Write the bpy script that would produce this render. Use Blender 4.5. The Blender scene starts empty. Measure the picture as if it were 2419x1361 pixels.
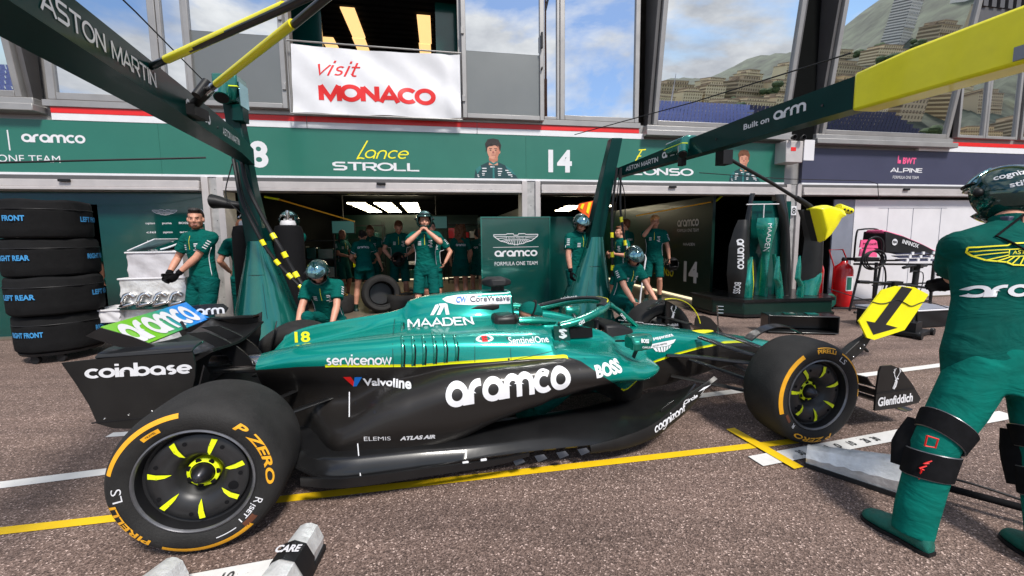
import bpy, bmesh, math, random
import numpy as np
from mathutils import Vector, Matrix
from mathutils.bvhtree import BVHTree
random.seed(7); rng = np.random.default_rng(7)
R_ = math.radians; PI = math.pi
scene = bpy.context.scene
COL = scene.collection
# ---------------------------------------------------------------- camera
cam = bpy.data.objects.new('camera', bpy.data.cameras.new('camera')); COL.objects.link(cam)
PITCH, ROLL = .1011, -.0117
_f = Vector((0, math.cos(PITCH), -math.sin(PITCH))); _r = Vector((1, 0, 0)); _u = _r.cross(_f)
_r2 = _r*math.cos(ROLL)+_u*math.sin(ROLL); _u2 = _u*math.cos(ROLL)-_r*math.sin(ROLL)
cam.matrix_world = Matrix(((_r2.x, _u2.x, -_f.x, 0), (_r2.y, _u2.y, -_f.y, 0), (_r2.z, _u2.z, -_f.z, 1.4412), (0, 0, 0, 1)))
cam.data.lens = 36*945.6/2419; cam.data.sensor_width = 36; cam.data.sensor_fit = 'HORIZONTAL'
cam.data.shift_y = -(680.5-654.97)/2419
cam.data.clip_start = .05; cam.data.clip_end = 5000
scene.camera = cam
# ---------------------------------------------------------------- sky, sun, exposure
scene.view_settings.view_transform = 'Standard'; scene.view_settings.look = 'None'
scene.view_settings.gamma = 1; scene.view_settings.use_curve_mapping = False
scene.view_settings.exposure = 0.82
SUN_EL, SUN_AZ = R_(52), R_(150)          # azimuth clockwise from +Y
world = bpy.data.worlds.new('World'); scene.world = world; world.use_nodes = True
nt = world.node_tree; nt.nodes.clear()
def N(nt, t, **kw):
    n = nt.nodes.new(t)
    for k, v in kw.items():
        if k in n.inputs: n.inputs[k].default_value = v
        else: setattr(n, k, v)
    return n
def LK(nt, a, ao, b, bi): nt.links.new(a.outputs[ao], b.inputs[bi])
sky = N(nt, 'ShaderNodeTexSky', sky_type='NISHITA', sun_disc=False, sun_elevation=SUN_EL, sun_rotation=SUN_AZ, air_density=1.0, dust_density=.25, ozone_density=4.0)
tc = N(nt, 'ShaderNodeTexCoord')
mp = N(nt, 'ShaderNodeMapping'); mp.inputs['Scale'].default_value = (1, 1, 2.1); mp.inputs['Location'].default_value = (.35, .1, .0)
LK(nt, tc, 'Generated', mp, 'Vector')
n1 = N(nt, 'ShaderNodeTexNoise', Scale=2.6, Detail=9, Roughness=.56, Distortion=.25); LK(nt, mp, 0, n1, 'Vector')
cr = N(nt, 'ShaderNodeValToRGB'); cr.color_ramp.elements[0].position = .44; cr.color_ramp.elements[1].position = .57
LK(nt, n1, 'Fac', cr, 'Fac')
n2 = N(nt, 'ShaderNodeTexNoise', Scale=3.2, Detail=6, Roughness=.6); LK(nt, mp, 0, n2, 'Vector')
cc = N(nt, 'ShaderNodeValToRGB'); cc.color_ramp.elements[0].position = .34; cc.color_ramp.elements[1].position = .62
cc.color_ramp.elements[0].color = (2.9, 3.1, 3.5, 1); cc.color_ramp.elements[1].color = (7.2, 7.2, 7.2, 1)
LK(nt, n2, 'Fac', cc, 'Fac')
mx = N(nt, 'ShaderNodeMixRGB'); LK(nt, cr, 'Color', mx, 'Fac'); LK(nt, sky, 'Color', mx, 'Color1'); LK(nt, cc, 'Color', mx, 'Color2')
bg = N(nt, 'ShaderNodeBackground', Strength=.10); LK(nt, mx, 0, bg, 'Color')
wo = N(nt, 'ShaderNodeOutputWorld'); LK(nt, bg, 0, wo, 'Surface')
sun = bpy.data.objects.new('sun', bpy.data.lights.new('sun', 'SUN')); COL.objects.link(sun)
sun.data.energy = 2.7; sun.data.angle = R_(10); sun.data.color = (1, .95, .88)
_sd = Vector((math.sin(SUN_AZ)*math.cos(SUN_EL), math.cos(SUN_AZ)*math.cos(SUN_EL), math.sin(SUN_EL)))
sun.rotation_euler = _sd.to_track_quat('Z', 'Y').to_euler(); sun.location = _sd*60
# ---------------------------------------------------------------- materials
def lin(c): return tuple((x/12.92 if x <= .04045 else ((x+.055)/1.055)**2.4) for x in c)
def S(r, g, b): return lin((r/255, g/255, b/255))
def mat(name, col, rough=.5, metal=0, vary=.12, vscale=6, bump=0, bscale=60, coat=0, spec=.5, emit=None, alpha=None, aniso=None, dirt=0, coatr=.05):
    m = bpy.data.materials.new(name); m.use_nodes = True; nt = m.node_tree; b = nt.nodes['Principled BSDF']
    b.inputs['Roughness'].default_value = rough; b.inputs['Metallic'].default_value = metal
    b.inputs['Coat Weight'].default_value = coat; b.inputs['Coat Roughness'].default_value = coatr; b.inputs['Specular IOR Level'].default_value = spec
    tc = N(nt, 'ShaderNodeTexCoord')
    if vary:
        no = N(nt, 'ShaderNodeTexNoise', Scale=vscale, Detail=6, Roughness=.6); LK(nt, tc, 'Object', no, 'Vector')
        r = N(nt, 'ShaderNodeValToRGB'); e = r.color_ramp.elements; e[0].position = .3; e[1].position = .7
        e[0].color = (*[c*(1-vary) for c in col], 1); e[1].color = (*[min(1, c*(1+vary)) for c in col], 1)
        LK(nt, no, 'Fac', r, 'Fac'); LK(nt, r, 'Color', b, 'Base Color')
        mr = N(nt, 'ShaderNodeMapRange'); mr.inputs['To Min'].default_value = max(0, rough*(1-.18)); mr.inputs['To Max'].default_value = min(1, rough*(1+.18))
        LK(nt, no, 'Fac', mr, 'Value'); LK(nt, mr, 0, b, 'Roughness')
    else: b.inputs['Base Color'].default_value = (*col, 1)
    if bump:
        n2 = N(nt, 'ShaderNodeTexNoise', Scale=bscale, Detail=5, Roughness=.6); LK(nt, tc, 'Object', n2, 'Vector')
        bp = N(nt, 'ShaderNodeBump', Strength=bump, Distance=.01); LK(nt, n2, 'Fac', bp, 'Height'); LK(nt, bp, 0, b, 'Normal')
    if emit:
        b.inputs['Emission Color'].default_value = (*emit[:3], 1); b.inputs['Emission Strength'].default_value = emit[3]
    return m
M = {}
M['alu'] = mat('grey_aluminium', S(150, 148, 146), .42, .35, .1, 3)
M['alu_dark'] = mat('dark_grey_frame', S(92, 90, 90), .45, .3, .1, 3)
M['galv'] = mat('galvanised_steel', S(170, 168, 166), .45, .3, .2, 9)
M['shutter'] = mat('shutter_housing', S(186, 180, 178), .45, .25, .08, 4)
M['sign_green'] = mat('fascia_green', S(34, 104, 88), .4, 0, .05, 2, coat=.1)
M['sign_navy'] = mat('fascia_navy', S(58, 60, 82), .45, 0, .06, 2)
M['red'] = mat('stripe_red', S(214, 30, 28), .4, 0, .05)
M['white'] = mat('white_vinyl', (.68, .68, .70), .45, 0, .04)
M['white_dull'] = mat('white_panel', (.62, .61, .63), .5, 0, .06, 2)
M['yellow_vinyl'] = mat('yellow_vinyl', S(235, 225, 30), .45, 0, .04)
M['pink'] = mat('pink_paint', S(236, 90, 140), .35, 0, .08, coat=.4)
M['black'] = mat('black_plastic', (.009, .009, .010), .5, 0, .2, spec=.3)
M['black_matt'] = mat('black_matt', (.007, .007, .008), .85, 0, .2, spec=.12)
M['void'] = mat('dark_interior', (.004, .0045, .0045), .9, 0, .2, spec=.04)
M['rubber'] = mat('tyre_rubber', (.019, .0183, .0178), .72, 0, .45, 5, bump=.3, bscale=120, spec=.28)
M['carbon'] = mat('black_carbon', (.009, .009, .0095), .3, 0, .25, 5, coat=.3, coatr=.12, spec=.35)
M['carbon_matt'] = mat('matt_carbon', (.011, .0105, .010), .45, 0, .25, 6, coat=.12, coatr=.3, spec=.3)
M['steel'] = mat('chrome_steel', (.62, .61, .6), .18, 1, .1)
M['foil'] = mat('silver_foil', (.70, .70, .69), .42, .4, .2, 14, bump=.9, bscale=16)
M['silvercloth'] = mat('silver_cloth', (.62, .6, .62), .5, .35, .1, 8, bump=.6, bscale=9)
M['lime'] = mat('lime_yellow', S(226, 240, 20), .35, 0, .05)
M['yellow'] = mat('safety_yellow', S(238, 228, 18), .35, 0, .06, coat=.2)
M['orange_y'] = mat('tyre_yellow', S(232, 166, 32), .5, 0, .1, 20)
M['gantry'] = mat('gantry_green', S(2, 48, 45), .34, .0, .1, 3, coat=.06, spec=.12)
M['gantry_lt'] = mat('gantry_green_light', S(22, 104, 94), .2, .45, .1, 3, coat=.7)
M['panel_green'] = mat('panel_green', S(8, 68, 62), .16, .1, .12, 2, coat=.6)
M['panel_dark'] = mat('panel_dark_green', S(6, 38, 31), .35, .0, .12, 2, coat=.1)
M['skin'] = mat('skin', S(196, 140, 116), .5, 0, .12, 18)
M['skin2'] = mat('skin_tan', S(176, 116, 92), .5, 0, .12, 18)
def cloth(name, col, bs=.85, sc=7):
    m = mat(name, col, .85, 0, .16, 9, bump=0, spec=.12)
    nt = m.node_tree; b = nt.nodes['Principled BSDF']; tc = N(nt, 'ShaderNodeTexCoord')
    mp = N(nt, 'ShaderNodeMapping'); mp.inputs['Scale'].default_value = (1, 1, 1.9); LK(nt, tc, 'Object', mp, 0)
    n = N(nt, 'ShaderNodeTexNoise', Scale=sc, Detail=3, Roughness=.5, Distortion=1.2); LK(nt, mp, 0, n, 'Vector')
    bp = N(nt, 'ShaderNodeBump', Strength=bs, Distance=.035); LK(nt, n, 'Fac', bp, 'Height'); LK(nt, bp, 0, b, 'Normal')
    return m
M['shirt'] = cloth('team_shirt_green', S(0, 84, 76)); M['shorts'] = cloth('team_shorts_green', S(0, 78, 73))
M['shirt_fg'] = cloth('crew_shirt_green', S(0, 76, 68), .6, 5); M['trouser_fg'] = cloth('crew_trouser_green', S(0, 96, 85), .55, 4.5)
M['helmet'] = mat('helmet_green', S(10, 56, 52), .12, .45, .1, 5, coat=1)
M['visor'] = mat('visor_mirror', S(120, 160, 165), .08, .9, .1)
M['glove'] = mat('glove_black', (.007, .007, .008), .9, 0, .3, 30, spec=.1)
M['hair'] = mat('hair_dark', (.014, .010, .009), .6, 0, .4, 40, bump=.5, bscale=60)
M['hair_b'] = mat('hair_brown', S(104, 62, 36), .6, 0, .35, 40, bump=.5, bscale=60)
M['hair_g'] = mat('hair_ginger', S(206, 150, 96), .6, 0, .35, 40, bump=.5, bscale=60)
M['shoe'] = mat('shoe_dark', S(16, 44, 42), .6, 0, .2)
M['eye'] = mat('eye_dark', (.02, .015, .012), .3, 0, 0)
M['lip'] = mat('lip', S(150, 84, 76), .5, 0, .05)
M['extred'] = mat('extinguisher_red', S(196, 20, 26), .3, 0, .1, coat=.4)
M['floor_in'] = mat('garage_floor', S(104, 94, 82), .35, 0, .1, 3)
M['blue_txt'] = mat('print_blue', S(58, 140, 196), .6, 0, .06)
M['grey_panel'] = mat('grey_blue_panel', S(124, 128, 140), .45, 0, .05)
M['frost'] = mat('frosted_glass', S(118, 120, 118), .34, .55, .05, 1)
def glassmirror():
    m = mat('mirror_glass', (.66, .68, .70), .012, 1, 0)
    nt = m.node_tree; b = nt.nodes['Principled BSDF']; tc = N(nt, 'ShaderNodeTexCoord')
    n = N(nt, 'ShaderNodeTexNoise', Scale=.7, Detail=1); LK(nt, tc, 'Object', n, 'Vector')
    bp = N(nt, 'ShaderNodeBump', Strength=.05, Distance=.02); LK(nt, n, 'Fac', bp, 'Height'); LK(nt, bp, 0, b, 'Normal')
    return m
M['glass'] = glassmirror()
M['lamp_warm'] = mat('lamp_warm', (1, .8, .5), .5, 0, 0, emit=(1, .60, .24, .75))
M['lamp_led'] = mat('lamp_led', (1, .95, .8), .5, 0, 0, emit=(1, .88, .6, 6))
M['screen_glow'] = mat('screen_glow', (.02, .05, .05), .3, 0, 0, emit=(.10, .32, .30, .10))
M['trim_glow'] = mat('trim_glow', (1, .95, .8), .5, 0, 0, emit=(1, .85, .55, .7))  # emission that makes the white base trim glow
# ---------------------------------------------------------------- mesh builder
class MB:
    def __init__(s): s.v = []; s.f = []; s.m = []
    def add(s, vs, fs, mi=0, T=None):
        o = len(s.v)
        for p in vs:
            p = Vector(p); s.v.append(T @ p if T else p)
        for f in fs: s.f.append([o+i for i in f]); s.m.append(mi)
        return s
    def box(s, x0, x1, y0, y1, z0, z1, mi=0, T=None):
        return s.add([(x0, y0, z0), (x1, y0, z0), (x1, y1, z0), (x0, y1, z0), (x0, y0, z1), (x1, y0, z1), (x1, y1, z1), (x0, y1, z1)],
              [(3, 2, 1, 0), (4, 5, 6, 7), (0, 1, 5, 4), (1, 2, 6, 5), (2, 3, 7, 6), (3, 0, 4, 7)], mi, T)
    def loft(s, rings, mi=0, closed=True, caps=True, T=None):
        n = len(rings[0]); vs = [p for r in rings for p in r]; fs = []
        for i in range(len(rings)-1):
            for j in range(n if closed else n-1):
                k = (j+1) % n
                fs.append((i*n+j, i*n+k, (i+1)*n+k, (i+1)*n+j))
        if caps and closed: fs.append(tuple(range(n-1, -1, -1))); fs.append(tuple((len(rings)-1)*n+j for j in range(n)))
        return s.add(vs, fs, mi, T)
    def tube(s, pts, r, mi=0, seg=10, T=None, sq=None, up=None):
        pts = [Vector(p) for p in pts]; rs = r if isinstance(r, (list, tuple)) else [r]*len(pts)
        rings = []; ref = Vector(up) if up else None
        for i, p in enumerate(pts):
            d = (pts[min(i+1, len(pts)-1)]-pts[max(i-1, 0)]).normalized()
            if ref is None:
                ref = Vector((0, 0, 1)) if abs(d.z) < .9 else Vector((1, 0, 0))
            a = d.cross(ref)
            if a.length < 1e-4: a = d.cross(Vector((.3, 1, .2)))
            a.normalize(); b = a.cross(d)
            if not up: ref = b
            sx, sy = sq if sq else (1, 1)
            rings.append([p+a*math.cos(t*2*PI/seg)*rs[i]*sx+b*math.sin(t*2*PI/seg)*rs[i]*sy for t in range(seg)])
        return s.loft(rings, mi, T=T)
    def cyl(s, p0, p1, r0, r1=None, mi=0, seg=14, T=None): return s.tube([p0, p1], [r0, r0 if r1 is None else r1], mi, seg, T)
    def lathe(s, prof, seg=24, mi=0, T=None, cap=True):
        rings = [[(r*math.cos(2*PI*t/seg), r*math.sin(2*PI*t/seg), z) for t in range(seg)] for r, z in prof]
        return s.loft(rings, mi, caps=cap, T=T)
    def prism(s, poly, d, mi=0, T=None):
        n = len(poly); vs = [(x, y, 0) for x, y in poly]+[(x, y, d) for x, y in poly]
        fs = [tuple(range(n-1, -1, -1)), tuple(range(n, 2*n))]+[(i, (i+1) % n, n+(i+1) % n, n+i) for i in range(n)]
        return s.add(vs, fs, mi, T)
    def ball(s, c, r, mi=0, seg=14, T=None, A=None):
        rx, ry, rz = r if isinstance(r, (tuple, list)) else (r, r, r)
        c = Vector(c); rings = []
        nr = max(5, seg//2)
        for i in range(1, nr):
            t = PI*i/nr
            rings.append([(rx*math.sin(t)*math.cos(2*PI*j/seg), ry*math.sin(t)*math.sin(2*PI*j/seg), -rz*math.cos(t)) for j in range(seg)])
        n = len(rings); vs = [p for q in rings for p in q]+[(0, 0, -rz), (0, 0, rz)]; fs = []
        for i in range(n-1):
            for j in range(seg):
                k = (j+1) % seg; fs.append((i*seg+j, i*seg+k, (i+1)*seg+k, (i+1)*seg+j))
        b, t = n*seg, n*seg+1
        for j in range(seg):
            k = (j+1) % seg; fs.append((b, k, j)); fs.append((t, (n-1)*seg+j, (n-1)*seg+k))
        vs = [c+((A @ Vector(p)) if A else Vector(p)) for p in vs]
        return s.add(vs, fs, mi, T)
    def sheet(s, g, th, mi=0, T=None):          # grid of points -> closed thin shell
        nu, nv = len(g), len(g[0]); P = np.array([[tuple(p) for p in r] for r in g], float)
        du = np.gradient(P, axis=0); dv = np.gradient(P, axis=1); nn = np.cross(du, dv); nn /= np.linalg.norm(nn, axis=2, keepdims=True)+1e-12
        Q = P-nn*th; vs = [tuple(p) for p in P.reshape(-1, 3)]+[tuple(p) for p in Q.reshape(-1, 3)]; o = nu*nv; fs = []
        for i in range(nu-1):
            for j in range(nv-1):
                a, b, c, d = i*nv+j, (i+1)*nv+j, (i+1)*nv+j+1, i*nv+j+1
                fs.append((a, b, c, d)); fs.append((o+d, o+c, o+b, o+a))
        edge = [i*nv for i in range(nu)]+[(nu-1)*nv+j for j in range(1, nv)]+[i*nv+nv-1 for i in range(nu-2, -1, -1)]+[j for j in range(nv-2, 0, -1)]
        for k in range(len(edge)):
            a, b = edge[k], edge[(k+1) % len(edge)]; fs.append((b, a, o+a, o+b))
        return s.add(vs, fs, mi, T)
    def build(s, name, mats, parent=None, bevel=0, angle=38, smooth=True, subsurf=0):
        me = bpy.data.meshes.new(name); me.from_pydata([tuple(p) for p in s.v], [], s.f)
        for m in (mats if isinstance(mats, (list, tuple)) else [mats]): me.materials.append(M[m] if isinstance(m, str) else m)
        me.polygons.foreach_set('material_index', s.m)
        if smooth:
            me.polygons.foreach_set('use_smooth', [True]*len(s.f)); me.set_sharp_from_angle(angle=R_(angle))
        me.update()
        o = bpy.data.objects.new(name, me); COL.objects.link(o)
        if parent: o.parent = parent
        if bevel:
            b = o.modifiers.new('bevel', 'BEVEL'); b.width = bevel; b.segments = 2; b.limit_method = 'ANGLE'; b.angle_limit = R_(40)
        if subsurf:
            b = o.modifiers.new('sub', 'SUBSURF'); b.levels = subsurf; b.render_levels = subsurf
        return o
    def build_each(s, name, mats, parent=None, **k):
        par = list(range(len(s.v)))
        def fd(i):
            while par[i] != i: par[i] = par[par[i]]; i = par[i]
            return i
        for f in s.f:
            for i in f[1:]: par[fd(i)] = fd(f[0])
        grp = {}
        for f, m in zip(s.f, s.m): grp.setdefault(fd(f[0]), []).append((f, m))
        for fs in grp.values():
            ix = {i: n for n, i in enumerate(sorted({i for f, _ in fs for i in f}))}; q = MB(); q.v = [s.v[i] for i in ix]; q.f = [[ix[i] for i in f] for f, _ in fs]; q.m = [m for _, m in fs]; q.build(name, mats, parent, **k)
    def bvh(s): return BVHTree.FromPolygons(s.v, s.f)
def tag(o, label=None, cat=None, group=None, kind=None):
    if label: o['label'] = label
    if cat: o['category'] = cat
    if group: o['group'] = group
    if kind: o['kind'] = kind
    return o
def thing(name, label, cat, loc=(0, 0, 0), rz=0, group=None):
    o = bpy.data.objects.new(name, None); COL.objects.link(o); o.location = loc; o.rotation_euler = (0, 0, rz); o.empty_display_size = .1
    return tag(o, label, cat, group)
BW = R_(10); WX = Vector((math.cos(BW), math.sin(BW), 0)); WN = Vector((-math.sin(BW), math.cos(BW), 0))
def W(s, n, z=0): return WX*s+WN*n+Vector((0, 0, z))
def frame(o, x, y):                          # matrix with columns x, y, x*y at o
    x = Vector(x).normalized(); y = Vector(y); y = (y-x*x.dot(y)).normalized(); z = x.cross(y); o = Vector(o)
    return Matrix(((x.x, y.x, z.x, o.x), (x.y, y.y, z.y, o.y), (x.z, y.z, z.z, o.z), (0, 0, 0, 1)))
# ---------------------------------------------------------------- lettering
_tc = {}
def glyphs(txt, bold=0., shear=0.):
    if 'M' in txt: bold = 0
    k = (txt, bold, shear)
    if k not in _tc:
        cu = bpy.data.curves.new('lettering', 'FONT'); cu.body = txt; cu.size = 1; cu.offset = bold; cu.resolution_u = 4; cu.shear = shear
        o = bpy.data.objects.new('lettering', cu); COL.objects.link(o)
        me = bpy.data.meshes.new_from_object(o)
        v = np.array([tuple(p.co)[:2] for p in me.vertices]).reshape(-1, 2); f = [tuple(p.vertices) for p in me.polygons]
        bpy.data.objects.remove(o); bpy.data.curves.remove(cu); bpy.data.meshes.remove(me)
        _tc[k] = (v, f)
    return _tc[k]
def arc(cx, cy, r, a0, a1, n=None):
    n = n or max(4, int(abs(a1-a0)/15)); return [(cx+r*math.cos(R_(a0+(a1-a0)*i/n)), cy+r*math.sin(R_(a0+(a1-a0)*i/n))) for i in range(n+1)]
O_ = lambda x=0: arc(.5+x, .5, .39, 0, 360, 28)
G = {'a': ([O_(), [(.89, 0), (.89, .55)]], 1.02), 'r': ([[(.12, 0), (.12, .5)]+arc(.5, .5, .38, 180, 90)+[(.62, .88)]], .68),
     'm': ([[(.12, 0), (.12, .58)]+arc(.43, .58, .31, 180, 0)+[(.74, 0)], [(.74, .58)]+arc(1.05, .58, .31, 180, 0)+[(1.36, 0)]], 1.5),
     'c': ([arc(.5, .5, .39, 48, 312)], .86), 'o': ([O_()], 1.0), 'n': ([[(.12, 0), (.12, .55)]+arc(.45, .55, .33, 180, 0)+[(.78, 0)]], .92),
     'i': ([[(.12, 0), (.12, 1)], [(.12, 1.2), (.12, 1.42)]], .28), 'b': ([O_(), [(.11, 0), (.11, 1.45)]], 1.0),
     's': ([arc(.38, .70, .19, 40, 270)+arc(.38, .31, .20, 90, -140)], .74), 'e': ([arc(.5, .5, .39, -45, -360, 24), [(.12, .5), (.86, .5)]], .98),
     'g': ([O_(), [(.89, 1), (.89, -.05)]+arc(.5, -.05, .39, 0, -150)], 1.04), 'z': ([[(.08, .89), (.68, .89), (.1, .11), (.72, .11)]], .8),
     't': ([[(.25, 1.3), (.25, .3)]+arc(.45, .3, .2, 180, 300), [(.02, .89), (.55, .89)]], .6), 'v': ([[(.05, 1), (.4, .08), (.75, 1)]], .8),
     'w': ([[(.04, 1), (.32, .08), (.6, .95), (.88, .08), (1.16, 1)]], 1.22), 'l': ([[(.12, 0), (.12, 1.45)]], .26), 'd': ([O_(), [(.89, 0), (.89, 1.45)]], 1.04), ' ': ([], .5)}
def sp(x): return x
G.update({'M': ([[(.08, 0), (.08, .93)], [(.08, .95), (.55, .12), (1.02, .95)], [(1.02, .93), (1.02, 0)]], 1.14), 'A': ([[(.03, 0), (.5, .93), (.97, 0)], [(.22, .30), (.78, .30)]], 1.02), 'D': ([[(.08, .08), (.08, .92), (.42, .92)]+arc(.45, .5, .42, 80, -80)+[(.42, .08), (.03, .08)]], .98),
  'E': ([[(.78, .92), (.08, .92), (.08, .08), (.78, .08)], [(.1, .5), (.70, .5)]], .88), 'N': ([[(.08, 0), (.08, .95)], [(.08, .93), (.82, .07)], [(.82, .05), (.82, 1)]], .98), 'O': ([[(.5+.46*math.cos(t), .5+.42*math.sin(t)) for t in np.linspace(0, 2*PI, 29)]], 1.06), 'C': ([[(.5+.44*math.cos(t), .5+.42*math.sin(t)) for t in np.linspace(.75, 2*PI-.75, 24)]], .94),
  'S': ([[(.82, .92), (.22, .92), (.10, .82), (.10, .62), (.22, .52), (.72, .50), (.84, .40), (.84, .18), (.72, .08), (.06, .08)]], .98), 'T': ([[(.0, .92), (.9, .92)], [(.45, .9), (.45, 0)]], .96), 'R': ([[(.08, 0), (.08, .92), (.70, .92), (.82, .82), (.82, .52), (.70, .42), (.12, .42)], [(.5, .42), (.84, 0)]], .98), 'I': ([[(.1, 0), (.1, 1)]], .26),
  'P': ([[(.08, 0), (.08, .92), (.70, .92), (.82, .82), (.82, .50), (.70, .40), (.12, .40)]], .96), 'L': ([[(.08, 1), (.08, .08), (.80, .08)]], .90), 'X': ([[(.04, 0), (.8, 1)], [(.04, 1), (.8, 0)]], .90)})
def strokes(txt, w=.22, shear=0.):
    k = (txt, w, shear, 's')
    if k not in _tc:
        V = []; F = []; x0 = 0; lay = []
        for ch in txt:
            ps, adv = G[ch]
            for q, pl in enumerate(ps):
                P = np.array(pl, float); closed = len(P) > 4 and np.allclose(P[0], P[-1])
                d = np.gradient(P, axis=0)
                if closed: d[0] = d[-1] = P[1]-P[-2]
                d /= np.linalg.norm(d, axis=1, keepdims=True)+1e-9; nn = np.stack([-d[:, 1], d[:, 0]], 1)
                mi = np.ones(len(P))
                for i in range(1, len(P)-1):
                    e0 = P[i]-P[i-1]; e0 /= np.linalg.norm(e0); mi[i] = 1/max(.55, abs(np.dot(nn[i], [-e0[1], e0[0]])))
                a = P+nn*w/2*mi[:, None]; b = P-nn*w/2*mi[:, None]; o = len(V)
                for i in range(len(P)): V += [a[i]+[x0, 0], b[i]+[x0, 0]]; lay += [q, q]
                for i in range(len(P)-1): F.append((o+2*i, o+2*i+1, o+2*i+3, o+2*i+2))
            x0 += adv
        V = np.array(V).reshape(-1, 2); V[:, 0] += shear*V[:, 1]; _tc[k] = (V, F, np.array(lay))
    return _tc[k]
def text2d(txt, bold=0., shear=0., st=None):
    if st: v, f, l = strokes(txt, st, shear); return v, f, l
    v, f = glyphs(txt, bold, shear); return v, f, np.zeros(len(v))
def put(mb, txt, o, x, y, h, mi=0, bold=.01, shear=0., st=None, width=None, align='l', off=.003, T=None):
    """flat lettering: o = anchor at the baseline, x / y = writing and up directions, h = letter height (cap or x height), width = fitted width"""
    v, f, l = text2d(txt, bold, shear, st); Fm = frame(o, x, y); v = v.copy()
    v[:, 0] -= v[:, 0].min(); ww = v[:, 0].max(); sc = h/(1.0 if st else .70); sx = (width/ww) if width else sc
    dx = {'l': 0, 'c': -.5, 'r': -1}[align]*ww*sx
    Tm = (T @ Fm) if T else Fm
    return mb.add([(p[0]*sx+dx, p[1]*sc, off+.0005*q) for p, q in zip(v, l)], f, mi, Tm)
# ================================================================ GROUND
def asphalt():
    m = bpy.data.materials.new('asphalt'); m.use_nodes = True; nt = m.node_tree; b = nt.nodes['Principled BSDF']
    tc = N(nt, 'ShaderNodeTexCoord')
    v = N(nt, 'ShaderNodeTexVoronoi', Scale=150); LK(nt, tc, 'Object', v, 'Vector')
    sp = N(nt, 'ShaderNodeSeparateColor'); LK(nt, v, 'Color', sp, 'Color')
    r = N(nt, 'ShaderNodeValToRGB'); e = r.color_ramp.elements
    e[0].position = 0; e[0].color = (.060, .038, .030, 1); e[1].position = 1; e[1].color = (.66, .50, .43, 1)
    for p, c in ((.35, (.132, .086, .068, 1)), (.72, (.205, .140, .113, 1)), (.93, (.275, .195, .163, 1))):
        x = e.new(p); x.color = c
    LK(nt, sp, 'Red', r, 'Fac')
    n = N(nt, 'ShaderNodeTexNoise', Scale=1.1, Detail=7, Roughness=.62); LK(nt, tc, 'Object', n, 'Vector')
    r2 = N(nt, 'ShaderNodeValToRGB'); r2.color_ramp.elements[0].position = .3; r2.color_ramp.elements[1].position = .72
    r2.color_ramp.elements[0].color = (.80, .79, .78, 1); r2.color_ramp.elements[1].color = (1.12, 1.1, 1.1, 1); LK(nt, n, 'Fac', r2, 'Fac')
    mu = N(nt, 'ShaderNodeMixRGB', blend_type='MULTIPLY'); mu.inputs['Fac'].default_value = 1; LK(nt, r, 0, mu, 'Color1'); LK(nt, r2, 0, mu, 'Color2')
    # dark stains and thin cracks
    n3 = N(nt, 'ShaderNodeTexNoise', Scale=5.5, Detail=3); LK(nt, tc, 'Object', n3, 'Vector')
    r3 = N(nt, 'ShaderNodeValToRGB'); r3.color_ramp.elements[0].position = .25; r3.color_ramp.elements[1].position = .33
    r3.color_ramp.elements[0].color = (.6, .6, .6, 1); LK(nt, n3, 'Fac', r3, 'Fac')
    mu2 = N(nt, 'ShaderNodeMixRGB', blend_type='MULTIPLY'); mu2.inputs['Fac'].default_value = 1; LK(nt, mu, 0, mu2, 'Color1'); LK(nt, r3, 0, mu2, 'Color2')
    mpp = N(nt, 'ShaderNodeMapping'); mpp.inputs['Rotation'].default_value = (0, 0, R_(-12)); mpp.inputs['Scale'].default_value = (.35, 3.2, 1); LK(nt, tc, 'Object', mpp, 0)
    n4 = N(nt, 'ShaderNodeTexNoise', Scale=1.3, Detail=5, Roughness=.6); LK(nt, mpp, 0, n4, 'Vector'); r4 = N(nt, 'ShaderNodeValToRGB'); r4.color_ramp.elements[0].position = .36; r4.color_ramp.elements[1].position = .6; r4.color_ramp.elements[0].color = (.72, .71, .71, 1); LK(nt, n4, 'Fac', r4, 'Fac')
    mu3 = N(nt, 'ShaderNodeMixRGB', blend_type='MULTIPLY'); mu3.inputs['Fac'].default_value = 1; LK(nt, mu2, 0, mu3, 'Color1'); LK(nt, r4, 0, mu3, 'Color2'); gm = N(nt, 'ShaderNodeMixRGB', blend_type='MULTIPLY'); gm.inputs['Fac'].default_value = 1; gm.inputs['Color2'].default_value = (1.08, 1.09, 1.10, 1); LK(nt, mu3, 0, gm, 'Color1'); LK(nt, gm, 0, b, 'Base Color'); b.inputs['Roughness'].default_value = .82
    bp = N(nt, 'ShaderNodeBump', Strength=.7, Distance=.006); LK(nt, v, 'Distance', bp, 'Height'); LK(nt, bp, 0, b, 'Normal')
    return m
M['asphalt'] = asphalt()
g = MB(); g.add([(-900, -900, 0), (900, -900, 0), (900, 900, 0), (-900, 900, 0)], [(0, 1, 2, 3)])
tag(g.build('ground', 'asphalt', smooth=False), kind='structure')
def worn(name, col, amt):
    m = mat(name, col, .6, 0, .08, 9); nt = m.node_tree; b = nt.nodes['Principled BSDF']; tc = N(nt, 'ShaderNodeTexCoord')
    n = N(nt, 'ShaderNodeTexNoise', Scale=70, Detail=6, Roughness=.75); LK(nt, tc, 'Object', n, 'Vector')
    r = N(nt, 'ShaderNodeValToRGB'); r.color_ramp.elements[0].position = amt; r.color_ramp.elements[1].position = amt+.06; LK(nt, n, 'Fac', r, 'Fac')
    LK(nt, r, 0, b, 'Alpha'); return m
M['paint_w'] = worn('road_paint_white', (.66, .65, .63), .30); M['paint_y'] = worn('road_paint_yellow', S(226, 186, 12), .28)
M['print_k'] = worn('stencil_black', (.03, .03, .03), .36)
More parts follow.
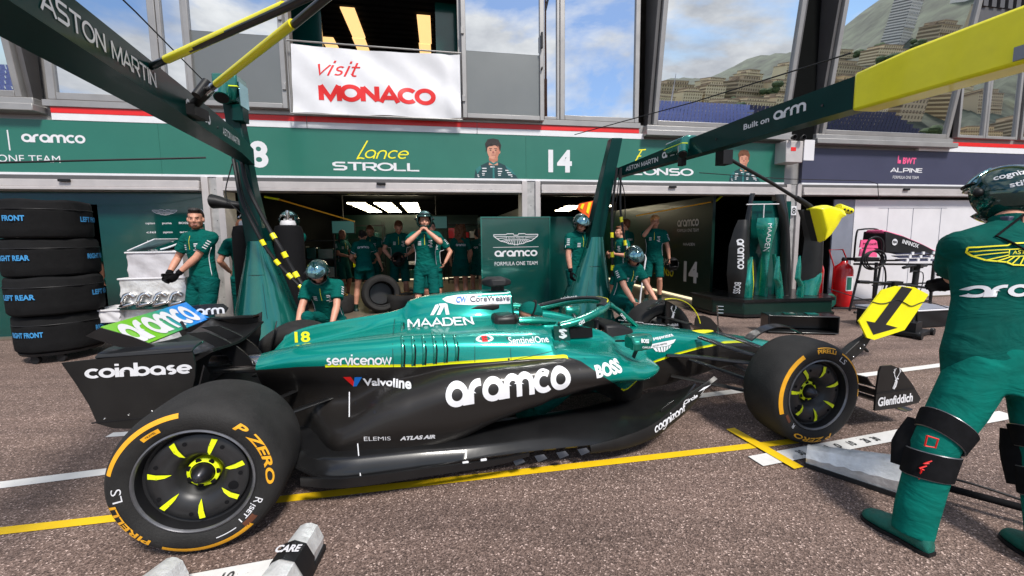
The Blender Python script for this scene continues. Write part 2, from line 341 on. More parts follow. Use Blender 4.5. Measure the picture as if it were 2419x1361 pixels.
def strip(name, pts, mi, z):
    g = MB(); g.add([(p[0], p[1], z) for p in pts], [tuple(range(len(pts)))]); o = g.build(name, mi, smooth=False); tag(o, kind='structure'); return o
def band(name, a, b, w, m, z):
    a = Vector(a); b = Vector(b); d = (b-a).normalized(); n = Vector((-d.y, d.x))*w/2
    return strip(name, [a-n, b-n, b+n, a+n], m, z)
PH = .2485; CX = Vector((math.cos(PH), math.sin(PH), 0)); CY = Vector((-math.sin(PH), math.cos(PH), 0)); CO = Vector((-1.68215, 2.66178, 0))
def C2(x, y, z=0): return CO+CX*x+CY*y+Vector((0, 0, z))
band('road_markings', (-9, .76), (1.96, 2.655), .062, 'paint_y', .004)
band('road_markings', (1.60, 2.83), (1.745, 2.32), .075, 'paint_y', .012)
band('road_markings', C2(-1.0, .30).xy, C2(-.45, .30).xy, .08, 'paint_y', .004)
band('road_markings', C2(-9, -.06).xy, C2(9, -.05).xy, .085, 'paint_w', .004)
band('road_markings', C2(-1.25, .52).xy, C2(-1.10, .50).xy, .07, 'paint_w', .004)
# distance rulers with stencilled numbers
def ruler(a, b, w, txt):
    a = Vector(a); b = Vector(b); d = (b-a).normalized(); n = Vector((-d.y, d.x)); g = MB()
    P = [a-n*w/2, b-n*w/2, b+n*w/2, a+n*w/2]; g.add([(p.x, p.y, .008) for p in P], [(0, 1, 2, 3)])
    for t, x in txt: put(g, t, (a.x+d.x*x-n.x*.028, a.y+d.y*x-n.y*.028, .008), (d.x, d.y, 0), (n.x, n.y, 0), .052, 1, bold=.02, shear=.1, align='c', width=.05 if len(t) > 1 else None)
    tag(g.build('road_markings', ['paint_w', 'print_k'], smooth=False), kind='structure')
ruler((1.53, 2.405), (3.9, 3.02), .115, [('30', .36), ('20', .47), ('10', .58), ('0', .68), ('10', .80), ('20', .93), ('30', 1.02)])
ruler((-2.0, 1.385), (-1.07, 1.615), .115, [('0', .62), ('10', .79)])
# ================================================================ PIT BUILDING  (local x along the facade, y into it)
bd = thing('pit_building', 'long grey pit lane building with sloping glass bays over open green garages', 'building', (0, 0, 0), BW)
NW = 7.0
g = MB()                                                           # slab, upper wall and roof
g.box(-14, 16, NW+.05, NW+.40, 2.42, 3.44); g.box(-14, -5.6, NW+.2, NW+.3, 3.44, 7.5); g.box(-14, 16, NW, NW+.3, 6.6, 7.6)
g.box(-14, 16, NW+.12, 16, 7.4, 7.6); g.box(-14, 16, NW+.42, 16, 2.85, 3.0); g.box(-14, 16, 15.8, 16, 0, 7.4); g.box(-14, -13.8, NW+.3, 16, 0, 7.4); g.box(15.8, 16, NW+.3, 16, 0, 7.4)
g.build('wall', 'alu', bd)
g = MB(); g.box(-5.42, 3.6, NW-.03, NW+.06, 3.278, 3.36); g.box(10.0, 16, NW-.03, NW+.06, 3.25, 3.33)
for x in (-2.02, .66): g.box(x-.004, x+.004, NW-.033, NW-.02, 3.18, 3.40, 1)
g.build_each('red_stripe', ['red', 'alu_dark'], bd)
g = MB(); g.box(-5.42, 3.7, NW-.026, NW+.06, 3.18, 3.276); g.box(9.9, 16, NW-.026, NW+.06, 3.13, 3.248); g.build_each('white_stripe', 'white', bd)
g = MB(); g.box(-5.5, 3.62, NW-.05, NW+.06, 3.362, 3.455); g.build('window_sill', 'alu', bd, bevel=.006)
# pillars between the garages
for a, b in ((-3.57, -3.27), (1.42, 1.75), (6.74, 7.08)):
    g = MB(); g.box(a, a+.09, NW-.06, NW+.3, 0, 2.40); g.box(b-.09, b, NW-.06, NW+.3, 0, 2.40); g.box(a+.09, b-.09, NW-.02, NW+.3, 0, 2.40, 1)
    for k in range(9): g.cyl((a+.165, NW-.025, .3+.24*k), (a+.165, NW-.015, .3+.24*k), .008, mi=2, seg=8)
    g.build('pillar', ['shutter', 'galv', 'alu_dark'], bd, bevel=.005)
# roller shutter housings over each opening
for a, b in ((-14, -3.58), (-3.26, 1.41), (1.76, 6.73), (7.09, 16)):
    g = MB(); g.box(a, b, NW-.05, NW+.2, 2.34, 2.398, 1); g.box(a, b, NW-.10, NW+.2, 2.235, 2.338); g.box(a, b, NW-.115, NW+.2, 2.19, 2.233, 0)
    c = (max(a, -7)+min(b, 12))/2
    g.box(c-.07, c+.07, NW-.14, NW-.101, 2.30, 2.337, 2)
    g.build('shutter_housing', ['shutter', 'alu_dark', 'black'], bd, bevel=.006)
# flat windows with frames
def window(x0, x1, z0, z1, fr=.05, n=NW, depth=.05, glass='glass', frost=None, name='window', T=None):
    g = MB(); y0, y1 = n-depth, n+.05
    g.box(x0, x0+fr, y0, y1, z0, z1, 0, T); g.box(x1-fr, x1, y0, y1, z0, z1, 0, T); g.box(x0+fr, x1-fr, y0, y1, z0, z0+fr, 0, T); g.box(x0+fr, x1-fr, y0, y1, z1-fr, z1, 0, T)
    o = g.build(name, 'alu', bd, bevel=.008)
    p = MB(); zf = frost if frost else z0+fr
    p.box(x0+fr, x1-fr, n-.012, n+.012, zf, z1-fr, 0, T)
    q = p.build('pane', glass, o, smooth=False)
    if frost:
        p = MB(); p.box(x0+fr, x1-fr, n-.013, n+.013, z0+fr, zf-.004, 0, T); p.build('frosted_pane', 'frost', o, smooth=False)
    return o
window(-5.42, -3.98, 3.455, 6.6, .10)
window(-3.97, -3.60, 3.455, 6.6, .055)
window(1.78, 2.10, 3.455, 6.6, .05); window(2.11, 3.58, 3.455, 6.6, .085)
window(-3.58, -2.24, 3.43, 6.4, .075, NW-.10, .05, frost=4.49); window(.42, 1.80, 3.40, 6.4, .075, NW-.10, .05, frost=4.47)   # opened casements
g = MB()
for x, y in ((-2.27, 3.75), (-2.27, 4.75), (.44, 3.7), (.44, 4.75), (-2.27, 5.6), (.44, 5.6)): g.box(x-.025, x+.025, NW-.175, NW-.152, y-.05, y+.05)
g.box(1.735, 1.765, NW-.22, NW-.17, 4.55, 4.80, 1); g.box(1.745, 1.765, NW-.20, NW-.15, 4.22, 4.26, 1)
g.build_each('window_handle', ['alu', 'black'], bd, bevel=.004)
g = MB(); g.box(-2.24, -2.19, NW-.05, NW+.1, 3.44, 6.6); g.box(.37, .42, NW-.05, NW+.1, 3.44, 6.6); g.box(-2.19, .37, NW-.05, NW+.1, 6.45, 6.6); g.build_each('opening_frame', 'alu', bd)
# room behind the banner
g = MB(); g.box(-2.9, -1.95, NW+.9, NW+.95, 3.44, 6.3); g.box(.02, .60, NW+.72, NW+.76, 3.44, 6.3); g.box(-2.9, -2.85, NW+.1, 14, 3.44, 6.3); g.box(1.0, 1.05, NW+.1, 14, 3.44, 6.3); g.build_each('green_room_wall', 'panel_green', bd)
g = MB()
for k in range(34): g.box(-2.85, 1.0, NW+.45+.2*k, NW+.56+.2*k, 5.62, 5.70)
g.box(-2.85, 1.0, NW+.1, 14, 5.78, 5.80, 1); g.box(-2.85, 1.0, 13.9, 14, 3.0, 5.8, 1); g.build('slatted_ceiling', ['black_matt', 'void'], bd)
for x0, y0 in ((-1.67, 8.1), (-1.69, 9.22), (-.32, 8.15), (-.34, 9.27), (-2.33, 9.3)):
    g = MB(); g.box(x0, x0+.25, y0, y0+1.08, 5.585, 5.61); g.build('ceiling_lamp', 'lamp_warm', bd, smooth=False)
# glazed bays whose tops lean out over the pit lane
def bay(s0, s1, z0, z1, lean, split=(), cheek=True):
    zb = z0; t = math.tan(lean)
    def yy(z): return NW-.04-(z-zb)*t
    T = Matrix.Translation((0, NW-.04, zb)) @ Matrix.Rotation(lean, 4, 'X') @ Matrix.Translation((0, -NW, -zb))
    xs = [s0]+list(split)+[s1]
    for a, b in zip(xs[:-1], xs[1:]): window(a, b, z0, z1, .085, NW, .06, T=T, name='bay_window')
    g = MB(); g.box(s0-.12, s1+.12, yy(z0)-.06, NW+.1, z0-.10, z0-.004); g.box(s0-.16, s1+.16, yy(z0)-.13, NW+.1, z0-.2, z0-.102); g.build_each('bay_ledge', 'alu', bd, bevel=.01)
    g = MB()
    for x in (s0-.05, s1+.05):
        g.add([(x-.03, NW+.1, z0), (x-.03, NW-.04, z0), (x-.03, yy(z1), z1), (x-.03, NW+.1, z1), (x+.03, NW+.1, z0), (x+.03, NW-.04, z0), (x+.03, yy(z1), z1), (x+.03, NW+.1, z1)],
              [(0, 1, 2, 3), (7, 6, 5, 4), (0, 4, 5, 1), (1, 5, 6, 2), (2, 6, 7, 3), (3, 7, 4, 0)])
    g.build_each('bay_cheek', 'alu_dark', bd)
bay(3.84, 6.62, 3.42, 6.6, R_(7.5), ())
bay(7.42, 10.55, 3.38, 6.6, R_(7.5), ())
bay(-9.5, -5.68, 3.46, 6.6, R_(7.5), (-7.6,))
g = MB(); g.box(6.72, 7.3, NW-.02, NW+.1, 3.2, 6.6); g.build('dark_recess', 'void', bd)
window(10.85, 11.6, 3.42, 5.2, .06); window(11.61, 12.5, 3.42, 5.2, .06); window(12.6, 15, 3.42, 5.2, .06)
g = MB()
for k in range(20): g.box(10.8+.22*k, 10.92+.22*k, NW-.02, NW+.08, 6.1, 6.6)
g.box(10.7, 16, NW+.02, NW+.1, 5.2, 6.1); g.build_each('upper_grille', 'alu_dark', bd)
# garage interiors
g = MB(); g.box(-13.8, 15.8, NW+.02, 15.8, .004, .03); g.build('garage_floor', 'floor_in', bd)
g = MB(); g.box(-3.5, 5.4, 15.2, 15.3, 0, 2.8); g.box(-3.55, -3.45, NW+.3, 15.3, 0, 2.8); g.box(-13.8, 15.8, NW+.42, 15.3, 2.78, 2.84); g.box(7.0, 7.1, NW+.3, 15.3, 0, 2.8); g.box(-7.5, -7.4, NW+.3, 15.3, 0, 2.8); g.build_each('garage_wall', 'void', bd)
g = MB(); g.box(5.36, 5.42, NW+.25, 13.5, .03, 2.2); g.box(-3.2, 1.3, 13.9, 13.95, .03, 2.2); g.box(1.55, 1.62, NW+.4, 11, .03, 2.0); g.build_each('garage_panel', 'panel_dark', bd)
g = MB(); g.box(5.34, 5.359, NW+.3, 13.5, .03, .07); g.box(-3.0, 1.3, 13.88, 13.899, .03, .07); g.build_each('glowing_base_trim', 'trim_glow', bd, smooth=False)  # white trim along the wall foot with added glow, not a lamp
# lettering on the right-hand inner wall (faces -x)
def wl(*p, **k):
    g = MB(); put(g, *p, **k); g.build('wall_lettering', ['white_dull', 'yellow_vinyl'], bd, smooth=False)
ox = 5.357
wl('aramco', (ox, 8.45, 1.62), (0, -1, 0), (0, 0, 1), .15, 0, st=.24, width=.78)
wl('FORMULA ONE TEAM', (ox, 8.45, 1.50), (0, -1, 0), (0, 0, 1), .07, 0, width=.78)
wl('MAADEN', (ox, 8.20, 1.20), (0, -1, 0), (0, 0, 1), .06, 0, st=.16, width=.42)
wl('14', (ox, 8.15, .42), (0, -1, 0), (0, 0, 1), .42, 0, bold=.04)
wl('FERNANDO', (ox, 9.4, .72), (0, -1, 0), (0, 0, 1), .15, 0, width=.85)
wl('ALONSO', (ox, 9.4, .46), (0, -1, 0), (0, 0, 1), .2, 1, bold=.01, width=.85)
g = MB(); g.box(-3.2, 6.7, NW+1.0, NW+1.06, 2.45, 2.56); g.box(-3.2, 6.7, NW+3, NW+3.06, 2.45, 2.56)
for x in np.arange(-3, 6.6, .5): g.cyl((x, NW+1.03, 2.46), (x+.25, NW+1.03, 2.7), .012, seg=6); g.cyl((x+.25, NW+1.03, 2.7), (x+.5, NW+1.03, 2.46), .012, seg=6)
g.build('ceiling_truss', 'black', bd)
def led(x, y, z, w, d, T=None):
    g = MB(); g.box(x, x+w, y, y+d, z, z+.03); g.build('ceiling_light', 'lamp_led', bd, smooth=False)
for c, x in enumerate((-2.26, -1.62, -.98)):
    for k in range(5): led(x-.02*k, 10.6+.80*k, 2.30+.0*k, .42, .34)
for x, y in ((3.5, 10.8), (4.3, 10.6), (3.6, 11.6), (4.4, 11.4), (3.7, 12.4), (4.5, 12.2)): led(x, y, 2.25, .45, .35)
# ---------------------------------------------------------------- emblem
def ribbon(mb, pts, w, o, x, y, mi=0, off=.004, T=None):
    P = np.array(pts, float); d = np.gradient(P, axis=0); d /= np.linalg.norm(d, axis=1, keepdims=True)+1e-9; n = np.stack([-d[:, 1], d[:, 0]], 1)*w/2
    F = frame(o, x, y); F = T @ F if T else F
    vs = []
    for p, q in zip(P, n): vs += [(p[0]+q[0], p[1]+q[1], off), (p[0]-q[0], p[1]-q[1], off)]
    return mb.add(vs, [(2*i, 2*i+1, 2*i+3, 2*i+2) for i in range(len(P)-1)], mi, F)
def wings(mb, o, x, y, half, mi=0, w=None, T=None, off=.003):
    s = half; w = w or .022*half
    def L(pts, ww=1, k=0): ribbon(mb, [(a*s, b*s) for a, b in pts], w*ww, o, x, y, mi, off+.0006*k, T)
    for sg in (1, -1):
        L([(sg*1.0, .20), (sg*.45, .20), (sg*.40, .235), (sg*.12, .235), (sg*.09, .17), (0, .17)], 1.2, 0)
        L([(sg*1.0, .20), (sg*.98, .12), (sg*.86, .03), (sg*.70, -.08), (sg*.44, -.14), (sg*.34, -.20), (sg*.12, -.22), (sg*.06, -.26), (0, -.22)], 1.2, 1)
        L([(sg*.95, .12), (sg*.42, .115)], .8, 2); L([(sg*.84, .03), (sg*.42, .06)], .8, 3)
        for k, (a, b, c, d) in enumerate(((.42, .0, .70, -.08), (.40, -.04, .56, -.11), (.34, -.04, .44, -.14), (.27, -.04, .36, -.18), (.20, -.04, .25, -.20), (.13, -.04, .16, -.21), (.05, -.04, .07, -.24))): L([(sg*a, b), (sg*c, d)], .9, 4+k % 3)
    L([(-.42, .115), (.42, .115), (.42, -.03), (-.42, -.03), (-.42, .115)], .8, 7)
    put(mb, 'ASTON MARTIN', (Vector(o)+Vector(y).normalized()*.012*s), x, y, .075*s, mi, bold=.02, align='c', width=.74*s, off=off+.001, T=T)
# closed green wall in the left garage
g = MB(); g.box(-5.12, -3.58, NW+.16, NW+.2, .03, 2.19); g.box(-13, -5.36, NW+.16, NW+.2, .03, 2.19); g.box(-5.36, -5.12, NW+.16, NW+.2, 2.0, 2.19); g.build('wall_panel', 'panel_green', bd)
g = MB(); put(g, 'aramco', (-3.86, NW+.16, 1.86), (1, 0, 0), (0, 0, 1), .07, 0, st=.24, width=.40); wings(g, (-4.22, NW+.16, 1.88), (1, 0, 0), (0, 0, 1), .17, 0, w=.006)
for r, z in enumerate((1.70, 1.56, 1.42, 1.28)):
    for c, x in enumerate((-4.50, -4.27, -4.04, -3.81)):
        put(g, ('cognizant', 'puma', 'BOSS', 'Valvoline', 'citi', 'pepperstone', 'arm', 'servicenow', 'ELEMIS', 'coinbase', 'MAADEN', 'Oakley', 'Circle', 'NetApp', 'xerox', 'sap')[r*4+c], (x, NW+.16, z), (1, 0, 0), (0, 0, 1), .030, 0, width=.13, bold=.02)
wings_at = []
g.build('sponsor_lettering', ['white_dull', 'yellow_vinyl'], bd, smooth=False)
# alpine garage front: white wall, grey door leaf
g = MB(); g.box(8.5, 14, NW+.05, NW+.09, .03, 2.12); 
for x in (9.35, 10.0, 10.75): g.box(x-.003, x+.003, NW+.044, NW+.06, .1, 1.95, 1)
g.box(9.1, 10.9, NW+.044, NW+.06, 1.948, 1.953, 1); g.build('white_wall', ['white_dull', 'grey_panel'], bd, smooth=False)
g = MB(); g.box(8.0, 8.496, NW+.06, NW+.09, .03, 2.12); g.build('door_leaf', 'grey_panel', bd)
g = MB(); g.add([(6.86, NW-.063, 1.80), (6.98, NW-.063, 1.80), (6.98, NW-.063, 1.98), (6.86, NW-.063, 1.98)], [(0, 1, 2, 3)]); put(g, '8', (6.92, NW-.064, 1.83), (1, 0, 0), (0, 0, 1), .12, 1, bold=.01, align='c'); g.build('number_plate', ['white', 'black'], bd, smooth=False)
G['£'] = ([[(.35, 1.9), (.22, 1.1), (.05, .1), (.0, .0), (.3, .06), (.62, .0)]], .5); G['F'] = ([[(.0, 1.7), (.75, 1.78)], [(.35, 1.75), (.2, .9), (.05, 0)], [(.1, .95), (.5, 1.0)]], .6)
# ================================================================ SIGN BOARDS AND BANNER
def board(name, label, s0, s1, z0, z1, m, cat='sign', group=None):
    t = thing(name, label, cat, W(s0, NW), BW, group); g = MB(); g.box(0, s1-s0, -.02, .045, z0, z1, 0); return t, g
def close(t, g, mats, part='panel'):
    g.build(part, mats, t, smooth=False)
FY = -.02
t, g = board('fascia_sign', 'green sign board lettered FORMULA ONE TEAM above the tyre stack', -9, -4.1, 2.44, 3.178, 'sign_green', group='green fascia boards')
put(g, 'aramco', (3.18, FY, 2.86), (1, 0, 0), (0, 0, 1), .115, 1, st=.25, width=.78); put(g, 'FORMULA ONE TEAM', (3.62, FY, 2.58), (1, 0, 0), (0, 0, 1), .10, 1, align='r', width=1.5, bold=.015)
g.box(3.02, 3.035, FY-.004, FY, 2.74, 3.02, 1); close(t, g, ['sign_green', 'white']); g = MB(); g.box(0, 4.9, FY-.012, .04, 2.405, 2.438); g.build('edge_trim', 'white', t)
t, g = board('fascia_sign', 'green sign board with a yellow script name over STROLL and number 18', -4.097, 1.5, 2.44, 3.178, 'sign_green', group='green fascia boards')
put(g, '18', (1.04, FY, 2.58), (1, 0, 0), (0, 0, 1), .37, 1, bold=.035)
put(g, 'STROLL', (2.42, FY, 2.54), (1, 0, 0), (0, 0, 1), .13, 1, st=.19, width=1.36)
v, f, l = strokes('£ance', .13, .32); g.add([(2.80+p[0]*.185, FY-.004-.0006*q, 2.73+p[1]*.150) for p, q in zip(v, l)], f, 2)
close(t, g, ['sign_green', 'white', 'yellow_vinyl']); g = MB(); g.box(0, 5.6, FY-.012, .04, 2.405, 2.438); g.build('edge_trim', 'white', t)
t, g = board('fascia_sign', 'green sign board with white number 14 above the right garage', 1.503, 6.70, 2.44, 3.178, 'sign_green', group='green fascia boards')
put(g, '14', (.40, FY, 2.58), (1, 0, 0), (0, 0, 1), .36, 1, bold=.035)
put(g, 'ALONSO', (1.72, FY, 2.54), (1, 0, 0), (0, 0, 1), .13, 1, st=.19, width=1.5)
v, f, l = strokes('Fe', .13, .32); g.add([(2.0+p[0]*.185, FY-.004-.0006*q, 2.73+p[1]*.150) for p, q in zip(v, l)], f, 2)
close(t, g, ['sign_green', 'white', 'yellow_vinyl']); g = MB(); g.box(0, 5.19, FY-.012, .04, 2.405, 2.438); g.build('edge_trim', 'white', t)
# printed portraits on the boards: flat prints, one face each
def portrait(name, label, s, z, k, hair, grp):
    t = thing(name, label, 'printed portrait', W(s, NW-.022), BW, grp); g = MB()
    def blob(cx, cz, rx, rz, mi, lay, a0=0, a1=360, n=22):
        P = [(cx+rx*math.cos(R_(a0+(a1-a0)*i/n)), -.001-.001*lay, cz+rz*math.sin(R_(a0+(a1-a0)*i/n))) for i in range(n)]; g.add([(p[0]*k, p[1], z+p[2]*k) for p in P], [tuple(range(n))], mi)
    def pol(P, mi, lay): g.add([(x*k, -.001-.001*lay, z+y*k) for x, y in P], [tuple(range(len(P)))], mi)
    pol([(-.36, 0), (-.33, .16), (-.24, .23), (-.09, .30), (.08, .30), (.22, .24), (.34, .17), (.46, 0)], 0, 0)
    pol([(-.085, .24), (.085, .24), (.08, .40), (-.08, .40)], 1, 1); blob(0, .50, .112, .155, 1, 2); blob(.115, .49, .02, .04, 1, 1)
    pol([(-.125, .50), (-.15, .62), (-.10, .70), (0, .72), (.10, .70), (.15, .60), (.125, .47), (.10, .56), (.05, .60), (-.06, .58), (-.105, .56)], 2, 3)
    for x in (-.05, .045): blob(x, .508, .016, .009, 2, 4); pol([(x-.028, .532), (x+.028, .532), (x+.026, .542), (x-.026, .542)], 2, 4)
    pol([(-.04, .425), (.04, .425), (.03, .415), (-.03, .415)], 3, 4); pol([(-.012, .49), (.012, .49), (.02, .452), (-.02, .452)], 3, 4)
    for x, y in ((-.17, .17), (-.17, .12), (.12, .17), (.12, .12), (.26, .14), (.29, .10), (.31, .06), (-.02, .20)): pol([(x-.04, y), (x+.04, y), (x+.04, y+.018), (x-.04, y+.018)], 4, 1)
    pol([(.02, .36), (.075, .37), (.112, .46), (.118, .56), (.07, .62), (.055, .50)], 5, 3); pol([(-.08, .30), (.08, .30), (.085, .37), (0, .345), (-.085, .37)], 5, 2); pol([(-.02, .60), (-.13, .56), (-.14, .47), (-.118, .50), (-.10, .58), (-.03, .635)], 2, 4); pol([(-.05, .575), (.03, .60), (.09, .57), (.06, .66), (-.06, .66)], 2, 4)  # shaded cheek and neck shadow of the print painted in darker skin tone
    pol([(-.02, 0), (.02, 0), (.012, .28), (-.012, .28)], 6, 1); pol([(-.33, .16), (-.24, .23), (-.22, .18), (-.30, .08)], 6, 1); pol([(.22, .24), (.34, .17), (.42, .06), (.33, .10), (.24, .19)], 6, 1); pol([(-.10, .30), (-.02, .25), (.02, .25), (.10, .30), (.08, .33), (0, .275), (-.08, .33)], 6, 2)
    for x, y, w in ((-.19, .08, .05), (-.19, .05, .04), (.11, .08, .06), (.11, .05, .05), (.34, .03, .03), (-.29, .05, .03), (-.28, .02, .03)): pol([(x-w/2, y), (x+w/2, y), (x+w/2, y+.014), (x-w/2, y+.014)], 4, 2)
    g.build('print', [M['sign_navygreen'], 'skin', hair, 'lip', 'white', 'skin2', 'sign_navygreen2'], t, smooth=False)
M['sign_navygreen2'] = mat('print_teal', S(36, 110, 108), .5, 0, .25, 14)
M['sign_navygreen'] = mat('print_dark_green', S(14, 58, 62), .5, 0, .25, 14)
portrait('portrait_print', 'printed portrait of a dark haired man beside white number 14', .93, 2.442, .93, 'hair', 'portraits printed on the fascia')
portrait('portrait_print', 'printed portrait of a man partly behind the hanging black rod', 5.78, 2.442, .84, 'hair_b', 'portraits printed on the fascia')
t, g = board('fascia_sign', 'dark navy sign board with pink and white lettering on the neighbouring garage', 7.10, 14.5, 2.44, 3.12, 'sign_navy')
put(g, 'BWT', (2.42, FY, 2.86), (1, 0, 0), (0, 0, 1), .12, 2, bold=.04, width=.34); g.box(2.30, 2.37, FY-.003, FY, 2.86, 2.93, 2); g.box(2.29, 2.315, FY-.003, FY, 2.86, 3.02, 2)
put(g, 'ALPINE', (2.12, FY, 2.68), (1, 0, 0), (0, 0, 1), .09, 1, st=.17, width=.82); put(g, 'FORMULA ONE TEAM', (2.20, FY, 2.55), (1, 0, 0), (0, 0, 1), .06, 1, bold=.01, width=.66)
close(t, g, ['sign_navy', 'white', 'pink']); g = MB(); g.box(0, 7.4, FY-.012, .04, 2.405, 2.438); g.build('edge_trim', 'white', t)
# cloth banner with soft folds
t = thing('banner', 'white cloth banner reading visit MONACO hung below the open window', 'banner', W(-2.17, NW-.16), BW)
nx, nz = 60, 26; gr = []
for i in range(nx+1):
    row = []
    for j in range(nz+1):
        u, v = i/nx, j/nz
        y = .012*math.sin(u*9+v*2)*(1-v)+.02*math.exp(-((u-.93)/.05)**2)*math.sin(v*5+u*30)*.8+.008*math.sin(u*23+v*11)+.01*math.sin(v*7+u*4)
        row.append((2.56*u+.03*v*(1-u), y, 3.375+1.0*v-.025*math.sin(PI*u)*v+.012*math.sin(u*14)*(1-v)))
    gr.append(row)
g = MB(); g.sheet(gr, .004); bb = MB(); bb.sheet(gr, .0045); bv = bb.bvh()
def drape(mb, bvh, v, f, l, fn, d, mi, off=.003, cell=.03):
    """lay flat letters (v in 2-D) on a curved surface: fn maps a 2-D point to a ray start, d is the ray direction"""
    bm = bmesh.new(); bs = [bm.verts.new((p[0], p[1], q*.001)) for p, q in zip(v, l)]
    for q in f:
        try: bm.faces.new([bs[i] for i in q])
        except ValueError: pass
    for ax in (0, 1):
        lo, hi = v[:, ax].min(), v[:, ax].max(); k = max(1, int((hi-lo)/cell))
        for c in np.linspace(lo, hi, k+1)[1:-1]:
            no = (1, 0, 0) if ax == 0 else (0, 1, 0); co = (c, 0, 0) if ax == 0 else (0, c, 0)
            bmesh.ops.bisect_plane(bm, geom=bm.verts[:]+bm.edges[:]+bm.faces[:], plane_co=co, plane_no=no)
    bm.verts.index_update(); d = Vector(d).normalized(); P = []; ok = []
    for q in bm.verts:
        o = Vector(fn(q.co.x, q.co.y)); h = bvh.ray_cast(o, d)
        if h[0] is None: P.append(o); ok.append(False)
        else:
            nn = h[1] if h[1].dot(d) < 0 else -h[1]
            P.append(h[0]-d*(off+q.co.z*.6)*.5+nn*(off+q.co.z*.6)*.7); ok.append(True)
    F = [[x.index for x in q.verts] for q in bm.faces if all(ok[x.index] for x in q.verts)]
    bm.free(); return mb.add(P, F, mi)
v, f, l = strokes('MONACO', .27); v = v-v.min(0); v = v*[1.78/v[:, 0].max(), .30/v[:, 1].max()]
drape(g, bv, v, f, l, lambda a, b: (.38+a, -1, 3.55+b), (0, 1, 0), 1, cell=.06)
v, f, l = strokes('visit', .13, .35); v = v-v.min(0); v = v*[.62/v[:, 0].max(), .24/v[:, 1].max()]
drape(g, bv, v, f, l, lambda a, b: (.40+a, -1, 3.93+b), (0, 1, 0), 1, cell=.06)
g.build('cloth', [M['white'], 'red'], t)
M['banner_red'] = M['red']
g = MB(); g.tube([(-.03, -.0, 3.36), (-.03, 0, 4.42), (2.58, 0, 4.40), (2.58, 0, 3.36), (-.03, 0, 3.36)], .014, seg=8); g.build('rail', 'alu', t)
# grey service box on the pillar
t = thing('junction_box', 'pale grey metal box with red label fixed on the pillar above the garage', 'metal box', W(6.46, 6.72), BW)
g = MB(); g.box(0, .37, 0, .27, 2.78, 3.18); g.build('box', 'shutter', t, bevel=.012)
g = MB(); g.box(.375, .60, -.02, .0, 2.82, 3.20); g.build('side_plate', 'white_dull', t)
g = MB(); g.box(.10, .21, -.004, 0, 2.99, 3.06); g.build('red_label', 'red', t)
for x in (.08, .28):
    g = MB(); g.lathe([(.022, 0), (.05, -.06), (.055, -.075), (.045, -.08), (.02, -.02)], 12, T=Matrix.Translation((x, -.02, 3.22)) @ Matrix.Rotation(R_(-90), 4, 'X')); g.build('horn', 'black', t)
# cables
def cable(label, pts, r=.008, m='black', name='cable', grp=None):
    g = MB(); g.tube(pts, r, seg=6); tag(g.build(name, m), label, 'cable', grp)
cable('thin black cable strung straight across the left green fascia', [W(-8, 4.6, 2.10), W(-5.4, 5.0, 2.20), W(-2.95, 5.9, 2.50)], .012)
cable('thin black stay wire running over the left boom to the top corner', [W(-2.62, 2.7, 3.75), W(-2.55, 4.2, 3.42), W(-2.9, 5.9, 3.45)], .007)
cable('thin stay wire running above the right boom', [W(2.05, 6.0, 2.97), W(2.66, 4.0, 2.83), W(3.0, 2.6, 2.75)], .006)
cable('thin black cable hanging in front of the navy fascia', [W(4.1, 5.9, 2.42), W(6.2, 6.4, 2.42), W(8.2, 6.6, 2.44), W(8.45, 6.6, 2.38), W(8.5, 6.6, 2.1)], .007)
# ================================================================ BEHIND THE CAMERA (seen mirrored in the glass)
def bmat(name, wall, win, sc):
    m = bpy.data.materials.new(name); m.use_nodes = True; nt = m.node_tree; b = nt.nodes['Principled BSDF']; tc = N(nt, 'ShaderNodeTexCoord')
    br = N(nt, 'ShaderNodeTexBrick', offset=0.0); br.inputs['Color1'].default_value = (*win, 1); br.inputs['Color2'].default_value = (*[c*.62 for c in win], 1); br.inputs['Mortar'].default_value = (*wall, 1)
    br.inputs['Scale'].default_value = sc; br.inputs['Mortar Size'].default_value = .075; br.inputs['Brick Width'].default_value = .3; br.inputs['Row Height'].default_value = .36; br.inputs['Mortar Smooth'].default_value = .0
    mp = N(nt, 'ShaderNodeMapping'); mp.inputs['Rotation'].default_value = (R_(90), 0, 0); LK(nt, tc, 'Object', mp, 0)
    LK(nt, mp, 0, br, 'Vector'); LK(nt, br, 'Color', b, 'Base Color'); b.inputs['Roughness'].default_value = .7; return m
TM = [bmat('town_cream', S(244, 228, 190), S(170, 150, 118), .19), bmat('town_white', S(248, 244, 236), S(158, 158, 156), .17), bmat('town_sand', S(232, 206, 158), S(158, 134, 100), .18), bmat('town_stone', S(206, 188, 156), S(140, 124, 100), .15)]
M['rock'] = mat('hill_scrub', S(98, 104, 88), .9, 0, .75, .05, bump=.6, bscale=.1); M['roof_tile'] = mat('roof_tile', S(176, 116, 84), .7, 0, .2)
def D(az, n): return W((14-n)*math.tan(R_(az)), n)                      # a place behind the camera by bearing from the facade normal
def hz(az): return float(np.interp(az, [-70, -50, 8, 24, 30, 38, 46, 52, 60, 75], [.05, .05, .03, .07, .10, .125, .17, .25, .32, .36]))
g = MB(); gr = []
for i in range(60):
    az = 6+i*1.3; row = []
    for j in range(14):
        n = -(130+j*32); d = abs(n)/math.cos(R_(az)); top = hz(az)*(130+13*32)/math.cos(R_(az))
        z = top*min(1, (j/11.0))**1.15*(1+.10*math.sin(i*.9+j)*min(1, j/3))-1
        p = D(az, n); row.append((p.x, p.y, z))
    gr.append(row)
vs = [p for r in gr for p in r]; g.add(vs, [(i*14+j, (i+1)*14+j, (i+1)*14+j+1, i*14+j+1) for i in range(59) for j in range(13)])
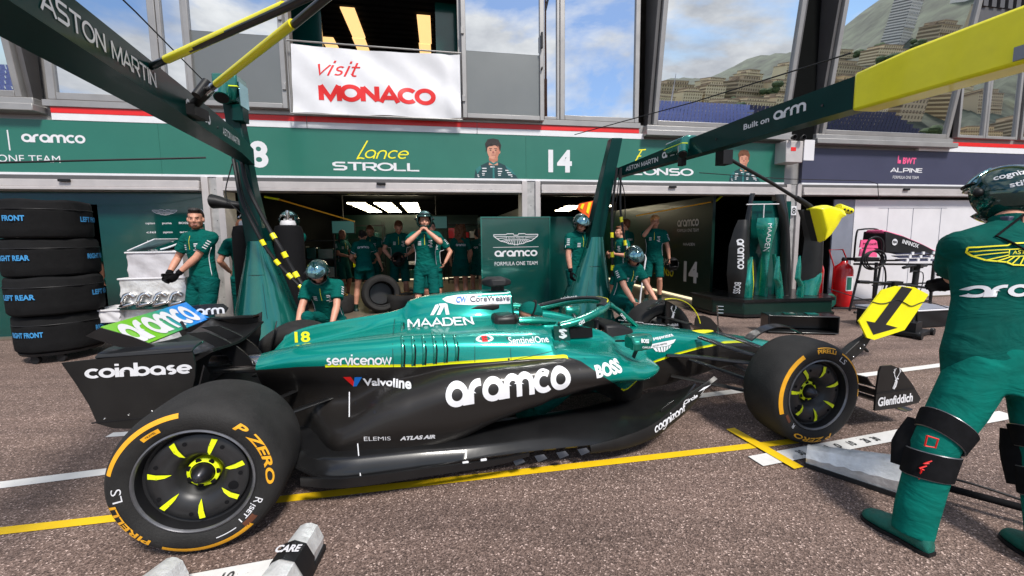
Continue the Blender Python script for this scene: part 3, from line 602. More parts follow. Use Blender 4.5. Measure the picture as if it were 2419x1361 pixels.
tag(g.build('hill', 'rock'), kind='structure')
kinds = ('pale cream apartment block', 'white hotel block', 'sand coloured terrace house', 'old stone building')
M['town_roof'] = mat('town_roof', S(168, 150, 128), .8, 0, .2, .3)
for row, (n, per, k0, k1) in enumerate(((-112, 17, .020, .028), (-130, 17, .024, .034), (-165, 16, .026, .040), (-205, 16, .026, .040), (-255, 15, .024, .040), (-310, 12, .022, .034))):
    for k in range(per):
        az = 19+k*(46/per)+row*.7+random.uniform(-.6, .6); p = D(az, n); dist = abs(14-n)/math.cos(R_(az))
        base = hz(az)*546/math.cos(R_(az))*max(0, ((-n-130)/32/11))**1.15-2
        w = dist*random.uniform(.035, .075); h = dist*random.uniform(k0, k1); dp = 14; kd = random.choice((0, 0, 1, 2, 3, 3, 0))
        if row == 5 and k in (7, 8, 10): h *= 3.4; w *= .45; kd = 1
        t = thing('town_building', '%s on the hillside seen mirrored in the bay glass' % kinds[kd], 'building', (p.x, p.y, base), BW+R_(random.uniform(-10, 10)), 'town buildings on the hillside')
        g = MB(); g.box(-w/2, w/2, -dp/2, dp/2, -6, h); g.box(-w*.3, w*.34, -dp/2, dp*.4, h, h*1.22); g.build('wall', TM[kd], t, smooth=False)
        g = MB(); g.box(-w/2-.4, w/2+.4, -dp/2-.4, dp/2+.4, h, h+.5); g.box(-w*.31, w*.35, -dp/2, dp*.42, h*1.22, h*1.22+.6)
        for q in range(5): x = random.uniform(-w*.45, w*.4); g.box(x, x+random.uniform(.6, 2.2), -2, 2, h, h+random.uniform(.8, 2.6))
        g.build('roof', 'town_roof' if kd != 1 else 'white_dull', t, smooth=False)
        g = MB()
        for q in range(1, int(h/3.4)): g.box(-w*.5, w*.5, dp/2, dp/2+random.choice((.3, .3, 1.1)), q*3.4, q*3.4+.35)
        if g.v: g.build('balcony', 'white_dull' if kd == 1 else 'town_roof', t, smooth=False)
M['leaf_far'] = mat('far_foliage', S(74, 92, 58), .9, 0, .5, .8)
for k in range(46):
    az = random.uniform(20, 66); n = -random.uniform(120, 300); p = D(az, n); base = hz(az)*546/math.cos(R_(az))*max(0, ((-n-130)/32/11))**1.15
    t = thing('hillside_tree', 'dark green tree between the hillside buildings', 'tree', (p.x, p.y, base-1), 0, 'trees on the hillside'); g = MB(); g.cyl((0, 0, 0), (0, 0, 4), .4, .2, seg=6); g.build('trunk', 'hair_b', t)
    g = MB(); rr = random.uniform(3, 5.5)
    for q in range(9): g.ball((random.uniform(-rr, rr)*.7, random.uniform(-rr, rr)*.7, random.uniform(4, 4+rr*1.3)), (rr*.5, rr*.5, rr*.42), seg=8)
    g.build('crown', 'leaf_far', t)
def stand(az, n, wid, rows, z0, label, seat):
    t = thing('grandstand', label, 'grandstand', D(az, n), BW+R_(180)); fr = MB(); se = MB()
    for r in range(rows):
        fr.box(-wid/2, wid/2, r*.8, r*.8+.8, z0+r*.45-.12, z0+r*.45); x = -wid/2
        while x < wid/2-.4:
            se.box(x, x+.4, r*.8+.35, r*.8+.75, z0+r*.45+.25, z0+r*.45+.33); se.box(x, x+.4, r*.8+.72, r*.8+.78, z0+r*.45+.3, z0+r*.45+.75); x += .5
    for x in np.arange(-wid/2, wid/2+.1, wid/10):
        for r in range(0, rows, 4): fr.cyl((x, r*.8, -1), (x, r*.8, z0+r*.45-.1), .06, seg=6)
    fr.build('frame', 'galv', t, smooth=False); se.build('seating', seat, t, smooth=False)
M['seat_blue'] = mat('seat_blue', S(150, 158, 206), .5, 0, .15); M['seat_navy'] = mat('seat_navy', S(62, 62, 92), .5, 0, .15)
stand(38, -27, 19, 13, 1.0, 'pale blue seated grandstand across the track behind the pit lane', 'seat_blue')
stand(53.5, -19, 20, 13, .4, 'dark navy seated grandstand across the track behind the pit lane', 'seat_navy')
stand(-44, -22, 18, 13, .8, 'blue seated grandstand on the far left behind the pit lane', 'seat_blue')
def yacht(az, n, L, label):
    t = thing('yacht', label, 'yacht', D(az, n), BW+R_(20)); g = MB()
    g.loft([[(x, -w, -.5), (x, w, -.5), (x, w*1.15, 2.2), (x, -w*1.15, 2.2)] for x, w in ((-L/2, 3), (0, 3.2), (L*.35, 2.2), (L/2, .2))]); g.build('hull', 'white_dull', t)
    for k in range(3):
        g = MB(); g.box(-L*.4+k*2, L*.2-k*2.5, -2.6, 2.6, 2.2+k*2.3, 4.3+k*2.3); g.box(-L*.42+k*2, L*.22-k*2.5, -3, 3, 4.3+k*2.3, 4.5+k*2.3); g.box(-L*.38+k*2, L*.19-k*2.5, 2.61, 2.65, 3.0+k*2.3, 3.8+k*2.3, 1); g.build('deck', ['white_dull', 'black'], t, smooth=False)
    g = MB(); g.cyl((-2, 0, 9), (-2, 0, 15), .15, .05, seg=6); g.build('mast', 'white_dull', t)
for az, n, L, lb in ((23, -80, 30, 'large white yacht moored nearest the street lamp'), (27, -95, 34, 'long white yacht with three decks behind the others'), (31, -72, 26, 'small white yacht beside the pale blue grandstand')): yacht(az, n, L, lb)
t = thing('street_lamp', 'tall street lamp with one round head behind the pit lane', 'street lamp', D(14.9, -1.0), BW+R_(180))
g = MB(); g.cyl((0, 0, 0), (0, 0, 7.2), .07, .055); g.cyl((0, 0, 7.2), (0, 0, 10.3), .04, .03); g.build('pole', 'hair_b', t)
g = MB(); g.tube([(0, 0, 9.6), (-.15, 0, 10.2), (-.3, 0, 10.9)], .04, seg=8); g.build('bracket', 'alu_dark', t)
g = MB(); g.lathe([(.05, .2), (.3, .1), (.38, -.05), (.36, -.1), (.02, -.1)], 16, T=Matrix.Translation((-.4, 0, 11.05))); g.build('lamp_head', 'alu_dark', t)
# ================================================================ RACING CAR  (local x forward, y to its left, origin under the rear axle)
car = thing('racing_car', 'teal green and black open-wheel racing car numbered 18 stopped in its pit box', 'racing car', CO, PH)
def livery():
    m = bpy.data.materials.new('car_livery'); m.use_nodes = True; nt = m.node_tree; b = nt.nodes['Principled BSDF']; tc = N(nt, 'ShaderNodeTexCoord')
    sp = N(nt, 'ShaderNodeSeparateXYZ'); LK(nt, tc, 'Object', sp, 0)
    mr = N(nt, 'ShaderNodeMapRange'); mr.inputs['From Min'].default_value = 0; mr.inputs['From Max'].default_value = 4.7; LK(nt, sp, 'X', mr, 'Value')
    r = N(nt, 'ShaderNodeValToRGB'); e = r.color_ramp.elements
    pts = [(0, .665), (.3, .685), (.5, .683), (1.0, .655), (1.2, .662), (1.68, .668), (1.93, .662), (2.02, .635), (2.09, .585), (2.2, .505), (2.46, .31), (2.6, .365), (2.84, .44), (3.05, .475), (3.3, .497), (3.6, .507), (3.8, .49), (4.7, .20)]
    e[0].position = 0; e[0].color = (*[pts[0][1]]*3, 1); e[1].position = 1; e[1].color = (*[pts[-1][1]]*3, 1)
    for x, z in pts[1:-1]: q = e.new(x/4.7); q.color = (z, z, z, 1)
    LK(nt, mr, 0, r, 'Fac')
    d = N(nt, 'ShaderNodeMath', operation='SUBTRACT'); LK(nt, sp, 'Z', d, 0); nt.links.new(r.outputs[0], d.inputs[1])
    up = N(nt, 'ShaderNodeMath', operation='GREATER_THAN'); LK(nt, d, 0, up, 0); up.inputs[1].default_value = 0
    ab = N(nt, 'ShaderNodeMath', operation='ABSOLUTE'); LK(nt, d, 0, ab, 0)
    st = N(nt, 'ShaderNodeMath', operation='LESS_THAN'); LK(nt, ab, 0, st, 0); st.inputs[1].default_value = .0085
    r2 = N(nt, 'ShaderNodeValToRGB'); r2.color_ramp.interpolation = 'CONSTANT'; q = r2.color_ramp.elements
    q[0].position = 0; q[0].color = (0, 0, 0, 1); q[1].position = .45/4.7; q[1].color = (1, 1, 1, 1)
    for x, c in ((1.93, 0), (2.44, 1), (3.85, 0)): w = q.new(x/4.7); w.color = (c, c, c, 1)
    LK(nt, mr, 0, r2, 'Fac')
    s2 = N(nt, 'ShaderNodeMath', operation='MULTIPLY'); LK(nt, st, 0, s2, 0); LK(nt, r2, 0, s2, 1)
    no = N(nt, 'ShaderNodeTexNoise', Scale=220, Detail=2); LK(nt, tc, 'Object', no, 'Vector')
    gr = N(nt, 'ShaderNodeValToRGB'); gr.color_ramp.elements[0].color = (*S(0, 122, 110), 1); gr.color_ramp.elements[1].color = (*S(0, 158, 142), 1); LK(nt, no, 0, gr, 'Fac')
    m1 = N(nt, 'ShaderNodeMixRGB'); LK(nt, up, 0, m1, 'Fac'); m1.inputs['Color1'].default_value = (.0135, .0118, .0108, 1); LK(nt, gr, 0, m1, 'Color2')
    m2 = N(nt, 'ShaderNodeMixRGB'); LK(nt, s2, 0, m2, 'Fac'); LK(nt, m1, 0, m2, 'Color1'); m2.inputs['Color2'].default_value = (*S(226, 232, 20), 1)
    LK(nt, m2, 0, b, 'Base Color')
    for inp, lo, hi in (('Roughness', .44, .27), ('Specular IOR Level', .3, .4), ('Metallic', 0, .5), ('Coat Weight', .14, .62)):
        k = N(nt, 'ShaderNodeMapRange'); k.inputs['To Min'].default_value = lo; k.inputs['To Max'].default_value = hi; LK(nt, up, 0, k, 'Value'); LK(nt, k, 0, b, inp)
    b.inputs['Coat Roughness'].default_value = .06
    n2 = N(nt, 'ShaderNodeTexNoise', Scale=3.5, Detail=2); LK(nt, tc, 'Object', n2, 'Vector'); bp = N(nt, 'ShaderNodeBump', Strength=.12, Distance=.02); LK(nt, n2, 0, bp, 'Height'); LK(nt, bp, 0, b, 'Normal')
    return m
M['livery'] = livery()
M['teal'] = mat('teal_paint', S(2, 128, 110), .27, .55, .12, 5, coat=.9, coatr=.06)
def half(w, zt, zb): return [(0, zt), (-.45*w, zt-.004), (-.68*w, zt-.02), (-.85*w, zt-.05), (-.94*w, zt-.09*(zt-zb)*3), (-.97*w, zt-.36*(zt-zb)), (-.985*w, zt-.42*(zt-zb)), (-.993*w, zt-.47*(zt-zb)), (-1*w, zt-.52*(zt-zb)), (-1*w, zt-.57*(zt-zb)), (-1*w, zt-.62*(zt-zb)), (-.99*w, zt-.67*(zt-zb)), (-.98*w, zt-.72*(zt-zb)), (-.96*w, zt-.78*(zt-zb)), (-.93*w, zt-.84*(zt-zb)), (-.87*w, zt-.91*(zt-zb)), (-.72*w, zb+.012), (0, zb)]
SEC = {
 .06: [(0,.70),(-.012,.695),(-.016,.685),(-.035,.668),(-.12,.685),(-.22,.73),(-.30,.725),(-.355,.70),(-.37,.665),(-.33,.60),(-.27,.52),(-.22,.46),(-.20,.40),(-.19,.34),(-.18,.28),(-.17,.22),(-.16,.16),(0,.14)],
 .17: [(0,.803),(-.010,.80),(-.014,.755),(-.026,.70),(-.12,.715),(-.24,.757),(-.335,.757),(-.39,.727),(-.405,.68),(-.37,.61),(-.315,.53),(-.275,.46),(-.26,.40),(-.25,.34),(-.25,.28),(-.24,.22),(-.23,.15),(0,.13)],
 .30: [(0,.842),(-.010,.838),(-.014,.79),(-.028,.722),(-.12,.738),(-.25,.778),(-.36,.785),(-.42,.75),(-.435,.695),(-.41,.62),(-.36,.54),(-.33,.46),(-.32,.40),(-.32,.34),(-.32,.28),(-.32,.22),(-.30,.14),(0,.12)],
 .55: [(0,.875),(-.010,.87),(-.016,.83),(-.035,.765),(-.15,.785),(-.30,.808),(-.40,.805),(-.455,.765),(-.47,.69),(-.45,.60),(-.42,.52),(-.42,.44),(-.50,.40),(-.64,.375),(-.70,.33),(-.69,.26),(-.60,.14),(0,.12)],
 .80: [(0,.905),(-.012,.90),(-.025,.86),(-.07,.82),(-.17,.815),(-.32,.825),(-.43,.815),(-.485,.77),(-.50,.68),(-.485,.60),(-.47,.55),(-.50,.53),(-.60,.52),(-.69,.48),(-.73,.40),(-.72,.30),(-.62,.14),(0,.12)],
 .925: [(0,.940),(-.014,.935),(-.035,.89),(-.08,.835),(-.18,.825),(-.33,.832),(-.44,.82),(-.495,.77),(-.51,.67),(-.50,.60),(-.50,.575),(-.55,.565),(-.64,.55),(-.71,.50),(-.74,.42),(-.73,.31),(-.62,.14),(0,.12)],
 .945: [(0,.976),(-.018,.97),(-.045,.91),(-.085,.84),(-.18,.826),(-.33,.832),(-.44,.82),(-.497,.77),(-.513,.67),(-.503,.60),(-.505,.578),(-.555,.568),(-.645,.552),(-.712,.502),(-.74,.42),(-.73,.31),(-.62,.14),(0,.12)],
 1.2: [(0,1.025),(-.05,1.02),(-.09,.97),(-.12,.89),(-.19,.84),(-.34,.83),(-.46,.815),(-.525,.765),(-.545,.68),(-.545,.635),(-.56,.625),(-.62,.62),(-.68,.60),(-.735,.54),(-.748,.45),(-.735,.30),(-.60,.19),(0,.12)],
 1.45: [(0,1.035),(-.07,1.03),(-.11,.99),(-.14,.92),(-.19,.85),(-.33,.83),(-.47,.81),(-.545,.76),(-.57,.68),(-.58,.645),(-.60,.64),(-.65,.635),(-.70,.61),(-.742,.55),(-.748,.44),(-.725,.345),(-.54,.25),(0,.12)],
 1.70: [(0,1.03),(-.08,1.025),(-.12,.985),(-.12,.92),(-.15,.85),(-.31,.82),(-.47,.80),(-.555,.755),(-.59,.68),(-.60,.65),(-.62,.645),(-.67,.635),(-.715,.61),(-.745,.55),(-.748,.47),(-.715,.395),(-.48,.28),(0,.12)],
 1.72: [(0,.60),(-.12,.60),(-.20,.66),(-.245,.74),(-.265,.80),(-.31,.818),(-.47,.80),(-.555,.755),(-.592,.68),(-.603,.65),(-.623,.646),(-.672,.635),(-.716,.61),(-.745,.55),(-.748,.47),(-.714,.397),(-.475,.28),(0,.12)],
 1.865: [(0,.56),(-.12,.56),(-.20,.60),(-.245,.70),(-.265,.795),(-.31,.81),(-.45,.79),(-.555,.745),(-.603,.68),(-.618,.655),(-.638,.648),(-.68,.635),(-.72,.605),(-.745,.56),(-.745,.50),(-.705,.432),(-.43,.30),(0,.12)],
 1.885: [(0,.56),(-.12,.56),(-.20,.60),(-.245,.70),(-.265,.795),(-.325,.808),(-.352,.715),(-.53,.705),(-.600,.672),(-.618,.655),(-.638,.648),(-.68,.635),(-.72,.605),(-.745,.56),(-.745,.50),(-.705,.432),(-.43,.30),(0,.12)],
 1.98: [(0,.555),(-.125,.555),(-.205,.60),(-.248,.70),(-.265,.79),(-.325,.80),(-.350,.70),(-.53,.692),(-.605,.667),(-.628,.65),(-.648,.642),(-.685,.625),(-.72,.595),(-.742,.55),(-.738,.505),(-.70,.448),(-.41,.31),(0,.12)],
 2.12: [(0,.55),(-.13,.55),(-.21,.60),(-.25,.70),(-.265,.775),(-.315,.785),(-.340,.69),(-.50,.675),(-.61,.655),(-.635,.638),(-.656,.628),(-.69,.61),(-.72,.58),(-.735,.54),(-.73,.505),(-.685,.462),(-.39,.32),(0,.12)],
 2.35: [(0,.55),(-.13,.55),(-.20,.59),(-.235,.66),(-.25,.715),(-.285,.725),(-.32,.67),(-.44,.635),(-.56,.615),(-.62,.595),(-.66,.575),(-.685,.55),(-.70,.52),(-.70,.495),(-.68,.475),(-.61,.452),(-.36,.33),(0,.12)],
 2.55: [(0,.665),(-.12,.668),(-.18,.66),(-.22,.645),(-.25,.625),(-.27,.60),(-.30,.575),(-.40,.56),(-.52,.545),(-.58,.53),(-.61,.51),(-.625,.49),(-.63,.47),(-.62,.45),(-.58,.435),(-.45,.40),(-.33,.14),(0,.12)],
 2.68: [(0,.676),(-.12,.672),(-.18,.658),(-.223,.63),(-.25,.595),(-.268,.565),(-.285,.55),(-.36,.53),(-.46,.515),(-.52,.505),(-.545,.495),(-.55,.485),(-.545,.475),(-.53,.465),(-.48,.455),(-.38,.43),(-.29,.14),(0,.13)],
 2.75: [(0,.676),(-.12,.67),(-.18,.655),(-.225,.62),(-.25,.58),(-.262,.55),(-.27,.53),(-.275,.51),(-.28,.49),(-.28,.47),(-.28,.45),(-.278,.43),(-.276,.41),(-.27,.38),(-.265,.35),(-.25,.28),(-.22,.18),(0,.15)],
 3.0: half(.25,.652,.19), 3.3: half(.215,.602,.23), 3.6: half(.182,.552,.265), 3.9: half(.15,.503,.285), 4.2: half(.12,.44,.27), 4.45: half(.10,.36,.23), 4.58: half(.08,.29,.205), 4.63: half(.04,.255,.215)}
def pchip(x, y, q):
    x = np.array(x, float); y = np.array(y, float); h = np.diff(x); dl = np.diff(y)/h; d = np.zeros_like(y)
    for i in range(1, len(x)-1):
        if dl[i-1]*dl[i] > 0: w1, w2 = 2*h[i]+h[i-1], h[i]+2*h[i-1]; d[i] = (w1+w2)/(w1/dl[i-1]+w2/dl[i])
    d[0], d[-1] = dl[0], dl[-1]; k = np.clip(np.searchsorted(x, q)-1, 0, len(x)-2); t = (q-x[k])/h[k]
    return ((1+2*t)*(1-t)**2)*y[k]+t*(1-t)**2*h[k]*d[k]+t*t*(3-2*t)*y[k+1]+t*t*(t-1)*h[k]*d[k+1]
def crom(P, n):
    P = np.array(P, float); P = np.vstack([2*P[0]-P[1], P, 2*P[-1]-P[-2]]); out = []
    for i in range(1, len(P)-2):
        for j in range(n):
            t = j/n; a, b, c, d = P[i-1:i+3]; out.append(.5*((2*b)+(-a+c)*t+(2*a-5*b+4*c-d)*t*t+(-a+3*b-3*c+d)*t**3))
    out.append(P[-2]); return np.array(out)
xs = sorted(SEC); CTRL = np.array([SEC[x] for x in xs])
QX = np.unique(np.concatenate([np.arange(.06, 4.63, .035), xs]))
grid = np.zeros((len(QX), 18, 2))
for i in range(18):
    for k in range(2): grid[:, i, k] = pchip(xs, CTRL[:, i, k], QX)
rings = []
for q, x in enumerate(QX):
    h = crom(grid[q], 4); h[:, 0] = np.minimum(h[:, 0], 0); h[0, 0] = 0; h[-1, 0] = 0
    rings.append([(x, y, z) for y, z in h]+[(x, -y, z) for y, z in h[-2:0:-1]])
iS = int(np.searchsorted(QX, 2.75))
body = MB(); body.loft(rings[:iS+1], 0); nose = MB(); nose.loft(rings[iS:], 0)
allb = MB(); allb.loft(rings, 0); BV = allb.bvh(); N0 = len(body.m)
M['valv_blue'] = mat('paint_blue', S(20, 110, 200), .4, 0, .05); M['gunmetal'] = mat('gunmetal', (.05, .05, .055), .3, .8, .2); M['ink_dark'] = mat('ink_dark', (.03, .03, .05), .5, 0, .05)
o_nose = nose.build('nose', 'livery', car, angle=55)
def side(mb, txt, x0, z0, x1, z1, h, mi=0, bold=.01, shear=0., st=None, off=.003, d=(0, 1, 0), bvh=BV, yg=None):
    """letters draped on the right flank, baseline from (x0,z0) to (x1,z1)"""
    v, f, l = text2d(txt, bold, shear, st); v = v-[v[:, 0].min(), 0]; L = math.hypot(x1-x0, z1-z0); sc = h/(1.0 if st else .70)
    v = v*[L/v[:, 0].max(), sc]; ex = ((x1-x0)/L, (z1-z0)/L)
    if yg is not None: d = (.0, .978, -.208); return drape(mb, bvh, v, f, l, lambda a, b: (x0+ex[0]*a, yg-1.956, z0+ex[1]*a+b+.416), d, mi, off)
    return drape(mb, bvh, v, f, l, lambda a, b: (x0+ex[0]*a, -3, z0+ex[1]*a+b), d, mi, off)
def sidepoly(mb, P, mi, off=.002, bvh=BV, d=(0, 1, 0), yg=None):
    v = np.array(P, float)
    if yg is not None: return drape(mb, bvh, v, [tuple(range(len(v)))], np.zeros(len(v)), lambda a, b: (a, yg-1.956, b+.416), (.0, .978, -.208), mi, off)
    return drape(mb, bvh, v, [tuple(range(len(v)))], np.zeros(len(v)), lambda a, b: (a, -3, b), d, mi, off)
g = body
side(g, 'aramco', 1.145, .462, 1.915, .502, .128, 0, st=.27)
side(g, 'servicenow', .47, .688, .845, .672, .045, 0, st=.22)
side(g, 'MAADEN', .941, .817, 1.393, .805, .062, 0, st=.17, yg=-.15)
side(g, 'SentinelOne', 1.571, .757, 1.842, .748, .032, 0, bold=.012)
side(g, 'BOSS', 2.095, .545, 2.30, .552, .062, 0, bold=.05)
side(g, 'ELEMIS', .69, .318, .832, .303, .026, 0, bold=.005); side(g, 'ATLAS AIR', .882, .297, 1.08, .281, .024, 0, bold=.05, shear=.25)
side(g, 'Valvoline', .668, .535, .955, .512, .046, 0, bold=.03, yg=-.43)
side(g, '18', .188, .737, .285, .735, .070, 1, bold=.03, yg=-.014)
side(g, 'pepperstone', 2.84, .605, 3.05, .612, .020, 0, bold=.02)
sidepoly(g, [(.555, .600), (.60, .598), (.622, .550), (.608, .533)], 2, .0025, yg=-.43); sidepoly(g, [(.665, .592), (.622, .594), (.608, .533), (.628, .533)], 3, .0035, yg=-.43)
sidepoly(g, [(2.80, .612), (2.815, .622), (2.822, .612), (2.812, .596)], 0)
# mountain-like emblem above the lettering
for P in ([(1.10, .895), (1.125, .895), (1.165, .955), (1.16, .975), (1.14, .970)], [(1.145, .895), (1.17, .895), (1.195, .94), (1.21, .975), (1.18, .972)], [(1.21, .892), (1.235, .892), (1.225, .972), (1.20, .975)], [(1.165, .962), (1.225, .962), (1.215, .978), (1.165, .978)]): sidepoly(g, P, 0, .003, yg=-.15)
# white flash with dark lettering on the intake side
sidepoly(g, [(1.19, 1.000), (1.22, .975), (1.28, .955), (1.40, .942), (1.69, .938), (1.69, 1.024), (1.30, 1.026), (1.22, 1.016)], 0, .002, yg=-.10)
side(g, 'CoreWeave', 1.39, .966, 1.685, .965, .043, 4, bold=.010, off=.006, yg=-.10); side(g, 'CW', 1.29, .968, 1.37, .967, .042, 3, bold=.03, shear=.2, off=.006, yg=-.10)
v = [(1.42+.058*math.cos(a), .79+.017*math.sin(a)) for a in np.linspace(0, 2*PI, 24)[:-1]]; sidepoly(g, v, 0, .002); side(g, 'E', 1.402, .779, 1.438, .778, .024, 5, bold=.05, off=.0045)
# winged badge on the nose flank
for P in ([(2.80, .575), (3.06, .590), (3.03, .565), (2.97, .548), (2.80, .548)], [(2.82, .545), (2.85, .545), (2.865, .515), (2.845, .517)], [(2.86, .545), (2.885, .545), (2.893, .508), (2.873, .510)], [(2.895, .545), (2.915, .545), (2.917, .505), (2.90, .508)], [(2.925, .545), (2.945, .545), (2.938, .510), (2.922, .505)], [(2.955, .545), (2.975, .545), (2.962, .520), (2.945, .513)], [(2.985, .548), (3.005, .552), (2.985, .530), (2.97, .523)]): sidepoly(g, P, 0, .003)
side(g, 'ASTON MARTIN', 2.815, .553, 2.96, .560, .015, 6, bold=.02, off=.006)
# cockpit-side badge and small marks

for a, b in ((.69, .615), (.96, .57), (1.15, .565), (.75, .46), (2.5, .42), (1.99, .70), (1.56, .665), (1.57, .785), (1.99, .60), (.52, .47), (.62, .44), (1.35, .34), (1.62, .37)):
    sidepoly(g, [(a+.007*math.cos(t), b+.007*math.sin(t)) for t in np.linspace(0, 2*PI, 9)[:-1]], 7, .001)


for _k in range(N0, len(body.m)): body.m[_k] += 1
body.build('bodywork', ['livery', 'white', 'yellow_vinyl', 'red', 'valv_blue', 'ink_dark', 'red', 'panel_dark', 'gunmetal'], car, angle=55)
# panel joints
g = MB()
for P in ([(.852, .86), (.852, .66), (.84, .5)], [(1.355, .84), (1.345, .66)], [(1.575, .80), (1.575, .655)], [(1.855, .80), (1.87, .70), (1.60, .66), (1.575, .655)], [(1.98, .64), (2.05, .60)], [(2.02, .70), (2.06, .64)]):
    for (a, b), (c, d) in zip(P[:-1], P[1:]):
        L = math.hypot(c-a, d-b); nx, nz = -(d-b)/L*.0016, (c-a)/L*.0016; sidepoly(g, [(a+nx, b+nz), (c+nx, d+nz), (c-nx, d-nz), (a-nx, b-nz)], 0, .0012)
g.build_each('panel_joint', 'black', car)
# cooling louvres
for k, (x, zt, zb) in enumerate(((.915, .838, .655), (.978, .835, .657), (1.042, .833, .66), (1.107, .828, .664), (1.172, .822, .668), (1.240, .815, .675))):
    g = MB(); sidepoly(g, [(x-.012, zb+.004), (x+.006, zb-.004), (x+.014, (zt+zb)/2), (x+.004, zt), (x-.006, zt), (x-.002, (zt+zb)/2)], 0, .002)
    pts = []
    for t in np.linspace(0, 1, 9):
        z = zt+(zb-zt)*t; h = BV.ray_cast(Vector((x-.012+.01*math.sin(t*PI), -3, z)), Vector((0, 1, 0)))
        if h[0]: pts.append(h[0]+h[1]*(.012*math.sin(t*PI)**.5))
    if len(pts) > 3: g.tube(pts, .008, 1, 8, sq=(1, .5))
    g.build('louvre', ['black_matt', 'teal'], car)
# ---------------------------------------------------------------- cockpit, halo, intake
g = MB(); g.loft([[(1.705, y*.115/.115, z) for y, z in [(.10*math.cos(a), .945+.072*math.sin(a)) for a in np.linspace(0, 2*PI, 20)[:-1]]], [(1.722, y, z) for y, z in [(.09*math.cos(a), .945+.062*math.sin(a)) for a in np.linspace(0, 2*PI, 20)[:-1]]]]); g.build('air_intake', 'black_matt', car)
g = MB(); g.box(1.53, 1.70, -.30, .30, .74, .885); g.build('head_surround', 'carbon_matt', car, bevel=.03)
g = MB(); g.box(1.70, 1.80, -.24, .24, .60, .83); g.build('head_rest', 'black', car, bevel=.03)
def mirror(pts): return [(x, -y, z) for x, y, z in pts]
for sg in (1, -1):
    pts = [(1.70, sg*.31, .855), (1.85, sg*.315, .845), (1.98, sg*.30, .825)]
    g = MB(); g.tube(pts, [.03, .035, .02], sq=(1, .8)); g.build('cockpit_rim', 'teal', car)
hp = [(2.0, .335, .80), (2.09, .335, .815), (2.2, .32, .838), (2.32, .27, .866), (2.42, .19, .884), (2.49, .10, .893), (2.52, 0, .893)]
full = crom([(x, -y, z) for x, y, z in hp]+[(x, y, z) for x, y, z in hp[-2::-1]], 6)
g = MB(); g.tube([tuple(p) for p in full], .034, 0, 12, up=(0, 0, 1), sq=(1.15, .85))
g.tube(crom([(2.50, 0, .895), (2.60, 0, .845), (2.70, 0, .775), (2.82, 0, .675)], 6), [.055]*6+[.044]*6+[.036]*7, 0, 12, sq=(.55, 1.1), up=(0, 1, 0)); ho = g.build('halo', 'teal', car, angle=60)
g = MB(); g.tube([(p[0]-.012, p[1]*.965, p[2]+.024) for p in full[22:]], .030, 0, 8, sq=(1.1, .5), up=(0, 0, 1)); g.build('halo_fairing', 'carbon', ho)
g = MB(); g.tube([(p[0]+.010, p[1]*1.02, p[2]+.03) for p in full[26:50]], .006, 0, 6); g.build('halo_piping', 'yellow_vinyl', ho)
g = MB(); put(g, 'citi', (2.135, -.371, .802), (.93, .12, .33), (-.3, 0, .95), .030, 0, bold=.03); put(g, 'arm', (2.64, -.05, .79), (.6, 0, -.7), (.7, 0, .6), .02, 0, st=.2); g.build('lettering', 'white', ho)
g = MB(); put(g, 'coinbase', (2.25, .285, .875), (.8, -.55, .2), (0, 0, 1), .022, 0, st=.24); put(g, 'xerox', (2.03, .33, .82), (.92, -.15, .34), (0, 0, 1), .02, 0, bold=.03); g.build('lettering', 'white', ho)
g = MB(); g.prism([(1.955, .70), (2.075, .692), (2.055, .795), (1.945, .805)], .006, 0, frame((0, -.352, 0), (1, 0, 0), (0, 0, 1)))
for P in ([(1.985, .775), (2.015, .785), (2.045, .768), (2.045, .760), (2.01, .765), (2.03, .748), (2.03, .742), (1.985, .762)], [(2.045, .735), (2.045, .722), (2.015, .708), (1.985, .722), (1.985, .732), (2.02, .728), (2.0, .742), (2.0, .75)]): g.prism(P, .002, 1, frame((0, -.360, 0), (1, 0, 0), (0, 0, 1)))
g.build('side_pad', ['panel_green', 'white'], car)
g = MB(); g.add([(2.075, -.352, .705), (2.26, -.335, .695), (2.26, -.325, .765), (2.075, -.343, .79)], [(0, 1, 2, 3)]); g.build('cockpit_padding', 'black_matt', car)
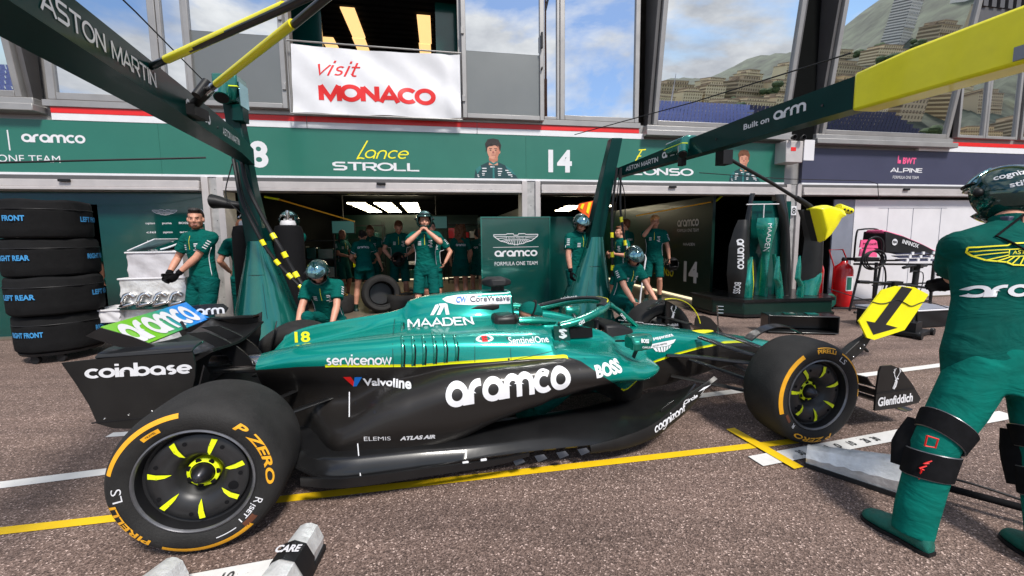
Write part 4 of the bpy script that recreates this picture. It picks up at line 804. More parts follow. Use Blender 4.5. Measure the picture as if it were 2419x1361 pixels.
# antenna camera hood and side camera
g = MB(); g.loft([[(x, y, z) for y, z in [(-w, z0), (w, z0), (w*.9, z1), (-w*.9, z1)]] for x, w, z0, z1 in ((1.50, .04, 1.075, 1.115), (1.55, .11, 1.07, 1.13), (1.66, .12, 1.075, 1.13), (1.71, .08, 1.08, 1.115))]); g.cyl((1.62, 0, 1.0), (1.62, 0, 1.08), .05)
g.build('roll_hoop_camera', 'black', car, bevel=.012)
g = MB(); g.loft([[(x, -.135-w*.3*math.cos(a), z+w*math.sin(a)) for a in np.linspace(0, 2*PI, 13)[:-1]] for x, w, z in ((1.38, .004, .915), (1.44, .022, .92), (1.55, .027, .925), (1.60, .015, .93))]); g.build('side_camera', 'carbon_matt', car)
for sg in (-1, 1):                                                  # mirrors
    mo = thing('mirror', None, None); mo.parent = car
    g = MB(); g.loft([[(x, sg*(.60+y), z) for y, z in [(-.07*s, .665+.02*(1-s)), (.07*s, .665+.02*(1-s)), (.075*s, .725), (.04*s, .76), (-.05*s, .762), (-.075*s, .73)]] for x, s in ((2.40, .9), (2.46, 1), (2.53, .8), (2.57, .3))]); g.build('housing', 'teal', mo, bevel=.012)
    g = MB(); g.tube([(2.47, sg*.52, .70), (2.44, sg*.36, .66)], .016, sq=(1, .5)); g.tube([(2.46, sg*.60, .66), (2.45, sg*.58, .60)], .018, sq=(1, .5)); g.build('stalk', 'carbon', mo)
    if sg < 0:
        g = MB(); put(g, 'BOSS', (2.445, -.676, .730), (1, 0, -.15), (0, .25, 1), .024, 0, bold=.05, width=.06); put(g, 'OAKLEY', (2.455, -.674, .690), (1, 0, -.1), (0, 0, 1), .012, 0, bold=.02, width=.07); g.build('lettering', 'white', mo)
g = MB(); g.tube([(3.66, 0, .54), (3.655, 0, .62), (3.64, 0, .80)], .006, seg=6)
for z in (.795, .765, .735): g.tube([(3.64, 0, z), (3.70, -.005, z-.005)], .005, seg=6)
g.build('pitot_tube', 'steel', car)
g = MB(); put(g, 'cognizant', (2.92, .03, .672), (1, .02, -.14), (-.02, 1, 0), .03, 0, st=.24); put(g, 'aramco', (2.69, .06, .705), (.9, -.3, -.1), (0, 1, 0), .035, 0, st=.24, off=.01); put(g, 'citi', (3.15, -.06, .637), (1, .02, -.16), (-.02, 1, 0), .04, 0, bold=.02, off=.004); g.build('nose_lettering', 'white', car)
g = MB(); g.ball((3.45, 0, .575), (.16, .05, .012)); g.build('nose_marking', 'yellow_vinyl', car)
# steering wheel and dashboard in the dark cockpit
g = MB(); g.box(2.38, 2.42, -.13, .13, .62, .78); g.build('steering_wheel', 'black', car, bevel=.03)
g = MB(); g.loft([[(x, y, z) for y, z in [(-w, .60), (w, .60), (w*.8, zt), (-w*.8, zt)]] for x, w, zt in ((2.44, .22, .74), (2.55, .22, .735), (2.70, .20, .69))]); g.build('dash_hoop', 'black', car, bevel=.02)
# ---------------------------------------------------------------- floor
def fl(x, t, sg):
    yo = float(np.interp(x, [.25, .5, 1.5, 2.3, 2.6, 2.95], [.70, .80, .80, .80, .78, .60])); yi = float(np.interp(x, [.25, .6, 1.2, 1.9, 2.4, 2.95], [.16, .58, .58, .42, .30, .22]))
    y = yi+(yo-yi)*t; zr = float(np.interp(x, [.25, .45, 1.0, 1.5, 2.2, 2.6, 2.95], [.30, .235, .215, .165, .12, .21, .36])); zi = float(np.interp(x, [.25, .6, 1.4, 2.2, 2.95], [.24, .26, .22, .16, .16]))
    z = zi+(zr-zi)*t**1.5+.05*math.sin(PI*t)*math.exp(-((x-1.9)/.5)**2)-(.09 if t > .9 else 0)*math.exp(-((x-.75)/.55)**2)
    return (x, sg*y, z)
for sg in (-1, 1):
    g = MB(); g.sheet([[fl(x, t, sg) for t in (np.linspace(0, 1, 14) if sg < 0 else np.linspace(1, 0, 14))] for x in np.linspace(.25, 2.95, 60)], .012); fo = g.build('floor', 'carbon', car, angle=60)
    if sg > 0: continue
    P = lambda pts: [(x, -.80-.02*math.sin((x-.35)*2), z) for x, z in pts]
    top = [(.38, .205), (.6, .17), (1.0, .165), (1.4, .155), (1.62, .16)]; bot = [(.38, .16), (.6, .118), (1.0, .118), (1.4, .118), (1.62, .14)]
    g = MB(); g.sheet([[a, b] for a, b in zip(P(crom(top, 5)), P(crom(bot, 5)))], .014); g.build('floor_edge_wing', 'carbon', fo)
    for x, z in ((.845, .138), (1.02, .14), (1.24, .150), (1.345, .150)):
        g = MB(); g.box(x-.018, x+.018, -.828, -.812, z-.02, z+.014); g.build('bracket', 'white', fo, bevel=.004)
    for x in (1.52, 1.66, 1.80, 1.94):
        g = MB(); g.sheet([[(x+.06*t+.02*v, -.79-.015*v, .118-.035*v*(1-.4*t)) for v in np.linspace(0, 1, 5)] for t in np.linspace(0, 1, 5)], .006); g.build('edge_vane', 'gunmetal', fo)
    # forward fence with lettering
    up = [(2.02, .135), (2.25, .165), (2.45, .215), (2.6, .30), (2.72, .375), (2.83, .43), (2.945, .475)]; lo = [(2.02, .095), (2.25, .088), (2.45, .125), (2.6, .20), (2.72, .275), (2.83, .375), (2.955, .470)]
    U = crom(up, 5); Lo = crom(lo, 5); yf = lambda x: -.80+.05*max(0, x-2.5)
    gg = MB(); gg.sheet([[(u[0], yf(u[0]), u[1]), ((u[0]+q[0])/2, yf(u[0])-.012, (u[1]+q[1])/2), (q[0], yf(q[0]), q[1])] for u, q in zip(U, Lo)], .012); gg.build('floor_fence', 'carbon_matt', fo, angle=60)
    bv = gg.bvh(); g = MB(); side(g, 'cognizant', 2.465, .165, 2.695, .285, .040, 0, st=.24, bvh=bv); side(g, 'Circle', 2.685, .325, 2.79, .368, .022, 0, bold=.03, shear=.2, bvh=bv)
    sidepoly(g, [(2.80, .400), (2.845, .425), (2.90, .44), (2.845, .413)], 0, bvh=bv); sidepoly(g, [(2.815, .375), (2.842, .41), (2.85, .412), (2.83, .38)], 0, bvh=bv); g.build('lettering', 'white', fo)
    for k in range(3):
        g = MB(); g.sheet([[(2.62+.11*k+.12*t, -.66+.12*k+.02*t, .10+.05*t+v*(.13-.02*k)) for v in np.linspace(0, 1, 4)] for t in np.linspace(0, 1, 6)], .008); g.build('turning_vane', 'carbon_matt', fo)
for xa, ya, za, xb, yb, zb in ((.585, -.45, .505, .60, -.62, .36), (.655, -.72, .305, .672, -.80, .145)):
    g = MB(); g.cyl((xa, ya, za), (xb, yb, zb), .0032, seg=6); g.build('stay_rod', 'white', car)
g = MB(); g.sheet([[(x, y, .10+.30*max(0, (.1-x))) for y in np.linspace(-.50, .50, 10)] for x in np.linspace(.30, -.55, 10)], .015); g.build('diffuser', 'carbon_matt', car)
# ---------------------------------------------------------------- rear wing
rw = thing('rear_wing', None, None); rw.parent = car
ep = [(-.763, .828), (-.48, .842), (-.19, .836), (-.183, .77), (-.188, .70), (-.215, .60), (-.29, .50), (-.40, .447), (-.50, .443), (-.578, .456), (-.645, .49), (-.672, .60), (-.715, .715)]
for sg in (-1, 1):
    g = MB(); g.prism(ep, .012, 0, frame((0, sg*.50+.006, 0), (1, 0, 0), (0, 0, 1)))
    if sg < 0:
        put(g, 'coinbase', (-.672, -.506, .738), (1, 0, -.036), (0, 0, 1), .050, 1, st=.27, width=.475)
        for k in range(5): g.ball((-.61+.105*k, -.507, .515+.008*k), .0045, 2, 8)
        g.box(-.668, -.30, -.509, -.505, .494, .500, 3)
    g.build('endplate', ['carbon_matt', 'white', 'steel', 'black'], rw, bevel=.003)
    # rolled tip joining the endplate to the main plane
    g = MB(); g.sheet([[(-.62+.43*t, sg*(.50-.13*(1-math.cos(a))), .836+.022*math.sin(a)) for a in np.linspace(0, PI/2, 8)] for t in np.linspace(0, 1, 10)][::sg], .012); g.build('wing_tip', 'carbon', rw)
    g = MB(); g.prism([(-.70, .945), (-.635, .985), (-.50, .925), (-.40, .868), (-.46, .852), (-.56, .875)] if sg < 0 else [(-.64, .868), (-.625, .958), (-.50, .968), (-.40, .965), (-.365, .93), (-.385, .90), (-.55, .865)], .010, 0, frame((0, sg*.425+.005, 0), (1, 0, 0), (0, 0, 1)))
    if sg > 0: put(g, 'arm', (-.575, .419, .888), (1, 0, .02), (0, 0, 1), .048, 1, st=.25, width=.185)
    g.build('flap_endplate', ['carbon', 'white'], rw)
g = MB(); g.sheet([[(-.20-.12*t, .51+.09*math.sin(v*1.5), .68+.18*v-.06*t*v) for v in np.linspace(0, 1, 6)] for t in np.linspace(0, 1, 5)], .01); g.build('outer_winglet', 'carbon', rw)
def foil(x0, z0, x1, z1, cam_, n=9): return [(x0+(x1-x0)*t, z0+(z1-z0)*t-cam_*math.sin(PI*t)) for t in np.linspace(0, 1, n)]
pr = foil(-.135, .815, -.46, .865, .045)
g = MB(); g.sheet([[(x, y, z-.005+.012*(abs(y)/.40)**3-.03*math.exp(-(y/.25)**2)) for x, z in pr] for y in np.linspace(-.41, .41, 30)], .014); g.build('main_plane', 'carbon', rw, angle=60)
def flapmat():
    m = mat('flap_gradient', (0, 0, 0), .3, 0, 0, coat=.5); nt = m.node_tree; b = nt.nodes['Principled BSDF']; tc = N(nt, 'ShaderNodeTexCoord'); sp = N(nt, 'ShaderNodeSeparateXYZ'); LK(nt, tc, 'Object', sp, 0)
    mr = N(nt, 'ShaderNodeMapRange'); mr.inputs['From Min'].default_value = -.4; mr.inputs['From Max'].default_value = .4; LK(nt, sp, 'Y', mr, 0)
    r = N(nt, 'ShaderNodeValToRGB'); e = r.color_ramp.elements; e[0].color = (*S(108, 186, 20), 1); e[0].position = .3; e[1].color = (*S(16, 130, 220), 1); e[1].position = .78; q = e.new(.55); q.color = (*S(30, 150, 120), 1); LK(nt, mr, 0, r, 'Fac'); LK(nt, r, 0, b, 'Base Color'); return m
fp = foil(-.485, .862, -.632, .990, .012)
fg = [[(x, y, z) for x, z in fp] for y in np.linspace(-.42, .42, 12)]
g = MB(); g.sheet(fg, .010); bvf = g.bvh()
n_ = Vector((.66, 0, .75)); ux = Vector((-.754, 0, .657))
v, f, l = strokes('aramco', .27); v = v-[v[:, 0].min(), 0]; v = v*[.72/v[:, 0].max(), .150]
drape(g, bvf, v, f, l, lambda a, b: Vector((-.497, -.37+a, .870))+ux*(b+.008)+n_*.3, -n_, 1, .003)
g.build('drs_flap', [flapmat(), 'white'], rw)
g = MB(); g.tube([(-.44, -.02, .868), (-.50, .06, .905)], .009); g.build('drs_actuator', 'black', rw)
g = MB(); g.sheet([[(x, y, z) for x, z in foil(-.10, .40, -.42, .50, .03)] for y in np.linspace(-.49, .49, 12)], .012); g.sheet([[(x, y, z) for x, z in foil(-.34, .50, -.50, .60, .02)] for y in np.linspace(-.49, .49, 12)], .012); g.build('beam_wing', 'carbon_matt', rw)
for y in (-.09, .09):
    g = MB(); g.sheet([[(-.05-.05*t-.20*t*t, y, .62+.24*t), (-.16-.05*t-.20*t*t, y, .62+.24*t)] for t in np.linspace(0, 1, 8)], .014); g.build('pylon', 'carbon', rw)
g = MB(); g.cyl((.1, 0, .60), (-.32, 0, .62), .065, .06); g.cyl((-.321, 0, .62), (-.30, 0, .62), .05, .05, 1); g.build('exhaust', ['steel', 'black_matt'], car)
g = MB(); g.loft([[(x, y, z) for y, z in [(-w, .26), (w, .26), (w, zt), (-w, zt)]] for x, w, zt in ((.1, .12, .46), (-.35, .08, .40), (-.60, .05, .37))]); g.build('crash_structure', 'carbon', car, bevel=.02)
# ---------------------------------------------------------------- wheels
def sz(r, w): return float(np.interp(r, [.243, .262, .30, .325, .342, .353, .3585, .36], [-.012, 0, .004, -.004, -.022, -.05, -.09, -.14]))
def ringtext(mb, txt, r, a_mid, h, mi, bold=.02, shear=0., span=None):
    v, f, l = text2d(txt, bold, shear); v = v-[v[:, 0].min(), 0]; sc = h/.70; L = v[:, 0].max(); sx = (span*r/L) if span else sc
    bm_v = []; 
    bm = bmesh.new(); bs = [bm.verts.new((p[0]*sx, p[1]*sc, 0)) for p in v]
    for q in f:
        try: bm.faces.new([bs[i] for i in q])
        except ValueError: pass
    for c in np.arange(.012, L*sx, .012): bmesh.ops.bisect_plane(bm, geom=bm.verts[:]+bm.edges[:]+bm.faces[:], plane_co=(c, 0, 0), plane_no=(1, 0, 0))
    bm.verts.index_update(); P = []
    for q in bm.verts:
        rr = r+q.co.y; a = R_(a_mid)+(L*sx/2-q.co.x)/r; P.append((rr*math.cos(a), rr*math.sin(a), sz(rr, 0)+.0025))
    F = [[x.index for x in q.verts] for q in bm.faces]; bm.free(); mb.add(P, F, mi)
def ringarc(mb, r0, r1, a0, a1, mi, dz=.002):
    n = int(abs(a1-a0)/3)+1; P = []
    for i in range(n+1):
        a = R_(a0+(a1-a0)*i/n); 
        for r in (r0, (r0+r1)/2, r1): P.append((r*math.cos(a), r*math.sin(a), sz(r, 0)+dz))
    mb.add(P, [(3*i+k, 3*i+3+k, 3*i+4+k, 3*i+1+k) for i in range(n) for k in (0, 1)], mi)
def wheel(x, y, w, sg, steer, rear, spin):
    wo = thing('wheel', None, None); wo.parent = car; wo.matrix_local = Matrix.Translation((x, y, 0)) @ Matrix.Rotation(steer, 4, 'Z')
    T = frame((0, sg*w/2, .36), (-sg, 0, 0), (0, 0, 1))   # local z points outwards
    pr = [(.225, -.05), (.243, -.012), (.262, 0), (.30, .004), (.325, -.004), (.342, -.022), (.353, -.05), (.3585, -.09), (.36, -.14)]
    prof = pr+[(.36, -(w/2))]+[(r, -w-z) for r, z in pr[::-1]]
    g = MB(); g.lathe(prof, 96, 0, T, cap=False)
    q = MB(); S0 = spin
    if rear:
        ringarc(q, .309, .329, 96+S0, 165+S0, 1); ringarc(q, .309, .329, 243+S0, 312+S0, 1)
        ringarc(q, .272, .292, 112, 128, 1); ringtext(q, 'TRAVEL', .278, 120, .008, 3, span=.17)
        ringtext(q, 'P ZERO', .290, 22, .033, 1, bold=.03, shear=.2, span=1.12); ringtext(q, 'PIRELLI', .298, 212, .027, 1, bold=.03, span=.74); ringarc(q, .331, .337, 190, 232, 1)
        ringtext(q, 'LS', .268, 182, .036, 2, bold=-.005, span=.22); ringtext(q, 'R', .262, -27, .036, 2, bold=-.005); ringtext(q, '|SET 1', .262, -42, .020, 2, span=.34); ringarc(q, .287, .315, -52, -40, 4)
        ringarc(q, .283, .287, -76, -58, 2); P = [(.285*math.cos(R_(a)), .285*math.sin(R_(a))) for a in (-76,)]
    else:
        ringarc(q, .300, .325, 118, 198, 1); ringarc(q, .312, .322, 10, 60, 1); ringarc(q, .308, .322, -6, 3, 1)
        ringtext(q, 'PIRELLI', .292, 84, .025, 1, bold=.03, span=.50); ringarc(q, .322, .328, 71, 97, 1); ringtext(q, 'LS', .266, 54, .032, 2, bold=-.005, span=.20)
        ringtext(q, 'P ZERO', .292, -98, .031, 1, bold=.03, shear=.2, span=1.05); ringtext(q, 'R', .262, -138, .03, 2, bold=-.005); ringarc(q, .270, .292, -158, -146, 4)
    for vv, f, m_ in zip([0], [0], [0]): pass
    g.v += [T @ p for p in q.v]; o = len(g.v)-len(q.v); g.f += [[o+i for i in f] for f in q.f]; g.m += q.m
    g.build('tyre', ['rubber', 'orange_y', 'white', 'black', M['tag_brown']], wo, angle=30)
    g = MB(); g.lathe([(.226, -.06), (.229, -.012), (.236, -.003), (.243, -.006), (.243, -.02)], 72, 0, T, cap=False); g.lathe([(.229, -.012), (.222, -.055), (.206, -.062)], 72, 1, T, cap=False); g.build('rim', ['rim_grey', 'black'], wo)
    g = MB(); g.lathe([(.206, -.062), (.203, -.046), (.197, -.042), (.16, -.034), (.12, -.044), (.098, -.066), (.080, -.105), (.062, -.122), (.0, -.124)], 72, 0, T, cap=False)
    for k in range(7):
        a = R_(270+spin+k*360/7); ca, sa = math.cos(a), math.sin(a)
        P = [(.108, 0), (.128, .009), (.155, .0135), (.192, .016), (.196, -.008), (.160, -.008), (.130, -.006)]
        g.add([(r*ca-t*sa, r*sa+t*ca, float(np.interp(r, [.098, .12, .16, .197], [-.066, -.044, -.034, -.042]))+.0065) for r, t in P], [tuple(range(7))], 1, T)
        a2 = a+R_(-13); c = (.172*math.cos(a2), .172*math.sin(a2), -.034); g.lathe([(.010, 0), (.0, .0005)], 10, 2, T @ Matrix.Translation(c), cap=False)
    a = R_(-22 if rear else 215); g.lathe([(.022, 0), (0, .001)], 14, 2, T @ Matrix.Translation((.150*math.cos(a), .150*math.sin(a), -.034)), cap=False)
    g.build('wheel_cover', ['cover_black', 'lime', 'black_matt'], wo)
    g = MB(); g.lathe([(.070, -.122), (.068, -.088), (.052, -.082), (.050, -.105)], 28, 0, T, cap=False); g.lathe([(.049, -.12), (.047, -.075), (.038, -.058), (.022, -.03), (.007, -.02), (0, -.02)], 20, 1, T)
    for k in range(7):
        a = k*2*PI/7; g.lathe([(.013, 0), (0, .001)], 10, 2, T @ Matrix.Translation((.060*math.cos(a), .060*math.sin(a), -.0835)), cap=False)
    g.build('wheel_nut', ['lime', 'gunmetal', 'black_matt'], wo)
    g = MB(); g.lathe([(.225, -.06), (.22, -w+.03), (.19, -w+.01), (.0, -w+.01)], 48, 0, T, cap=False); g.build('brake_drum', 'carbon_matt', wo)
    return wo
M['rim_grey'] = mat('rim_grey', S(112, 112, 116), .35, .6, .15, 30); M['cover_black'] = mat('wheel_cover_black', (.016, .016, .017), .42, 0, .15, 10); M['tag_brown'] = mat('tyre_tag_brown', S(92, 50, 30), .6, 0, .2)
M['gunmetal'] = mat('gunmetal', (.05, .05, .055), .3, .8, .2); M['valv_blue'] = mat('paint_blue', S(20, 110, 200), .4, 0, .05)
RWl = wheel(0, -.7975, .405, -1, 0, True, 0); wheel(0, .7975, .405, 1, 0, True, 20)
wheel(3.6, -.8475, .305, -1, -.042, False, 4); wheel(3.6, .8475, .305, 1, -.042, False, 40)
# tyre deflectors over the front wheels
for sg in (-1, 1):
    g = MB(); g.sheet([[(3.6+.405*math.cos(a), sg*(.60+.07*v), .36+.405*math.sin(a)-.008*v) for v in np.linspace(0, 1, 3)][::-sg] for a in np.linspace(R_(55), R_(128), 16)], .008)
    g.build('wheel_deflector', 'carbon', car)
g = MB(); g.sheet([[(3.58+.17*t, .66+.03*math.sin(PI*t), .40+v*(.34-.10*t*t)) for v in np.linspace(0, 1, 6)] for t in np.linspace(0, 1, 8)], .012); put(g, 'Glenfiddich', (3.585, .645, .47), (1, .02, 0), (0, 0, 1), .030, 1, bold=.02, width=.14)
def stag(mb, o, s, mi, T=None):
    for P, w in (([(-.1, 0), (.0, .10), (.05, .30), (.0, .42)], .13), ([(-.12, .0), (-.05, .15), (.0, .3)], .10), ([(.0, .40), (.10, .46), (.16, .42)], .07), ([(-.01, .45), (-.10, .62), (-.12, .78), (-.04, .95)], .035), ([(-.11, .68), (-.2, .80)], .03), ([(-.12, .76), (-.16, .92)], .03), ([(.03, .46), (.14, .60), (.22, .74), (.18, .95)], .035), ([(.18, .68), (.28, .78)], .03), ([(.21, .76), (.28, .9)], .03)): ribbon(mb, [(a*s, b*s) for a, b in P], w*s, o, (1, 0, 0), (0, 0, 1), mi, .004, T)
stag(g, (3.66, .652, .55), .15, 1); g.build('wheel_fairing', ['carbon', 'white'], car)
g = MB(); g.tube([(3.66+.40*math.cos(a), .70, .36+.40*math.sin(a)) for a in np.linspace(R_(100), R_(15), 14)], .006, seg=6); g.build('fairing_edge', 'yellow_vinyl', car)
# suspension arms: flat aerofoil tubes
def armt(pts, w=.03, mt='carbon'):
    g = MB(); g.tube(pts, w, 0, 10, sq=(1, .34), up=(0, 0, 1)); g.build('suspension_arm', mt, car)
for sg in (-1, 1):
    armt([(3.30, sg*.20, .585), (3.38, sg*.50, .555), (3.50, sg*.74, .52)], .036); armt([(3.50, sg*.18, .605), (3.50, sg*.45, .60), (3.55, sg*.74, .565)], .03)
    armt([(2.95, sg*.25, .475), (3.15, sg*.35, .475), (3.45, sg*.74, .50)], .036); armt([(3.18, sg*.24, .42), (3.40, sg*.74, .36)], .028)
    armt([(3.0, sg*.25, .30), (3.25, sg*.50, .285), (3.50, sg*.74, .26)], .03, 'carbon_matt'); armt([(3.70, sg*.16, .30), (3.65, sg*.74, .26)], .026)
    armt([(.30, sg*.25, .50), (.05, sg*.62, .50)], .022); armt([(.55, sg*.32, .46), (.10, sg*.62, .43)], .026); armt([(.35, sg*.26, .24), (.02, sg*.62, .22)], .024); armt([(-.12, sg*.12, .48), (-.02, sg*.62, .50)], .022)
    g = MB(); g.sheet([[(-.22+.12*t, sg*(.54+.05*v), .30+.42*t+.06*v) for v in np.linspace(0, 1, 4)] for t in np.linspace(0, 1, 6)], .008); g.sheet([[(.10-.05*t, sg*(.50+.08*v), .60-.12*t) for v in np.linspace(0, 1, 4)] for t in np.linspace(0, 1, 5)], .008); g.build('brake_duct', 'carbon', car)
# ---------------------------------------------------------------- front wing
fwn = thing('front_wing', None, None); fwn.parent = car
fep = [(4.17, .165), (4.172, .33), (4.183, .452), (4.20, .492), (4.30, .49), (4.39, .455), (4.52, .33), (4.625, .205), (4.606, .175), (4.42, .16)]
for sg in (-1, 1):
    g = MB(); g.prism(fep, .012, 0, frame((0, sg*.95+.006, 0), (1, 0, 0), (0, 0, 1)))
    if sg < 0: put(g, 'Glenfiddich', (4.19, -.956, .198), (1, 0, 0), (0, 0, 1), .062, 1, bold=.03, width=.345); stag(g, (4.345, -.956, .315), .16, 1); g.box(4.175, 4.54, -.962, -.957, .291, .297, 2)
    g.build('endplate', ['carbon_matt', 'white', 'black'], fwn)
for k, (xa, za, xb, zb, ch) in enumerate(((4.58, .115, 4.40, .15, .02), (4.42, .165, 4.27, .225, .02), (4.30, .235, 4.17, .315, .018), (4.20, .325, 4.09, .415, .015))):
    for sg in (-1, 1):
        ys = np.linspace(.94, .11, 16)
        gd = [[(x+.06*(1-t)-(.10*(1-t)), sg*y, z-.05*(k/3)*(1-(y-.11)/.83)) for x, z in foil(xa, za, xb, zb, ch, 7)] for y, t in zip(ys, (ys-.11)/.83)]
        g = MB(); g.sheet(gd[::(1 if sg > 0 else -1)], .008)
        if k == 2 and sg < 0: put(g, 'cognizant', (4.24, -.90, .262), (0, 1, 0), (-.85, 0, .52), .075, 1, st=.24, off=.02)
        g.build('wing_element', ['carbon', 'white'], fwn)
# ================================================================ GANTRIES
WT = Matrix.Rotation(BW, 4, 'Z')
def wthing(name, label, cat, s, n, z=0, grp=None, rz=0): return thing(name, label, cat, W(s, n, z), BW+rz, grp)
def gantry(sg, label):
    t = thing('pit_gantry', label, 'pit gantry', (0, 0, 0), BW, 'overhead gantries beside the garage'); n0 = 5.9
    b0, b1 = ((-2.34, -2.40) if sg < 0 else (2.20, 2.34))
    g = MB(); rg = []
    for z, rx, ry, k in ((.03, .46, .40, 0), (.10, .45, .39, 0), (.45, .37, .32, .15), (.85, .27, .24, .5), (1.2, .17, .17, .85), (1.42, .13, .14, 1.0)):
        c = b0+(b1-b0)*k; rg.append([(c+rx*(abs(math.cos(a))**.75)*(1 if math.cos(a) > 0 else -1), n0+ry*(abs(math.sin(a))**.75)*(1 if math.sin(a) > 0 else -1), z) for a in np.linspace(0, 2*PI, 33)[:-1]])
    g.loft(rg); cone = g.build('base', 'gantry_lt', t, angle=45)
    g = MB()
    for z, rx, k in ((.98, .245, .6),): 
        c = b0+(b1-b0)*k; P = [(c+rx*math.cos(a), n0-(.22)*math.sin(a), z) for a in np.linspace(.2, PI-.2, 12)]; g.tube(P, .004, seg=5)
    for a in (.7, 1.3, 1.9, 2.5): g.tube([(b0+.375*math.cos(a), n0-.33*math.sin(a)-.004, .42), (b0+.265*math.cos(a)+.5*(b1-b0), n0-.235*math.sin(a)-.004, .87)], .004, seg=5)
    g.build_each('panel_joint', 'panel_dark', t)
    s0, s1 = ((-2.38, -2.585) if sg < 0 else (2.30, 2.66)); zt = 3.16 if sg < 0 else 2.90
    g = MB(); g.loft([[(s+dx*w, n0+dy*d, z) for dx, dy in ((-1, -1), (1, -1), (1, 1), (-1, 1))] for s, z, w, d in ((s0, 1.25, .125, .12), (s0+(s1-s0)*.5, 2.1, .10, .10), (s1, zt, .085, .085))]); g.build('mast', 'gantry', t, bevel=.012)
    # boom towards the pit lane
    if sg < 0: L = lambda n: -2.37+.126*(5.3-n); Rr = lambda n: -2.2+.16*(5.37-n)-.09*max(0, n-5); z0, z1, ne = 2.40, 2.62, .4; nb = [5.80, 5.0, 4, 2.5, ne]; zt_ = lambda n: 2.62 if n < 5 else 2.60
    else: L = lambda n: 2.70+.082*(5.75-n); Rr = lambda n: 2.80+.0927*(5.9-n)+.01; z0, z1, ne = 2.33, 2.56, 2.50; nb = [5.95, 4.5, 3.2, ne]; zt_ = lambda n: float(np.interp(n, [2.5, 3.2, 4.5, 5.95], [2.56, 2.555, 2.52, 2.46]))
    g = MB(); g.loft([[(L(n), n, z0), (Rr(n), n, z0), (Rr(n), n, zt_(n)), (L(n), n, zt_(n))] for n in nb])
    fx = (lambda n, z: (Rr(n), n, z)) if sg < 0 else (lambda n, z: (L(n), n, z))
    d = Vector(fx(ne, 0))-Vector(fx(4.9, 0)); d.normalize(); xd = -d if sg < 0 else d
    if sg < 0:
        put(g, 'ASTON MARTIN', fx(2.18, 2.455), xd, (0, 0, 1), .10, 1, st=.15, width=1.0, off=.004); put(g, 'aramco', fx(3.62, 2.46), xd, (0, 0, 1), .085, 1, st=.25, width=.50, off=.004); put(g, 'ASTON MARTIN', fx(4.42, 2.46), xd, (0, 0, 1), .07, 1, st=.15, width=.52, off=.004)
    else:
        put(g, 'ASTON MARTIN', fx(5.62, 2.375), xd, (0, 0, 1), .062, 1, st=.16, width=.78, off=.004); put(g, 'aramco', fx(4.76, 2.395), xd, (0, 0, 1), .075, 1, st=.25, width=.5, off=.004)
        put(g, 'Built on', fx(3.50, 2.43), xd, (0, 0, 1), .050, 1, bold=.02, width=.28, off=.004); put(g, 'arm', fx(3.18, 2.425), xd, (0, 0, 1), .075, 1, st=.24, width=.30, off=.004)
    bo = g.build('boom', ['gantry', 'white'], t, bevel=.0, angle=30)
    g = MB()
    for n in ((2.9, 4.3) if sg < 0 else (2.75, 3.85)): 
        p = Vector(fx(n, (z0+z1)/2-.02)); g.cyl(p-Vector((.006, 0, 0)), p+Vector((.006, 0, 0)), .010, seg=8)
    g.build('bolt', 'gunmetal', bo)
    if sg > 0:
        g = MB(); g.loft([[(L(n)-.02, n, z0-.02), (Rr(n)+.02, n, z0-.02), (Rr(n)+.02, n, z1+.015+h), (L(n)-.02, n, z1+.015+h)] for n, h in ((2.52, 0), (2.2, .03), (1.3, .04), (1.0, 0))]); q = g.build('yellow_casing', 'yellow', t, bevel=.02)
        g = MB(); g.box(L(1.7)-.032, L(1.7)-.01, 1.42, 1.72, z0, z0+.07); g.build('grey_panel', 'grey_panel', q)
        g = MB()
        for n in (1.62, 1.40): g.cyl((L(n)-.03, n, z1+.0), (L(n)-.01, n, z1+.0), .014)
        g.build('screw_head', 'yellow', q)
    # lamp pod
    pc = (-2.565, n0-.1, 3.36) if sg < 0 else (2.80, 4.45, 2.46)
    po = thing('signal_pod', None, None); po.parent = t; po.location = pc
    if sg < 0:
        g = MB(); g.loft([[(-.145*k, y, z) for y in ()] or [(-.14*k, -.13*k, z), (.14*k, -.13*k, z), (.14*k, .16*k, z), (-.14*k, .16*k, z)] for z, k in ((-.20, .62), (-.05, .95), (-.02, 1), (.12, 1))]); g.build('housing', 'gantry_lt', po, bevel=.02)
        g = MB(); g.box(-.144, .144, -.136, .164, -.035, -.022); g.build('yellow_trim', 'lime', po)
        p0, p1 = Vector((-.03, -.10, -.05)), Vector((-.005, -.20, -.20)); ax = (p1-p0).normalized(); g = MB(); g.tube([p0, p1], .088, 0, 22); q = g.build('lens_tube', 'gantry_lt', po)
        g = MB(); g.tube([p1+ax*.001, p1+ax*.004], .074, 0, 22); g.build('lens', 'black', po)
        g = MB(); g.box(.145, .155, -.10, .14, -.25, .04); g.box(.02, .15, -.05, .12, -.42, -.22, 1); g.build('side_screen', ['visor', 'gantry'], po, bevel=.008)
        g = MB(); g.lathe([(.055, 0), (.06, .05), (.05, .09), (.0, .10)], 16, T=frame((-.26, -.08, -.12), (0, 0, 1), (0, 1, 0))); g.build('spot_lamp', 'steel', po)
    else:
        g = MB(); g.loft([[(x, y, z) for y, z in ((-a, -.06*k), (a, -.06*k), (a, .11*k), (-a, .11*k))] for x, a, k in ((-.07, .16, .75), (.0, .19, 1), (.12, .19, 1))]); g.build('housing', 'gantry_lt', po, bevel=.015)
        g = MB(); g.box(-.072, .0, -.192, .192, .012, .020); g.build('yellow_trim', 'lime', po)
